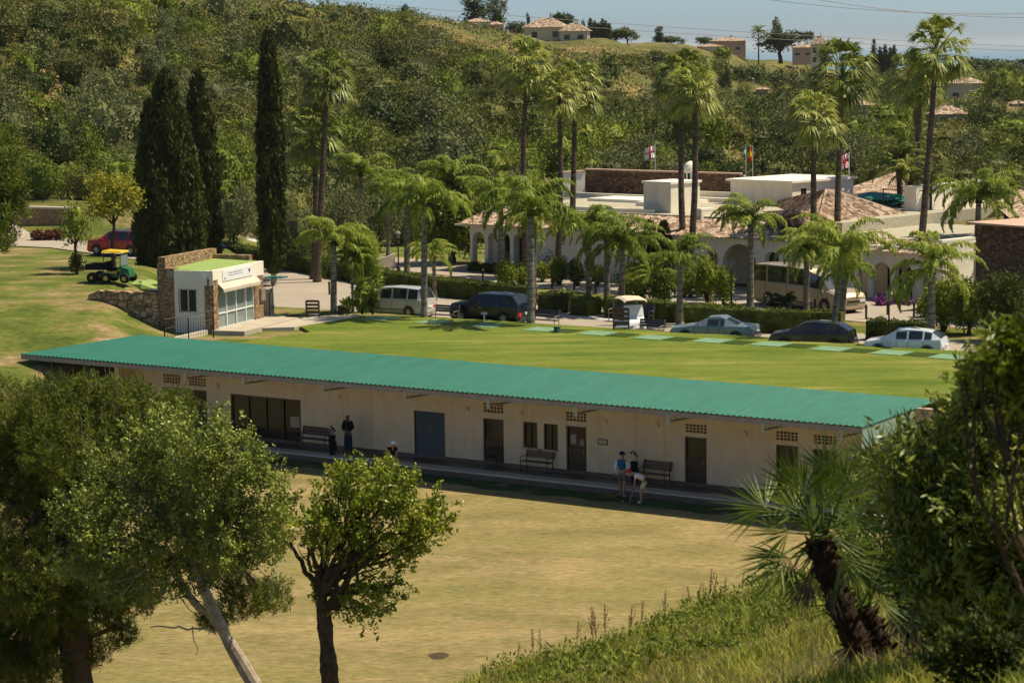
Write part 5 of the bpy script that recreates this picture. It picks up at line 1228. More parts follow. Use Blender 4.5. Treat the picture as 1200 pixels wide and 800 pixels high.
Q = [  # trunk top, foot, crown scale, radius, label
    ((391, 285), (391, 368), 1.0, .17, 'queen palm nearest the wooden stand on the lawn edge, leaning over young plants'),
    ((412, 305), (414, 366), .55, .08, 'small feathery palm with a thin trunk left of the silver van'),
    ((497, 240), (497, 372), 1.1, .17, 'queen palm whose grey trunk stands at the tail of the silver van'),
    ((477, 238), (477, 322), 1.15, .2, 'queen palm behind the hedge with a thick trunk above the silver van'),
    ((587, 240), (586, 338), 1.15, .19, 'queen palm with a pale trunk in front of the left arcade'),
    ((622, 250), (622, 379), 1.2, .2, 'tall queen palm with a ringed pale trunk at the tail of the black car'),
    ((627, 262), (626, 362), .95, .1, 'slender queen palm close behind the ringed pale trunk'),
    ((690, 272), (690, 352), 1.1, .18, 'queen palm left of the wooden stand, leftmost of the dense middle group'),
    ((711, 280), (711, 354), 1.0, .18, 'queen palm in the middle of the dense group above the golf cart'),
    ((729, 288), (729, 368), 1.05, .17, 'queen palm whose dark trunk rises right behind the golf cart'),
    ((797, 305), (796, 380), .95, .16, 'low queen palm standing between the two hedges left of the coupe'),
    ((880, 262), (879, 366), .95, .2, 'queen palm with a bent heavy trunk in front of the big arch'),
    ((986, 300), (975, 403), 1.15, .15, 'bright queen palm whose slim trunk crosses the dark hatchback'),
    ((945, 300), (945, 372), .95, .17, 'queen palm standing at the tail of the minibus'),
    ((990, 320), (986, 380), .8, .18, 'queen palm with a thick grey trunk beside the front of the minibus'),
    ((1092, 318), (1091, 411), 1.1, .19, 'queen palm beside the pale silver-white hatchback with a knobbly trunk'),
    ((1147, 235), (1143, 345), 1.15, .2, 'large queen palm in front of the brown stone wall at right'),
    ((423, 205), (421, 305), 1.05, .17, 'queen palm behind the left hedge on the slope below the hillside'),
    ((455, 225), (455, 300), 1.0, .15, 'queen palm behind the left hedge partly hidden by nearer fronds'),
    ((530, 215), (528, 310), 1.1, .17, 'queen palm rising from the dark broadleaf tree left of the arcade'),
    ((253, 232), (252, 292), .8, .2, 'blue-green palm with a stout trunk behind the tall cypress pair'),
    ((508, 300), (510, 352), .7, .12, 'short feathery palm leaning over the hedge above the silver van'),
    ((755, 315), (752, 358), .75, .14, 'short bushy palm among the shrubs behind the hedge'),
    ((770, 330), (770, 362), .6, .12, 'lowest bushy palm among the shrubs right of the golf cart')]
for i, (tp, bs, cs, r, lb) in enumerate(Q): palm('q', lb, tp, bs, None, 4.12 if i in (0, 1, 2, 5) else Z0, cs, (r, r * .75), 'bark_grey', i)
Wp = [((384, 88), (371, 300), 150, 1.0, 'tall fan palm at upper left standing highest over the scrub'),
      ((366, 160), (367, 298), 152, .95, 'shorter fan palm close beside the tall one at upper left'),
      ((618, 80), (618, 330), 150, .95, 'tall fan palm left of the pair above the middle palms'),
      ((655, 108), (653, 325), 148, .9, 'left palm of the close pair of fan palms above the middle'),
      ((674, 104), (668, 325), 152, .9, 'right palm of the close pair of fan palms above the middle'),
      ((801, 100), (804, 345), 146, .95, 'left stem of the twin fan palms in front of the roof box'),
      ((813, 104), (806, 345), 143, .95, 'right stem of the twin fan palms in front of the roof box'),
      ((954, 142), (957, 350), 138, .95, 'short fan palm left of centre among the right hand group'),
      ((988, 90), (981, 345), 142, .98, 'fan palm standing against the far trees left of the highest palm'),
      ((1070, 92), (1073, 330), 160, .95, 'fan palm half hidden behind the highest palm at right'),
      ((1079, 100), (1080, 330), 156, .9, 'fan palm just left of the highest palm trunk'),
      ((1097, 62), (1074, 352), 136, 1.0, 'highest fan palm at right with ragged hanging fronds')]
for i, (tp, bs, Y, cs, lb) in enumerate(Wp): palm('w', lb, tp, bs, Y, Z0, cs * (1.12 + .13 * math.sin(i * 1.7)), (.24, .13), 'bark_tall', i, lean=.25 * math.sin(i * 2.3))
palm('d', 'dark spiky date palm on the clubhouse terrace at right', (1053, 195), (1056, 245), 155, 7.0, 1.0, (.22, .18), 'bark_brown', 0)
palm('d', 'dark date palm close beside the spiky one on the clubhouse terrace', (1064, 205), (1064, 246), 153, 7.0, .7, (.12, .1), 'bark_brown', 1)
palm('d', 'slim date palm standing in front of the cream terrace wall', (1091, 210), (1091, 252), 151, 7.0, .75, (.08, .07), 'bark_brown', 0)
palm('d', 'dark low palm on the slope behind the clubhouse at far right', (1180, 225), (1180, 262), 150, 6.0, .8, (.2, .18), 'bark_brown', 1)
palm('c', 'small cycad with arching fronds on the drive below the minibus', (918, 358), (917, 371), None, Z0, 1.0, (.14, .12), 'bark_brown', 0)

# ------------------------------------------------------------------ cypresses, shrubs, garden trees
def cypress(label, px, top, base, wpx, Y, z=None, seed=0, n=2600, fat=1., trunk=True, group=None, mat='leaf_cypress'):
    g = gy(px, base, Y); z = tz1(g[0], g[1]) if z is None else z; H = gy(px, top, Y)[2] - z; R = wpx / 2 * Y / CF; rng = np.random.default_rng(seed)
    t = thing('cypress_tree', label, 'cypress', (g[0], g[1], z), 0, group)
    u = rng.uniform(.06, 1, n) ** .9; prof = np.interp(u, [0, .08, .3, .55, .8, .95, 1], [.35, .7, 1, .92, .58, .2, .03] if fat >= 1 else [.6, .85, 1, .95, .75, .35, .05])
    a = rng.uniform(0, 2 * PI, n); lump = 1 + .13 * np.sin(a * 5 + u * 9) + .10 * np.sin(a * 3 - u * 23) + rng.normal(size=n) * .05; rad_ = R * prof * lump
    P_ = np.stack([rad_ * np.cos(a), rad_ * np.sin(a), u * H], -1); O = np.stack([np.cos(a), np.sin(a), 0 * a], -1)
    V, Qq = clumpleaves(rng, P_, O * .6, 7, .10, .34, .11, up=1.9, outw=.35, flat=.3); mb = MB(); mb.add(V, Qq)
    us = np.linspace(.05, .96, 10); mb.tube(np.stack([0 * us, 0 * us, us * H], -1), np.interp(us, [0, .08, .3, .55, .8, .95, 1], [.3, .6, .86, .78, .48, .14, .02]) * R, 10)
    mb.build('crown', mat, t)
    mb = MB(); mb.tube([(0, 0, -.2), (0, 0, H * .1), (0, 0, H * .3)], [R * .28, R * .22, R * .15], 8); mb.build('trunk', 'bark_pale', t)
    return t
cy = cypress('broad dark many-pointed cypress behind the kiosk', 199, 84, 303, 58, 140, Z0, 1, 3600)
for (px, tp, wp, sd_) in ((179, 120, 36, 61), (216, 128, 40, 62), (226, 165, 26, 63), (190, 100, 34, 64), (208, 96, 34, 65)):
    c2 = cypress('x', px, tp, 300, wp, 140, Z0, sd_, 1500)
    for ch in list(c2.children):
        if ch.name.startswith('crown'): ch.parent = cy; ch.location = c2.location - cy.location
        else: bpy.data.objects.remove(ch)
    bpy.data.objects.remove(c2)
cypress('second cypress just right of the broad dark one', 236, 85, 280, 44, 150, Z0, 2, 2600)
cypress('tall slim pencil cypress standing alone beside the left hedge', 320, 38, 293, 26, 148, Z0, 3, 2800, .5)
# shrubs with own shape
SHR = {}
def shrub(name, label, cat, px, pyb, wpx, hpx, mat, Y=None, z=Z0, seed=0, n=260, L=.14, W=.08, group=None, k=9, stems=True, flat=False):
    g = gz(px, pyb, z) if Y is None else gy(px, pyb, Y)
    if Y is not None: g[2] = z if z is not None else tz1(g[0], g[1])
    s = g[1] / CF; R = wpx / 2 * s; H = hpx * s; rng = np.random.default_rng(seed + int(px))
    t = thing(name, label, cat, g, 0, group)
    blobs = [(0, 0, H * .55, R * .8, R * .8, H * .45)] + [(rng.uniform(-.5, .5) * R, rng.uniform(-.5, .5) * R, H * rng.uniform(.3, .8), R * .45, R * .45, H * .28) for _ in range(6)]
    P_, O = blobpts(rng, blobs, n, .6); V, Qq = clumpleaves(rng, P_, O, k, .06 + .05 * R, L, W); mb = MB(); mb.add(V, Qq); core(mb, blobs[0][:3], (R * .55, R * .55, H * .32), 8, rng); mb.build('foliage', mat, t)
    mb = MB()
    for i in range(4): limb(mb, (rng.uniform(-.1, .1) * R, 0, -.05), (rng.uniform(-.5, .5) * R, rng.uniform(-.4, .4) * R, H * .6), .03 + .02 * H, .01, rng, 4, .08, 5)
    mb.build('stems', 'bark_brown', t); return t
def gtree(name, label, cat, px, pyb, top, wpx, mat, Y=None, z=Z0, seed=0, n=500, L=.16, W=.09, trunkfrac=.35, bark='bark_brown', blobs=None, group=None):
    g = gz(px, pyb, z) if Y is None else gy(px, pyb, Y)
    if Y is not None: g[2] = z if z is not None else tz1(g[0], g[1])
    H = gy(px, top, g[1])[2] - g[2]; R = wpx / 2 * g[1] / CF; rng = np.random.default_rng(seed + int(px)); t = thing(name, label, cat, g, 0, group)
    b0 = H * trunkfrac; ch = H - b0
    blobs = [(0, 0, b0 + ch * .5, R * .7, R * .7, ch * .42)] + [(math.cos(a) * R * .55, math.sin(a) * R * .55, b0 + ch * rng.uniform(.2, .85), R * .45, R * .45, ch * .24) for a in np.linspace(0, 6.28, 8)]
    P_, O = blobpts(rng, blobs, n, .6); V, Qq = clumpleaves(rng, P_, O, 10, .08 + .06 * R, L, W); mb = MB(); mb.add(V, Qq); core(mb, blobs[0][:3], (R * .5, R * .5, ch * .3), 8, rng); mb.build('crown', mat, t)
    mb = MB(); limb(mb, (0, 0, -.2), (0, 0, b0 + ch * .3), .05 + .016 * H, .03 + .006 * H, rng, 6, .03)
    for b in blobs[1:7]: limb(mb, (0, 0, b0 * .9), b[:3], .03 + .004 * H, .012, rng, 5, .06, 5)
    mb.build('trunk', bark, t); return t
gtree('shrub_tree', 'yellow-leaved small tree in front of the red SUV', 'tree', 134, 301, 207, 70, 'leaf_yellow', 134, None, 1, 420, .18, .11, .52)
gtree('sapling', 'thin green sapling on the grass bank left of the yellow-leaved tree', 'tree', 90, 312, 231, 42, 'leaf_bright', 131, None, 2, 110, .16, .08, .4)
shrub('shrub', 'small dark rounded shrub at the foot of the thin sapling', 'shrub', 90, 313, 22, 25, 'leaf_hedge', 130.5, None, 1, 90)
for i, px in enumerate((44, 56, 68)): shrub('red_shrub', 'low reddish shrub at the foot of the far left stone wall', 'shrub', px, 277, 18, 12, 'leaf_red', 173, None, 3, 60, .2, .12, 'red shrubs under the far left wall')
gtree('broadleaf_tree', 'dense dark broadleaf tree left of the clubhouse arcade', 'tree', 532, 318, 188, 84, 'leaf_bright', 162, Z0, 4, 1300, .22, .14, .08)
gtree('olive_tree', 'grey-green olive tree behind the hedge right of the slim cypress', 'tree', 350, 305, 238, 60, 'leaf_greygreen', 158, Z0, 5, 520, .2, .07, .15)
gtree('olive_tree', 'grey-green olive tree behind the queen palm left of the road', 'tree', 405, 310, 230, 66, 'leaf_greygreen', 162, Z0, 6, 620, .2, .07, .15)
gtree('olive_tree', 'pale olive tree behind the palms over the sandy wall', 'tree', 445, 300, 215, 60, 'leaf_greygreen', 172, Z0, 7, 520, .2, .07, .15)
gtree('olive_tree', 'olive tree between the tall cypresses above the kiosk', 'tree', 275, 290, 215, 56, 'leaf_greygreen', 168, Z0, 8, 520, .2, .07, .12)
shrub('white_flowering_shrub', 'low shrub with white flowers behind the left hedge', 'shrub', 285, 291, 60, 14, 'flower_white', None, Z0, 9, 60, .12, .1)
shrub('strelitzia', 'big-leaved green plant at the foot of the leftmost palms', 'plant', 424, 367, 20, 44, 'leaf_palm', None, 4.15, 10, 70, .6, .16, k=3)
shrub('strelitzia', 'big-leaved plant against the bonnet of the silver van', 'plant', 437, 367, 16, 30, 'leaf_bright', None, 4.15, 11, 50, .5, .15, k=3)
shrub('strelitzia', 'low big-leaved plant right of the small dark bin', 'plant', 407, 368, 14, 20, 'leaf_palm', None, 4.15, 12, 40, .5, .14, k=3)
gtree('leafy_bush', 'feathery pale green bush left of the silver van', 'bush', 428, 362, 262, 40, 'leaf_palm', None, 4.15, 13, 520, .28, .05, .2)
SH = [(594, 340, 30, 34, 'leaf_bright', 'rounded citrus-like shrub left of the ringed pale trunk'), (612, 338, 22, 30, 'leaf_bright', 'smaller leafy shrub right beside the ringed pale trunk'),
      (655, 334, 26, 36, 'leaf_bright', 'clipped round shrub at the foot of the arcade wall'), (635, 330, 24, 22, 'leaf_bright', 'low shrub under the middle palms near the arcade'), (676, 336, 22, 34, 'leaf_hedge', 'dark shrub between the bollards and the middle palms'), (700, 336, 26, 26, 'leaf_bright', 'spreading shrub behind the leftmost palm of the dense group'),
      (662, 363, 26, 24, 'leaf_young', 'leafy pale shrub sprawling over the short hedge blocks'), (740, 362, 40, 40, 'leaf_bright', 'large leafy shrub mass behind the golf cart'), (772, 364, 36, 48, 'leaf_bright', 'tall leafy shrub left of the low queen palm'), (715, 368, 20, 20, 'leaf_hedge', 'dark low shrub above the wooden stand'),
      (829, 356, 36, 56, 'leaf_young', 'bright yellow-green bush left of the lantern post'), (848, 358, 30, 46, 'leaf_young', 'bright green bush right behind the lantern post'), (836, 372, 36, 16, 'leaf_bright', 'low spreading shrub over the hedge left of the lantern'), (858, 370, 22, 14, 'leaf_bright', 'low spreading shrub at the foot of the lantern'),
      (1105, 388, 54, 62, 'leaf_young', 'glossy rounded green bush right of the pale silver-white hatchback'), (1135, 392, 56, 66, 'leaf_bright', 'large glossy bush in front of the brown stone wall'), (1170, 400, 60, 84, 'leaf_hedge', 'tall dark bush at the far right edge behind the drive'), (1028, 384, 16, 9, 'leaf_hedge', 'clipped ball shrub on the drive left of the lamp post'),
      (1052, 356, 26, 14, 'leaf_bright', 'low green planting under the right arches'), (1085, 372, 28, 26, 'leaf_bright', 'spiky green shrub right of the thick palm foot'), (1194, 350, 40, 90, 'leaf_hedge', 'leafy dark shrub right against the frame edge'),
      (660, 322, 60, 26, 'leaf_hedge', 'long dark shrub border below the middle arcade wall'), (745, 344, 60, 36, 'leaf_hedge', 'dark shrub border under the plain clubhouse wall'), (800, 348, 50, 34, 'leaf_bright', 'green shrub border left of the big arch')]
for i, (px, py, w, h, mt, lb) in enumerate(SH): shrub('garden_shrub', lb, 'shrub', px, py, w, h, mt, None, Z0, 20 + i, int(50 + w * h * .14), .15, .09)
for px, lb in ((761, 'left one of the two little cypresses above the middle palms'), (778, 'right one of the two little cypresses above the middle palms')): cypress(lb, px, 262, 300, 15, 146, Z0, int(px), 500)
shrub('flower_bed', 'purple flowering plants under the right arches', 'flowers', 1036, 358, 26, 10, 'flower_purple', None, Z0, 60, 60, .12, .1)
shrub('flower_bed', 'small purple flowers left of the thick fan palm foot', 'flowers', 1064, 358, 12, 8, 'flower_purple', None, Z0, 61, 30, .12, .1)
a, b = gz(440, 316, Z0), gz(463, 315, Z0); mb = MB(); mb.hexa([a, b, b + (0, .5, 0), a + (0, .5, 0), a + (0, 0, .6), b + (0, 0, 1.0), b + (0, .5, 1.0), a + (0, .5, .6)]); tag(mb.build('sand_wall', 'kerb_light'), 'sandy rendered low wall glimpsed between the palms left of the slim lamp post', 'wall')
# person in the entrance
# ------------------------------------------------------------------ far villas, ridge trees, wires
def villa(label, px, pyb, wpx, hpx, Y, mat='villa_cream', yaw=-.5, storeys=2, dep=.7, chimney=True):
    g = gy(px, pyb, Y); z = g[2]; s = Y / CF; W = wpx * s * .8; H = hpx * s; Dp = W * dep; t = thing('villa', label, 'villa', (g[0], g[1], z), yaw)
    mb = MB(); mb.box((0, 0, H * .36 - 1), (W, Dp, H * .72 + 2)); mb.build('wall', mat, t)
    ov = .5; a = [(-W / 2 - ov, -Dp / 2 - ov, H * .72), (W / 2 + ov, -Dp / 2 - ov, H * .72), (W / 2 + ov, Dp / 2 + ov, H * .72), (-W / 2 - ov, Dp / 2 + ov, H * .72)]; r = [(-W / 2 + Dp / 2, 0, H), (W / 2 - Dp / 2, 0, H)]
    mb = MB(); mb.add(a + r, [(0, 1, 5, 4), (1, 2, 5), (2, 3, 4, 5), (3, 0, 4), (3, 2, 1, 0)]); rf = mb.build('roof', 'roof_tiles', t)
    if chimney: mb = MB(); mb.box((W * .1, 0, H * 1.02), (W * .05, W * .05, H * .25)); mb.build('chimney', mat, rf)
    nw = max(2, int(W / 3)); zz = [H * .18, H * .5][:storeys]
    for zc in zz:
        for i in range(nw): x = -W / 2 + W * (i + .5) / nw; mb = MB(); mb.box((x, -Dp / 2 - .02, zc), (min(1.1, W / nw * .45), .12, H * .17)); mb.build('window', 'villa_window', t)
        for i in range(max(1, nw // 2)): y = -Dp / 2 + Dp * (i + .5) / max(1, nw // 2); mb = MB(); mb.box((W / 2 + .02, y, zc), (.12, min(1.1, Dp / nw), H * .17)); mb.build('window', 'villa_window', t)
    return t
villa('large cream villa with a hipped clay roof on the ridge above the middle palms', 641, 60, 60, 38, 505, yaw=-.15)
villa('lower cream wing with a porch at the right of the large ridge villa', 674, 60, 40, 32, 500, yaw=-.15, storeys=2)
villa('small pink-roofed cottage under the two tall conifers on the ridge', 560, 36, 30, 14, 465, 'villa_cream', .3, 1)
villa('second small pink-roofed cottage on the ridge right beside the first', 581, 37, 20, 11, 468, 'villa_pink', .3, 1)
villa('flat looking pink villa on the far ridge right of centre', 853, 60, 46, 16, 590, 'villa_pink', .1, 1)
villa('pale lower wing in front of the far pink villa', 832, 62, 34, 10, 580, 'villa_cream', .1, 1)
villa('small ochre house behind trees on the right ridge', 942, 66, 30, 14, 560, 'villa_pink', -.3, 1)
villa('tall square cream tower house right of the ochre house', 960, 76, 22, 33, 545, 'villa_cream', -.3, 2)
villa('red roofed villa with a chimney behind the highest fan palm', 1131, 115, 52, 24, 420, 'villa_cream', -.2, 1)
villa('grey modern house in the valley with dark windows', 1110, 158, 44, 34, 330, 'steel_grey', .2, 2)
villa('pale house corner peeping from the valley trees left of the tall palms', 1010, 136, 30, 18, 360, 'steel_grey', .2, 1)
villa('small salmon building on the golden slope at right', 893, 112, 16, 10, 430, 'villa_pink', .1, 1)
villa('white house glimpsed among the trees at the right edge', 1192, 130, 20, 12, 380, 'villa_cream', .2, 1)
for (x0, x1, y, Y, lb) in ((689, 738, 59, 510, 'pinkish terrace wall right of the large ridge villa'), (654, 690, 68, 470, 'cream garden retaining wall below the large ridge villa'), (742, 748, 101, 380, 'small pale concrete block on the golden slope')):
    a, b = gy(x0, y, Y), gy(x1, y, Y); hh = 5 * Y / CF * (2 if 'block' not in lb else 1.4); mb = MB(); mb.hexa([a - (0, 0, 1), b - (0, 0, 1), b + (0, .6, -1), a + (0, .6, -1), a + (0, 0, hh * .6), b + (0, 0, hh * .6), b + (0, .6, hh * .6), a + (0, .6, hh * .6)]); tag(mb.build('garden_wall', 'villa_pink' if 'pink' in lb else 'villa_cream'), lb, 'wall')
PR = {'round': [tree_proto(1, 'leaf_dark'), tree_proto(2, 'leaf_bright'), tree_proto(6, 'leaf_scrub')], 'umb': [tree_proto(3, 'leaf_dark', shape='umbrella', n=220)], 'tall': [tree_proto(4, 'leaf_dark', shape='tall', n=200), tree_proto(5, 'leaf_greygreen', shape='tall')], }
def far_tree(kind, i, label, px, pyb, top, wpx, Y, group=None, name='ridge_tree', cat='tree'):
    g = gy(px, pyb, Y); H = (pyb - top) * Y / CF; base = {'round': .6, 'umb': 1., 'tall': .45}[kind]; sx = wpx * Y / CF / base
    return place_tree(name, label, cat, PR[kind][i % len(PR[kind])], g - (0, 0, .3), sx, group, None, H)
RT = [('tall', 0, 'tall dark conifer behind the pink-roofed cottage', 556, 34, -4, 30, 480), ('tall', 1, 'airy tall conifer right of the dark one on the ridge', 581, 34, -6, 26, 485), ('tall', 0, 'short dark cypress-like tree alone on the ridge at left', 474, 32, 5, 9, 420),
      ('umb', 0, 'wide umbrella pine behind the roof of the large ridge villa', 661, 55, 13, 32, 540), ('umb', 0, 'umbrella pine on the right ridge beside the ochre house', 946, 64, 35, 18, 590), ('round', 0, 'broad dark pine left of the ochre house', 915, 72, 32, 50, 575),
      ('round', 0, 'dark pine just left of the far pink villa', 826, 58, 41, 18, 610), ('round', 1, 'green bushy tree in front of the far pink villa', 847, 76, 51, 24, 560), ('tall', 0, 'dark cypress standing on the golden slope at right', 852, 108, 78, 7, 430),
      ('tall', 0, 'slim conifer on the ridge right of the cypress row', 773, 54, 31, 11, 600), ('round', 0, 'dark trees at the foot of the slim ridge conifer', 783, 56, 40, 30, 605), ('round', 2, 'rounded tree on the ridge between villa and conifer', 735, 54, 29, 22, 600), ('round', 0, 'second rounded tree on the ridge between villa and conifer', 722, 54, 32, 18, 602),
      ('round', 0, 'tree at the left shoulder of the large ridge villa', 606, 54, 22, 26, 520), ('tall', 0, 'thin dark cypress left of the large ridge villa roof', 619, 46, 16, 5, 530), ('tall', 0, 'thin dark cypress right of the large ridge villa roof', 684, 58, 24, 5, 525),
      ('round', 0, 'umbrella shaped wood on the skyline at far right', 1178, 98, 66, 60, 560), ('round', 0, 'dark round wood on the skyline right of the highest palm', 1145, 95, 64, 34, 570), ('round', 0, 'dark round wood behind the red roofed villa', 1120, 100, 72, 44, 560), ('round', 2, 'olive coloured wood behind the red roofed villa at right', 1160, 108, 78, 50, 520),
      ('tall', 0, 'tall dark conifer at the right edge below the skyline wood', 1187, 112, 77, 12, 480), ('round', 0, 'dark wood on the skyline between the palms', 1040, 92, 60, 40, 600), ('round', 2, 'rounded wood left of the highest palms on the skyline', 1010, 92, 62, 40, 590), ('round', 1, 'bright green tree in the valley below the skyline at right', 1165, 130, 98, 50, 400),
      ('round', 1, 'bright tall tree in the valley behind the right palms', 1040, 170, 112, 56, 300), ('round', 2, 'grey-green leafy tree in the valley right of the flagpole', 1010, 185, 130, 60, 280), ('round', 2, 'tall leafy tree in the valley left of the flag', 935, 180, 118, 50, 300), ('round', 0, 'dark tree in the valley above the white upper block', 900, 175, 115, 44, 330),
      ('round', 0, 'large dark round tree behind the little white cupola', 822, 200, 165, 52, 215), ('round', 1, 'fresh green tree in the valley at the right edge', 1190, 180, 130, 60, 260), ('round', 2, 'olive tree mass in the valley under the grey modern house', 1120, 190, 140, 60, 250), ('round', 2, 'leafy tree right of the spiky terrace palm', 1150, 200, 145, 50, 240),
      ('round', 0, 'dark evergreen below the salmon building', 880, 150, 112, 46, 380), ('round', 0, 'dark evergreen on the golden slope above the twin palms', 755, 104, 70, 44, 440), ('round', 0, 'second dark evergreen on the golden slope nearer the crest', 735, 96, 60, 30, 460), ('round', 2, 'rounded evergreen under the terrace wall of the ridge villa', 720, 90, 62, 26, 480),
      ('round', 0, 'dark tree on the hillside shoulder right of the tall left palm', 435, 110, 55, 44, 330), ('round', 1, 'fresh green tree at the hill foot behind the olive trees', 500, 262, 200, 60, 190), ('round', 0, 'dark pine thicket above the far left stone wall', 88, 236, 190, 50, 200), ('round', 0, 'second dark pine thicket above the far left stone wall', 60, 232, 196, 34, 205)]
for k, i, lb, px, pb, tp, w, Y in RT: far_tree(k, i, lb, px, pb, tp, w, Y)
for i, px in enumerate((692, 697, 701, 706, 710, 714)): cypress('dark cypress in the dense row right of the large ridge villa', px, 22 + (i % 3) * 3, 57, 7, 560, None, i, 260, .5, group='cypress row on the ridge')
for i, (px, tp) in enumerate(((1024, 46), (1031, 55), (1037, 52), (1043, 56), (1048, 53))): cypress('dark cypress in the far row on the right skyline', px, tp, 82, 8, 560, None, 40 + i, 220, .5, group='cypresses on the right skyline')
hz = gy(730, 58, 540); 
for (px, tp, Y, lb) in ((677, 44, 500, 'right one of the two little palms in front of the ridge villa'), (671, 44, 502, 'left one of the two little palms in front of the ridge villa'), (889, 38, 585, 'feathery palm on the far ridge right of the pink villa'), (968, 66, 420, 'pale spiky palm on the slope below the cream tower house')):
    palm('d', lb, (px, tp), (px, tp + 14), Y, None, 1.1, (.2, .15), 'bark_brown', 0)
t = far_tree('tall', 1, 'layered araucaria rising above the broad pine on the right ridge', 909, 50, 20, 12, 590)
# overhead wires
for lb, a, b, Y in (('upper of the two overhead wires crossing the top right corner', (880, -3), (1290, 12.5), 330), ('lower of the two overhead wires crossing the top right corner', (930, -5), (1290, 19), 332), ('upper of the long thin wires crossing in front of the ridge', (360, -2), (1290, 58), 520), ('lower of the long thin wires crossing in front of the ridge', (360, 6), (1290, 63), 524)):
    A, Bq = gy(*a, Y), gy(*b, Y); n = 24; u = np.linspace(0, 1, n)[:, None]; P_ = A * (1 - u) + Bq * u; P_[:, 2] -= 1.2 * 4 * (u * (1 - u))[:, 0]; mb = MB(); mb.tube(P_, .045 if Y < 400 else .05, 5); tag(mb.build('overhead_wire', 'steel_grey'), lb, 'wire')
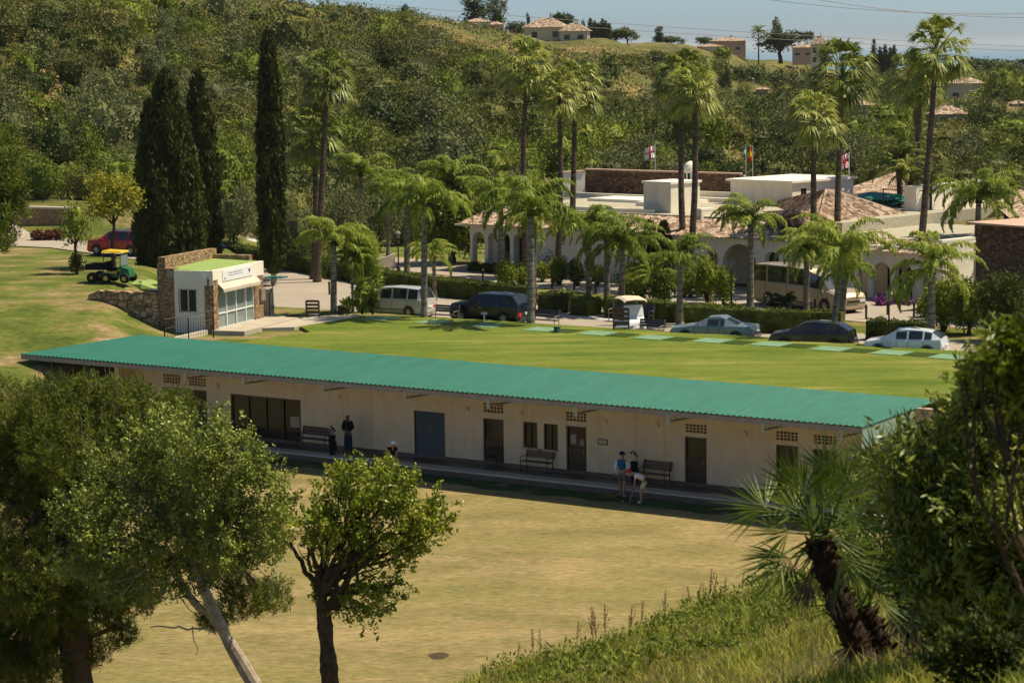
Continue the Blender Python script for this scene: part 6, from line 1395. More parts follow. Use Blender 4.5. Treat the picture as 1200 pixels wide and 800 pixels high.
# ------------------------------------------------------------------ people
def skinned(name, mat, parent, verts, edges, radii, sub=1):
    me = bpy.data.meshes.new(name); me.from_pydata([tuple(v) for v in verts], edges, []); me.materials.append(MATS[mat]); o = ob(name, me, parent)
    md = o.modifiers.new('Skin', 'SKIN'); md.use_smooth_shade = True
    if not me.skin_vertices: me.attributes
    sv = me.skin_vertices[0].data
    for i, r in enumerate(radii): sv[i].radius = (r, r) if np.isscalar(r) else r
    for i in range(len(verts)): sv[i].use_root = (i == 0)
    s = o.modifiers.new('Sub', 'SUBSURF'); s.levels = sub; s.render_levels = sub
    return o
def person(label, loc, yaw, J, top_mat, leg_mat, skin='skin', shoe='cloth_white', hat=None, hair=True, sleeve='short', shorts=True, sleeve_mat=None, vest=False, scale=1.):
    t = thing('person', label, 'person', loc, yaw, None, scale)
    A = lambda k: np.array(J[k], float)
    V = [A('pelvis'), A('spine'), A('chest'), A('neck'), A('head'), A('crown')]; R = [(.13, .10), (.12, .09), (.14, .10), .055, (.078, .09), (.06, .07)]; E_ = [(0, 1), (1, 2), (2, 3), (3, 4), (4, 5)]
    fw = nz(A('face')); V.append(A('head') + fw * .10 + np.array((0, 0, -.01))); R.append(.018); E_.append((4, 6))    # nose
    for s, sg in (('L', 1), ('R', -1)):
        i = len(V); V += [A('sh' + s), A('el' + s), A('wr' + s), A('ha' + s)]; R += [.052, .042, .028, (.038, .02)]; E_ += [(2, i), (i, i + 1), (i + 1, i + 2), (i + 2, i + 3)]
        hd = nz(A('ha' + s) - A('wr' + s)); sd_ = nz(np.cross(hd, (0, 0, 1.)) + 1e-6)
        for q in range(4):
            j = len(V); L = (.045, .055, .052, .04)[q]; b = A('ha' + s) + sd_ * (q - 1.5) * .018; V += [b + hd * .03, b + hd * (.03 + L) + np.array((.01, 0, -.012))]; R += [.0085, .0075]; E_ += [(i + 3, j), (j, j + 1)]
        j = len(V); b = A('wr' + s) + hd * .03; V += [b + sd_ * .035, b + sd_ * .05 + hd * .035]; R += [.01, .0085]; E_ += [(i + 3, j), (j, j + 1)]
        i = len(V); V += [A('hi' + s), A('kn' + s), A('an' + s), A('to' + s)]; R += [.09, .066, .046, (.045, .03)]; E_ += [(0, i), (i, i + 1), (i + 1, i + 2), (i + 2, i + 3)]
    skinned('body', skin, t, V, E_, R)
    # shirt
    V = [A('spine') * .45 + A('pelvis') * .55, A('spine'), A('chest'), A('chest') * .45 + A('neck') * .55]; R = [(.18, .14), (.175, .135), (.20, .15), .085]; E_ = [(0, 1), (1, 2), (2, 3)]
    for s in 'LR':
        i = len(V); V.append(A('sh' + s)); R.append(.085); E_.append((2, i))
        if not vest:
            if sleeve == 'short': V.append(A('sh' + s) * .4 + A('el' + s) * .6); R.append(.075); E_.append((i, i + 1))
            else: V += [A('el' + s), A('wr' + s)]; R += [.07, .05]; E_ += [(i, i + 1), (i + 1, i + 2)]
    skinned('vest' if vest else 'shirt', top_mat, t, V, E_, R)
    if sleeve_mat:
        for s in 'LR': skinned('sleeve', sleeve_mat, t, [A('sh' + s), A('el' + s), A('wr' + s) * .9 + A('el' + s) * .1], [(0, 1), (1, 2)], [.078, .066, .05])
    V = [A('pelvis') + (0, 0, .05), A('pelvis') * .8 + (A('hiL') + A('hiR')) * .1]; R = [(.17, .135), (.175, .14)]; E_ = [(0, 1)]
    for s in 'LR':
        i = len(V); kn = A('kn' + s); hi_ = A('hi' + s); V.append(hi_); R.append(.115); E_.append((1, i))
        if shorts: V.append(hi_ * .22 + kn * .78); R.append(.11); E_.append((i, i + 1))
        else: V += [kn, A('an' + s) + (0, 0, .03)]; R += [.10, .085]; E_ += [(i, i + 1), (i + 1, i + 2)]
    skinned('shorts' if shorts else 'trousers', leg_mat, t, V, E_, R)
    for s in 'LR': skinned('shoe', shoe, t, [A('an' + s) - (0, 0, .035), (A('an' + s) + A('to' + s)) / 2 - (0, 0, .02), A('to' + s) - (0, 0, .0)], [(0, 1), (1, 2)], [(.05, .045), (.05, .04), (.045, .03)])
    if hair: skinned('hair', 'hair_dark', t, [A('head') - fw * .025 + (0, 0, .02), A('crown') - fw * .02 + (0, 0, .015)], [(0, 1)], [(.09, .085), (.075, .075)])
    if hat:
        c = A('crown'); mb = MB(); mb.lathe((c[0], c[1], c[2] - .035), [(.112, 0), (.115, .05), (.085, .105), (.02, .125)], 14); mb.build('cap', hat, t, smooth=True)
        mb = MB(); f2 = nz(np.array((fw[0], fw[1], 0)) + 1e-6); a = math.atan2(f2[1], f2[0]); mb.box((c[0] + f2[0] * .14, c[1] + f2[1] * .14, c[2] - .03), (.13, .15, .018), a, .8); mb.build('brim', hat, t)
    for sg in (1, -1):
        sdv = nz(np.cross(fw, (0, 0, 1.))); e = A('head') + fw * .082 + sdv * sg * .032 + (0, 0, .02); mb = MB(); mb.box(e, (.018, .02, .012)); mb.build('eye', 'hair_dark', t)
        e = A('head') + sdv * sg * .082; mb = MB(); mb.box(e, (.035, .02, .055)); mb.build('ear', skin, t)
    return t
ST = dict(pelvis=(0, 0, .96), spine=(.0, 0, 1.14), chest=(.0, 0, 1.36), neck=(.01, 0, 1.50), head=(.03, 0, 1.61), crown=(.02, 0, 1.69), face=(1, 0, -.05),
          shL=(0, .18, 1.42), elL=(-.02, .24, 1.14), wrL=(.06, .22, .92), haL=(.08, .21, .85), shR=(0, -.18, 1.42), elR=(-.02, -.24, 1.14), wrR=(.06, -.22, .92), haR=(.08, -.21, .85),
          hiL=(0, .09, .9), knL=(.02, .10, .5), anL=(-.01, .11, .09), toL=(.15, .12, .035), hiR=(0, -.09, .9), knR=(.02, -.10, .5), anR=(-.01, -.11, .09), toR=(.15, -.12, .035))
def J_(**k): d = dict(ST); d.update(k); return d
# standing man with hands joined
s_, _z = wallhit(423, 530); p = B(s_ + .05, -.95, .304)
person('man in black top and dark jeans standing on the walkway with hands joined', p, ANG - PI / 2 + .1, J_(elL=(.02, .27, 1.16), wrL=(.20, .08, 1.08), haL=(.22, .01, 1.06), elR=(.02, -.27, 1.16), wrR=(.20, -.08, 1.08), haR=(.22, -.01, 1.04)),
       'cloth_black', 'cloth_navy', 'skin_dark', 'cloth_black', None, True, 'long', False, scale=1.03)
g = gz(459, 560, .01)
person('man in a white cap and black shirt stooping over his putter', g, -PI / 2 + .5, J_(pelvis=(-.12, 0, .90), spine=(-.05, 0, 1.07), chest=(.08, 0, 1.26), neck=(.17, 0, 1.38), head=(.25, 0, 1.46), crown=(.26, 0, 1.55), face=(.8, 0, -.6), shL=(.10, .17, 1.31), elL=(.22, .16, 1.06), wrL=(.34, .04, .86), haL=(.36, .01, .80),
       shR=(.10, -.17, 1.31), elR=(.22, -.16, 1.06), wrR=(.34, -.04, .83), haR=(.37, -.01, .76), hiL=(-.10, .1, .86), knL=(.03, .14, .49), anL=(-.05, .16, .09), toL=(.11, .19, .035), hiR=(-.10, -.1, .86), knR=(.03, -.14, .49), anR=(-.05, -.16, .09), toR=(.11, -.19, .035)),
       'cloth_black', 'cloth_grey', 'skin', 'cloth_white', 'cloth_white', False)
g1 = gz(729, 581.5, .01)
person('man in a blue vest, white sleeves, grey shorts and dark cap standing in the shade', g1, PI / 2 - .5, J_(head=(.05, 0, 1.60), face=(1, -.2, -.35), elL=(-.03, .26, 1.14), wrL=(.0, .29, .90), haL=(.01, .30, .83), elR=(.06, -.24, 1.16), wrR=(.22, -.2, 1.0), haR=(.27, -.18, .97), knL=(.1, .11, .5), anL=(.1, .13, .09), toL=(.25, .15, .035), anR=(-.12, -.11, .09), knR=(.0, -.11, .5), toR=(.03, -.13, .035)),
       'cloth_blue', 'cloth_grey', 'skin', 'cloth_white', 'cloth_navy', True, 'short', True, 'cloth_white', True, 1.04)
g2 = gz(750, 589, .01)
wm = person('woman in a red cap, white top and cream shorts bending over her putt', g2, PI - .12, J_(pelvis=(-.20, 0, .88), spine=(-.10, 0, 1.02), chest=(.12, 0, 1.12), neck=(.27, 0, 1.18), head=(.37, 0, 1.20), crown=(.43, 0, 1.27), face=(.6, 0, -.8), shL=(.14, .16, 1.13), elL=(.20, .14, .88), wrL=(.22, .05, .68), haL=(.22, .01, .62),
       shR=(.14, -.16, 1.13), elR=(.20, -.14, .88), wrR=(.22, -.05, .65), haR=(.22, -.01, .58), hiL=(-.18, .09, .84), knL=(-.04, .11, .47), anL=(-.06, .12, .09), toL=(.1, .14, .035), hiR=(-.18, -.09, .84), knR=(-.04, -.11, .47), anR=(-.06, -.12, .09), toR=(.1, -.14, .035)),
       'cloth_white', 'cloth_beige', 'skin', 'cloth_white', 'cloth_red', True)
def club_(label, base, hand, grip=.25):
    t = thing('golf_putter', label, 'golf club', base); d = np.array(hand) - np.array(base); mb = MB(); mb.tube([(0, 0, .03), d * (1 - grip)], .011, 6); mb.build('shaft', 'rim_silver', t); mb = MB(); mb.tube([d * (1 - grip), d * 1.04], .018, 6); mb.build('grip', 'rubber', t); mb = MB(); mb.box((0, .02, .02), (.03, .12, .035)); mb.build('head', 'steel_grey', t)
club_('putter held by the bending woman in the red cap', g2 + (-.42, -.02, 0), g2 + (-.22, .03, .64)); gg = gz(459, 560, .01); club_('putter held by the man in the white cap', gg + (.25, -.42, 0), gg + (.17, -.32, .84))
club_('club leaning against the kerb left of the roller shutter', gz(483, 562, .01), gz(485.5, 551, .55) if False else (gz(483, 562, .01) + (.1, .35, .8)))
g = gz(729.5, 588, .01); mb = MB(); core(mb, (0, 0, .03), (.03, .03, .03), 8); o = mb.build('golf_ball', 'cloth_white'); o.location = g; tag(o, 'white golf ball on the turf below the man in the blue vest', 'golf ball')
def golfbag(label, loc, cover='cloth_black'):
    t = thing('golf_bag', label, 'golf bag', loc, .6); mb = MB(); mb.lathe((0, 0, 0), [(.13, 0), (.14, .05), (.135, .5), (.16, .8), (.155, .86), (.13, .87)], 14); mb.build('bag', 'cloth_black', t); mb = MB(); mb.box((.14, 0, .4), (.1, .2, .4), 0, .9); mb.build('pocket', 'cloth_navy', t)
    for i, (dx, dy, h) in enumerate(((.05, .04, 1.12), (-.05, .05, 1.2), (0, -.06, 1.16), (.06, -.03, 1.05), (-.03, -.02, 1.24))):
        mb = MB(); mb.tube([(dx * .5, dy * .5, .6), (dx * 1.6, dy * 1.6, h)], .01, 5); mb.build('club_shaft', 'rim_silver', t); mb = MB(); core(mb, (dx * 1.7, dy * 1.7, h + .03), (.055, .04, .05), 8); mb.build('head_cover', cover if i == 1 else 'cloth_black', t)
    mb = MB(); mb.tube([(-.13, 0, .8), (-.2, 0, .55), (-.13, 0, .3)], .015, 5); mb.build('strap', 'cloth_navy', t)
    for s in (1, -1): mb = MB(); mb.tube([(.05, s * .12, .75), (.3, s * .28, 0)], .01, 5); mb.build('stand_leg', 'rim_silver', t)
s_, _z = wallhit(747, 562); golfbag('black golf bag full of clubs standing at the left end of the bench', B(s_ + .1, -.4, .304))
s_, _z = wallhit(415, 530); golfbag('dark golf bag with one white head cover beside the man in black', B(s_ - .15, -1.35, .304), 'cloth_white')
g = gz(713, 583, .01); mb = MB(); rng = np.random.default_rng(3); P_ = np.stack([rng.normal(size=90) * .16, rng.normal(size=90) * .12, rng.uniform(.02, .09, 90)], -1); V, Qq = clumpleaves(rng, P_, rdir(rng, 90), 3, .03, .09, .04); mb.add(V, Qq); o = mb.build('leaf_tuft', 'leaf_young'); o.location = g; tag(o, 'small bright yellow-green tuft on the shaded turf left of the man in blue', 'tuft')
g = gz(514, 768, .005); mb = MB(); a = np.linspace(0, 2 * PI, 17)[:-1]; mb.add([(.30 * math.cos(t_) * (1 + .15 * math.sin(3 * t_)), .42 * math.sin(t_), .004) for t_ in a], [tuple(range(16))]); o = mb.build('ash_patch', 'bark_brown'); o.location = g; o['kind'] = 'structure'

# ------------------------------------------------------------------ foreground trees
def bp(px, py, Y): return gy(px, py, Y)
def fgtree(name, label, cat, blobs_px, Y, trunk_px, mat, bark, n, k, cr, L, W, seed, depthf=1., foot=None, tr=(.2, .1), limbs=(), shell=.5, up=.3, tuft=False):
    rng = np.random.default_rng(seed); s = Y / CF
    f = bp(*foot, Y); f[2] = tz1(f[0], f[1]) - .1; t = thing(name, label, cat, f)
    bl = []
    for (px, py, r) in blobs_px:
        c = bp(px, py, Y) - f; rr = r * s; bl.append((c[0], rng.uniform(-.9, .9) * rr * depthf, c[2], rr, rr * 1.15, rr * .85))
    mb = MB(); P_, O = blobpts(rng, bl, n, shell)
    if tuft:   # pine: upright brushes of needles
        m = k; ax = nz(O * .35 + np.array((0, 0, 1.1)) + rng.normal(size=P_.shape) * .25); Pk = np.repeat(P_, m, 0); A2 = np.repeat(ax, m, 0); tt = rng.random(n * m)[:, None]
        rd_ = nz(rng.normal(size=(n * m, 3))); D = nz(rd_ * .85 + A2 * .55); ln = rng.uniform(.7, 1.2, n * m) * L; Cc = Pk + A2 * tt * cr + D * (ln * .5)[:, None]
        V, Qq = leaves(Cc, D, nz(rng.normal(size=(n * m, 3))), ln, W); mb.add(V, Qq)
    else:
        V, Qq = twigleaves(rng, P_, O, k, cr * 3, cr * .45, L, W); mb.add(V, Qq)
    nleaf = len(Qq)
    if tuft:
        sel = rng.choice(n, n // 9, False); q2 = np.repeat(P_[sel], 2, 0) + rng.normal(size=(2 * len(sel), 3)) * .06; hh = rng.uniform(.14, .28, len(q2))
        V, Qq = leaves(q2 + np.array((0, 0, 1.)) * (.16 + hh / 2)[:, None], np.array((0, 0, 1.)) + rng.normal(size=(len(q2), 3)) * .06, rng.normal(size=(len(q2), 3)), hh, .022); mb.add(V, Qq)
        o = mb.build('crown', [mat, 'leaf_deadpalm'], t); mi_ = np.zeros(nleaf + len(Qq), np.int32); mi_[nleaf:] = 1; o.data.polygons.foreach_set('material_index', mi_)
    else: mb.build('crown', mat, t)
    mt = MB(); T = [bp(a, b, Y) - f for a, b in trunk_px]; T = [np.array((T[0][0], 0, 0)) if i < 0 else v for i, v in enumerate([T[0]] + T[1:])]
    T = [np.zeros(3)] + T; rr = np.linspace(tr[0], tr[1], len(T)); 
    # smooth the trunk path
    Tn = np.array(T); u = np.linspace(0, len(Tn) - 1, len(Tn) * 5); idx = np.clip(u.astype(int), 0, len(Tn) - 2); fr = (u - idx)[:, None]; fr = fr * fr * (3 - 2 * fr) * .35 + fr * .65
    Pp = Tn[idx] * (1 - fr) + Tn[idx + 1] * fr; R_ = np.interp(u, range(len(rr)), rr) * (1 + .07 * np.sin(u * 3.3) + .05 * rng.normal(size=len(u))); mt.tube(Pp, R_, 10, False)
    for li in limbs:
        Lp = [bp(a, b, Y) - f for a, b in li[0]]; Lp = [p + np.array((0, li[3] * i, 0)) for i, p in enumerate(Lp)] if len(li) > 3 else Lp
        Ln = np.array(Lp); u = np.linspace(0, len(Ln) - 1, len(Ln) * 4); idx = np.clip(u.astype(int), 0, len(Ln) - 2); fr = (u - idx)[:, None]; mt.tube(Ln[idx] * (1 - fr) + Ln[idx + 1] * fr + rng.normal(size=(len(u), 3)) * .015, np.interp(u, (0, len(Ln) - 1), (li[1], li[2])), 7, False)
    top = T[-1]
    for b in bl:
        a = top if rng.random() < .6 else T[-2]; Pl = limb(mt, a, b[:3], tr[1] * .45, .018, rng, 7, .10, 5, .05)
        for q in range(4): i = rng.integers(2, 6); e = np.array(b[:3]) + rdir(rng, 1)[0] * b[3] * .8; limb(mt, Pl[i], e, .018, .006, rng, 4, .1, 4)
    mt.build('trunk', bark, t); return t
fgtree('pine_tree', 'large bushy pine with upright needles and pale candles at far left', 'pine tree',
       [(10, 500, 55), (60, 482, 45), (20, 570, 70), (90, 520, 60), (140, 482, 44), (185, 505, 45), (80, 600, 75), (20, 660, 75), (130, 560, 60), (110, 680, 60), (30, 740, 50), (190, 560, 50), (230, 600, 50), (255, 665, 42), (300, 640, 38), (318, 700, 26), (285, 710, 30), (250, 730, 22), (160, 690, 40), (205, 480, 26), (100, 470, 34), (-50, 560, 70), (-50, 680, 80), (145, 745, 20), (10, 790, 48), (55, 780, 38), (-30, 780, 60), (100, 770, 26), (60, 720, 40), (120, 720, 30)],
       56, [(95, 830), (88, 770), (84, 700), (78, 620), (75, 540)], 'leaf_pine', 'bark_brown', 20000, 17, .15, .14, .017, 4, .9, (100, 860), (.42, .22), [([(84, 720), (60, 700), (20, 730), (-10, 760)], .16, .06), ([(90, 760), (105, 740), (108, 770), (100, 800)], .05, .03), ([(88, 750), (135, 735), (160, 742)], .07, .02)], .25, tuft=True)
fgtree('holm_oak', 'spreading grey-green tree with a pale leaning trunk in the left foreground', 'tree',
       [(225, 522, 46), (180, 512, 34), (275, 535, 42), (140, 560, 42), (190, 575, 52), (245, 580, 50), (300, 575, 40), (110, 605, 40), (150, 630, 46), (205, 635, 46), (260, 635, 42), (310, 625, 34), (90, 650, 30), (130, 680, 30), (185, 685, 30), (225, 680, 22), (80, 600, 24), (325, 600, 24), (255, 500, 22)],
       47, [(320, 840), (297, 800), (266, 748), (250, 715), (238, 688), (224, 655), (215, 620)], 'leaf_olive', 'bark_pale', 1250, 38, .17, .085, .044, 8, .9, (345, 880), (.17, .07),
       [([(262, 742), (244, 722), (226, 708), (205, 680)], .08, .05, .1), ([(258, 738), (225, 735), (178, 732)], .028, .012, -.05), ([(225, 735), (228, 750), (232, 768)], .012, .006), ([(238, 690), (265, 640), (285, 590)], .06, .03, .15), ([(215, 640), (195, 600), (170, 560)], .06, .025, .1)], .45)
fgtree('young_oak', 'small green tree with a gnarled dark trunk standing alone on the dry slope', 'tree',
       [(432, 572, 34), (395, 590, 30), (465, 575, 30), (498, 598, 28), (410, 618, 32), (450, 615, 36), (488, 628, 28), (380, 622, 24), (428, 648, 24), (470, 650, 20), (372, 600, 22), (360, 640, 16), (512, 610, 16), (432, 690, 14), (456, 694, 14), (412, 712, 15), (438, 716, 12), (466, 684, 10), (372, 690, 8), (398, 555, 14), (455, 552, 14)],
       46, [(388, 840), (387, 800), (384, 765), (381, 735), (379, 715), (374, 695)], 'leaf_young', 'bark_brown', 430, 38, .17, .09, .05, 12, .8, (388, 880), (.19, .13),
       [([(374, 697), (368, 682), (358, 672), (350, 655), (340, 640)], .075, .03, .05), ([(376, 698), (386, 678), (400, 660), (418, 648), (440, 625)], .12, .06, -.04), ([(400, 660), (398, 640), (412, 610)], .06, .03, .06), ([(400, 660), (405, 680), (410, 700), (412, 712)], .02, .01, -.05), ([(415, 648), (432, 672), (452, 690)], .02, .008, .03)], .4)

fgtree('pine_tree', 'pine branches reaching in at the left edge above the grass bank', 'pine tree', [(-20, 180, 40), (5, 215, 26), (0, 250, 28), (12, 240, 18), (5, 285, 18), (-30, 260, 50), (15, 190, 14), (22, 228, 12)], 104, [(-60, 320), (-45, 250), (-35, 200)], 'leaf_pine', 'bark_brown', 1400, 12, .4, .34, .045, 31, .8, (-62, 450), (.3, .15), (), .3, tuft=True)
# ---- near shrub at right
def nearbush(name, label, cat, blobs_px, Y, mat, n, k, cr, L, W, seed, foot, bark='bark_brown', shell=.5, stems=7):
    rng = np.random.default_rng(seed); s = Y / CF; f = bp(*foot, Y); f[2] = tz1(f[0], f[1]) - .05; t = thing(name, label, cat, f); bl = []
    for (px, py, r) in blobs_px: c = bp(px, py, Y) - f; rr = r * s; bl.append((c[0], rng.uniform(-.5, .9) * rr, c[2], rr, rr * 1.1, rr))
    P_, O = blobpts(rng, bl, n, shell); V, Qq = twigleaves(rng, P_, O, k, cr * 3, cr * .4, L, W); mb = MB(); mb.add(V, Qq); mb.build('foliage', mat, t)
    mb = MB()
    for i in range(len(bl)):
        b = bl[i]; Pl = limb(mb, (rng.uniform(-.15, .15), rng.uniform(-.1, .1), 0), b[:3], .03 * Y / 20, .006, rng, 8, .08, 6, .04)
        for q in range(5): limb(mb, Pl[rng.integers(3, 7)], np.array(b[:3]) + rdir(rng, 1)[0] * b[3] * .85, .007, .003, rng, 4, .08, 4)
    mb.build('stems', bark, t); return t
nearbush('oleander_bush', 'large dark narrow-leaved bush filling the lower right corner', 'bush',
         [(1140, 530, 50), (1185, 500, 55), (1095, 565, 36), (1150, 600, 65), (1200, 600, 70), (1110, 640, 50), (1160, 690, 60), (1210, 700, 70), (1130, 730, 45), (1180, 780, 60), (1065, 600, 34), (1080, 660, 30), (1155, 480, 30), (1120, 790, 40), (1050, 565, 22), (1090, 700, 26), (1070, 530, 22), (1170, 445, 28), (1205, 440, 40)], 16.5, 'leaf_oleander', 2000, 24, .11, .085, .021, 5, (1150, 900))
nearbush('oleander_bush', 'nearer leafy branches of a bush hanging at the right edge above the dark one', 'bush',
         [(1195, 425, 26), (1150, 418, 10), (1215, 460, 34), (1128, 440, 9), (1180, 396, 14), (1210, 400, 22), (1165, 440, 10)], 11.5, 'leaf_young', 420, 8, .04, .06, .018, 6, (1260, 1050))
nearbush('ground_creeper', 'low green weedy undergrowth below the dark bush in the bottom right corner', 'undergrowth',
         [(1110, 770, 22), (1140, 790, 26), (1175, 760, 22), (1190, 800, 26), (1150, 740, 16)], 14.5, 'leaf_hedge', 260, 12, .05, .06, .02, 7, (1150, 860))

# ---- dwarf fan palms
def dwarf(label, Y, trunk_px, fans, r, seed, foot=None):
    rng = np.random.default_rng(seed); f = bp(*(foot or trunk_px[0]), Y); f[2] = tz1(f[0], f[1]) - .1; t = thing('dwarf_fan_palm', label, 'palm', f)
    T = [np.zeros(3)] + [bp(a, b, Y) - f for a, b in trunk_px[1:]]; u = np.linspace(0, len(T) - 1, 40); Tn = np.array(T); idx = np.clip(u.astype(int), 0, len(T) - 2); fr = (u - idx)[:, None]; Pp = Tn[idx] * (1 - fr) + Tn[idx + 1] * fr
    mb = MB(); mb.tube(Pp, r * (1 + .16 * rng.normal(size=40).clip(-1, 1)), 12); 
    # old leaf bases
    for i in range(240):
        q = rng.integers(0, 39); a = rng.uniform(0, 2 * PI); o = Pp[q] + np.array((math.cos(a), math.sin(a), 0)) * r * .9; D = nz(np.array((math.cos(a) * .7, math.sin(a) * .7, rng.uniform(.3, 1.)))); mb.tube([o, o + D * rng.uniform(.03, .08)], [.014, .005], 4, False)
    mb.build('trunk', 'bark_fan', t); hub = Pp[-1]; mb = MB(); dead = MB()
    for (px, py, kind) in fans:
        c = bp(px, py, Y) - f; D = c - hub; D[1] = rng.uniform(-.6, .6) * np.linalg.norm(D) * .8; L = np.linalg.norm(D); R_ = .45 * rng.uniform(.85, 1.15); n0 = mb
        fan(n0, hub + rng.normal(size=3) * .03, D, np.array((rng.normal() * .4, -1., .8)), max(.12, L - .1), R_, 18, 2.6, .05, rng, .5, .009, .4)
    for i in range(8):
        a = rng.uniform(0, 2 * PI); fan(dead, hub + (0, 0, -.15), np.array((math.cos(a) * .5, math.sin(a) * .5, -.8)), np.array((0, -1., .3)), .2, .3, 9, 1.2, .2, rng, .6, .006, .5)
    mb.build('crown', 'leaf_fan', t); dead.build('dead_fronds', 'leaf_deadpalm', t); return t
rsd = random.Random(3)
dwarf('dwarf fan palm with a shaggy curved trunk, leftmost at the bottom right', 18., [(1030, 830), (1018, 790), (998, 740), (982, 700), (966, 655), (960, 630)], [(930, 590, 0), (905, 625, 0), (960, 575, 0), (985, 590, 0), (945, 560, 0), (915, 660, 0), (1000, 620, 0), (930, 690, 0), (975, 545, 0), (890, 600, 0), (955, 650, 0), (1005, 575, 0), (995, 650, 0), (920, 560, 0), (900, 655, 0), (985, 560, 0), (940, 600, 0), (1010, 600, 0)], .10, 1, (1034, 850))
dwarf('dwarf fan palm whose lower crown sprouts right beside the leftmost one', 18.6, [(1062, 830), (1045, 780), (1028, 745), (1012, 712)], [(985, 680, 0), (1010, 660, 0), (1040, 680, 0), (1000, 640, 0), (975, 705, 0), (1035, 650, 0), (1050, 700, 0), (1018, 700, 0)], .075, 2, (1070, 850))
dwarf('dwarf fan palm with a short thick dark trunk and tall upright fans', 19., [(1080, 775), (1076, 740), (1070, 700), (1064, 670)], [(1035, 560, 0), (1060, 540, 0), (1010, 590, 0), (1080, 575, 0), (1000, 560, 0), (1040, 610, 0), (1020, 640, 0), (1070, 620, 0), (990, 610, 0), (1090, 540, 0), (1050, 515, 0), (1025, 530, 0), (1075, 525, 0), (1000, 640, 0), (1045, 580, 0), (1010, 530, 0), (1095, 600, 0)], .12, 3, (1081, 785))
dwarf('dwarf fan palm with a slim trunk in the shade of the dark bush', 21.5, [(1107, 740), (1104, 715), (1100, 690)], [(1085, 660, 0), (1110, 650, 0), (1125, 670, 0), (1090, 630, 0), (1115, 620, 0)], .08, 4, (1108, 745))
dwarf('small dwarf fan palm leaf head at the left tip of the palm clump', 22.5, [(885, 668), (884, 662)], [(872, 655, 0), (892, 650, 0)], .03, 6, (890, 690)) if False else None

# ---- weeds and grass on the near slope
def blades(name, label, n, hmin, hmax, wid, mat, seed, region, lean=.35, clump=.0, cat='grass'):
    rng = np.random.default_rng(seed); x0, x1, y0, y1 = region; y = y0 + (y1 - y0) * rng.random(n) ** 1.1; px = rng.uniform(x0, x1, n); x = (px - 600) / CF * y
    if clump: 
        cn = (np.sin(x * 2.1 + y * 1.3) * np.sin(x * 1.1 - y * 1.9) + .5 * np.sin(x * 4.3 + 1.7 * y)) > clump; x, y = x[cn], y[cn]; n = len(x)
    z = tz(x, y); a = rng.uniform(0, 2 * PI, n); h = rng.uniform(hmin, hmax, n); d = np.stack([np.cos(a), np.sin(a), 0 * a], -1); B0 = np.stack([x, y, z], -1); W_ = np.stack([-np.sin(a), np.cos(a), 0 * a], -1) * wid / 2
    W_ = np.cross(d, (0, 0, 1.)) * wid / 2; rot = rng.uniform(0, PI, n); W_ = np.stack([np.cos(rot), np.sin(rot), 0 * rot], -1) * wid / 2
    ln = rng.uniform(.05, lean, n)[:, None]; m1 = B0 + d * (ln * h[:, None] * .35) + np.array((0, 0, 1.)) * (h * .55)[:, None]; tp = B0 + d * (ln * h[:, None] * 1.2) + np.array((0, 0, 1.)) * (h * (1 - .25 * ln[:, 0]))[:, None]
    V = np.stack([B0 - W_, B0 + W_, m1 + W_ * .8, m1 - W_ * .8, tp], 1).reshape(-1, 3); i = np.arange(n)[:, None] * 5
    mb = MB(); mb.add(V, np.concatenate([i + 0, i + 1, i + 2, i + 3], 1)); o_ = mb.n; mb.add(np.stack([m1 - W_ * .8, m1 + W_ * .8, tp], 1).reshape(-1, 3), [(3 * k, 3 * k + 1, 3 * k + 2) for k in range(n)])
    return tag(mb.build(name, mat), label, cat, kind='stuff')
blades('wild_grass', 'green wild grass and weeds on the near slope', 115000, .08, .26, .013, 'blade_green', 1, (520, 1650, 13, 50), .6)
blades('tall_grass', 'taller tufts of fresh grass on the near slope', 16000, .25, .5, .016, 'blade_green', 2, (540, 1150, 27, 46), .5, .45)
blades('dry_grass', 'dry straw-coloured grass among the weeds of the near slope', 30000, .10, .36, .009, 'blade_dry', 3, (520, 1300, 17, 50), .8, -.2)
rng = np.random.default_rng(12); n = 1800; y = rng.uniform(26, 44, n); x = (rng.uniform(560, 1130, n) - 600) / CF * y; z = tz(x, y); P_ = np.stack([x, y, z + rng.uniform(.08, .3, n)], -1)
V, Qq = clumpleaves(rng, P_, rdir(rng, n) * .4 + np.array((0, 0, .5)), 8, .05, .09, .035); mb = MB(); mb.add(V, Qq); tag(mb.build('weeds', 'leaf_bright'), 'leafy low weeds between the grass of the near slope', 'weeds', kind='stuff')
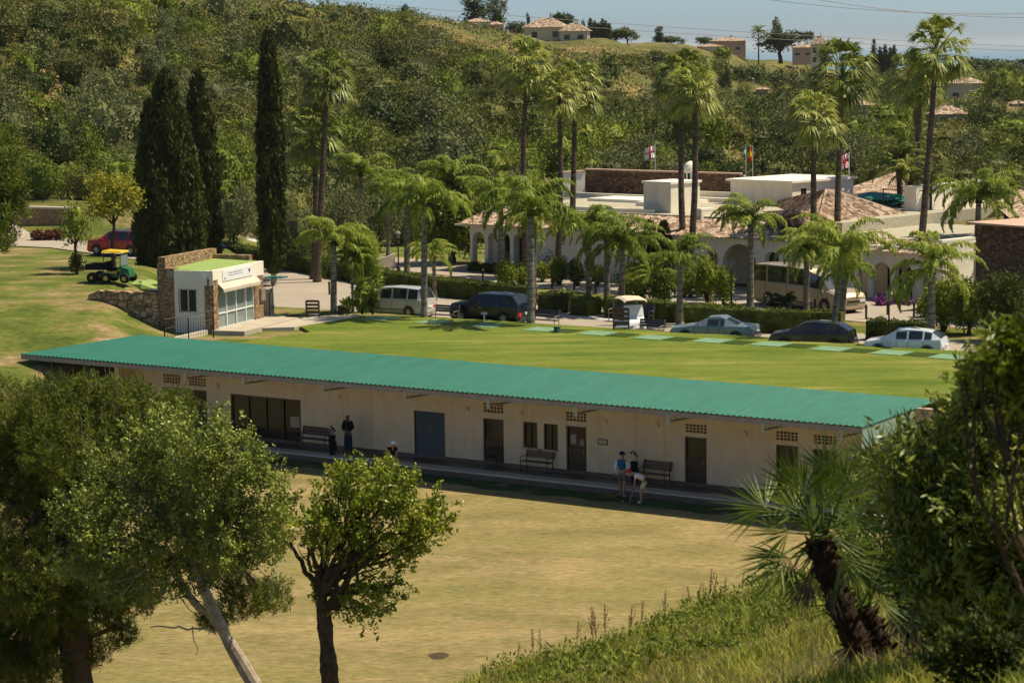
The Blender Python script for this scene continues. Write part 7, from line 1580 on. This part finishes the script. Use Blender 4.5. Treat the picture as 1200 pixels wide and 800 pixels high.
# tall dried dock stalks, each a thing
DKM = []
for s in range(4):
    rg = np.random.default_rng(50 + s); mb = MB(); H = 1.; mb.tube([(0, 0, 0), (.02, 0, .5), (.03 * rg.normal(), 0, 1.)], [.006, .005, .003], 5); stalk = mb.build('stem', 'blade_dry', link=False)
    mb = MB(); P_ = np.stack([rg.normal(size=70) * .012, rg.normal(size=70) * .012, rg.uniform(.5, 1., 70)], -1)
    for q in range(3): a = rg.uniform(0, 6.28); u = rg.uniform(0, 1, 18)[:, None]; P_ = np.concatenate([P_, np.array((0, 0, .45 + .1 * q)) + u * np.array((math.cos(a) * .09, math.sin(a) * .09, .26))])
    V, Qq = clumpleaves(rg, P_, rdir(rg, len(P_)), 3, .006, .022, .014); mb.add(V, Qq); DKM.append((stalk, mb.build('seed_head', 'leaf_red', link=False)))
rd = random.Random(8)
for i, (px, py) in enumerate([(628, 778), (637, 780), (647, 776), (665, 770), (675, 766), (682, 760), (690, 768), (697, 762), (708, 756), (716, 760), (722, 752), (735, 750), (741, 745), (764, 744), (771, 742), (778, 738), (808, 728), (820, 722), (832, 715), (838, 716), (846, 712), (865, 700), (870, 702), (829, 722), (893, 696), (905, 690), (748, 748), (655, 776), (610, 786), (925, 684)]):
    px += rd.uniform(-5, 5); y = 38 + (px - 600) * .016 + rd.uniform(-2.5, 1.5); g = gy(px, py, y); g[2] = tz1(g[0], g[1]); t = thing('dock_stalk', 'tall dried reddish-brown weed stalk standing over the near slope', 'weed stalk', g, rd.uniform(0, 6), 'dried weed stalks on the crest of the near slope', rd.uniform(.3, .9)); t.rotation_euler = (rd.uniform(-.14, .14), rd.uniform(-.14, .14), rd.uniform(0, 6))
    a, b = DKM[i % 4]; ob('stem', a, t); ob('seed_head', b, t)
# ------------------------------------------------------------------ light, sky, camera
SUN_EL = rad(60); sd = nz(np.array((.99, .14, 0)))
SUN_AZ = math.atan2(sd[0], sd[1])
sl = bpy.data.lights.new('sun', 'SUN'); sl.energy = 4.7; sl.angle = rad(.53); sl.color = (1., .87, .64)
so = bpy.data.objects.new('sun', sl); COL.objects.link(so)
dv = np.array((sd[0] * math.cos(SUN_EL), sd[1] * math.cos(SUN_EL), math.sin(SUN_EL)))
from mathutils import Vector, Matrix
so.rotation_euler = Vector(dv).to_track_quat('Z', 'Y').to_euler()
w = bpy.data.worlds.new('World'); SC.world = w; w.use_nodes = True
wn = w.node_tree; bg = wn.nodes['Background']; sk = wn.nodes.new('ShaderNodeTexSky'); sk.sky_type = 'NISHITA'; sk.sun_disc = False
sk.sun_elevation = SUN_EL; sk.sun_rotation = SUN_AZ; sk.air_density = .5; sk.dust_density = .9; sk.ozone_density = 10
mxs = wn.nodes.new('ShaderNodeMix'); mxs.data_type = 'RGBA'; mxs.blend_type = 'MULTIPLY'; mxs.inputs[0].default_value = 1.; mxs.inputs[7].default_value = (1.05, 1., .81, 1)
wn.links.new(sk.outputs[0], mxs.inputs[6]); wn.links.new(mxs.outputs[2], bg.inputs['Color']); bg.inputs['Strength'].default_value = .12
hzm = bpy.data.materials.new('haze'); hzm.use_nodes = True; hn = hzm.node_tree; hn.nodes.remove(hn.nodes['Principled BSDF']); pv = hn.nodes.new('ShaderNodeVolumePrincipled')
pv.inputs['Color'].default_value = (.80, .88, .95, 1); pv.inputs['Density'].default_value = .00004; hn.links.new(pv.outputs[0], hn.nodes['Material Output'].inputs['Volume']); MATS['haze'] = hzm
mb = MB(); mb.box((0, 45400, -10), (130000, 92000, 172)); hb = mb.build('haze', 'haze'); tag(hb, 'thin sea haze lying over the whole valley and the sea', 'haze', kind='stuff')
cd = bpy.data.cameras.new('camera'); cam = bpy.data.objects.new('camera', cd); COL.objects.link(cam); SC.camera = cam
cd.sensor_width = 36; cd.lens = CF / 1200 * 36; cd.clip_start = .5; cd.clip_end = 120000
m = Matrix(((_R[0], _U[0], -_F[0], 0), (_R[1], _U[1], -_F[1], 0), (_R[2], _U[2], -_F[2], CH), (0, 0, 0, 1)))
cam.matrix_world = m
cd.dof.use_dof = True; cd.dof.focus_distance = 85; cd.dof.aperture_fstop = 5.6
SC.view_settings.view_transform = 'Standard'; SC.view_settings.look = 'None'; SC.view_settings.exposure = .46; SC.view_settings.gamma = 1
SC.cycles.max_bounces = 6; SC.cycles.transparent_max_bounces = 8
SC.render.engine = 'CYCLES'
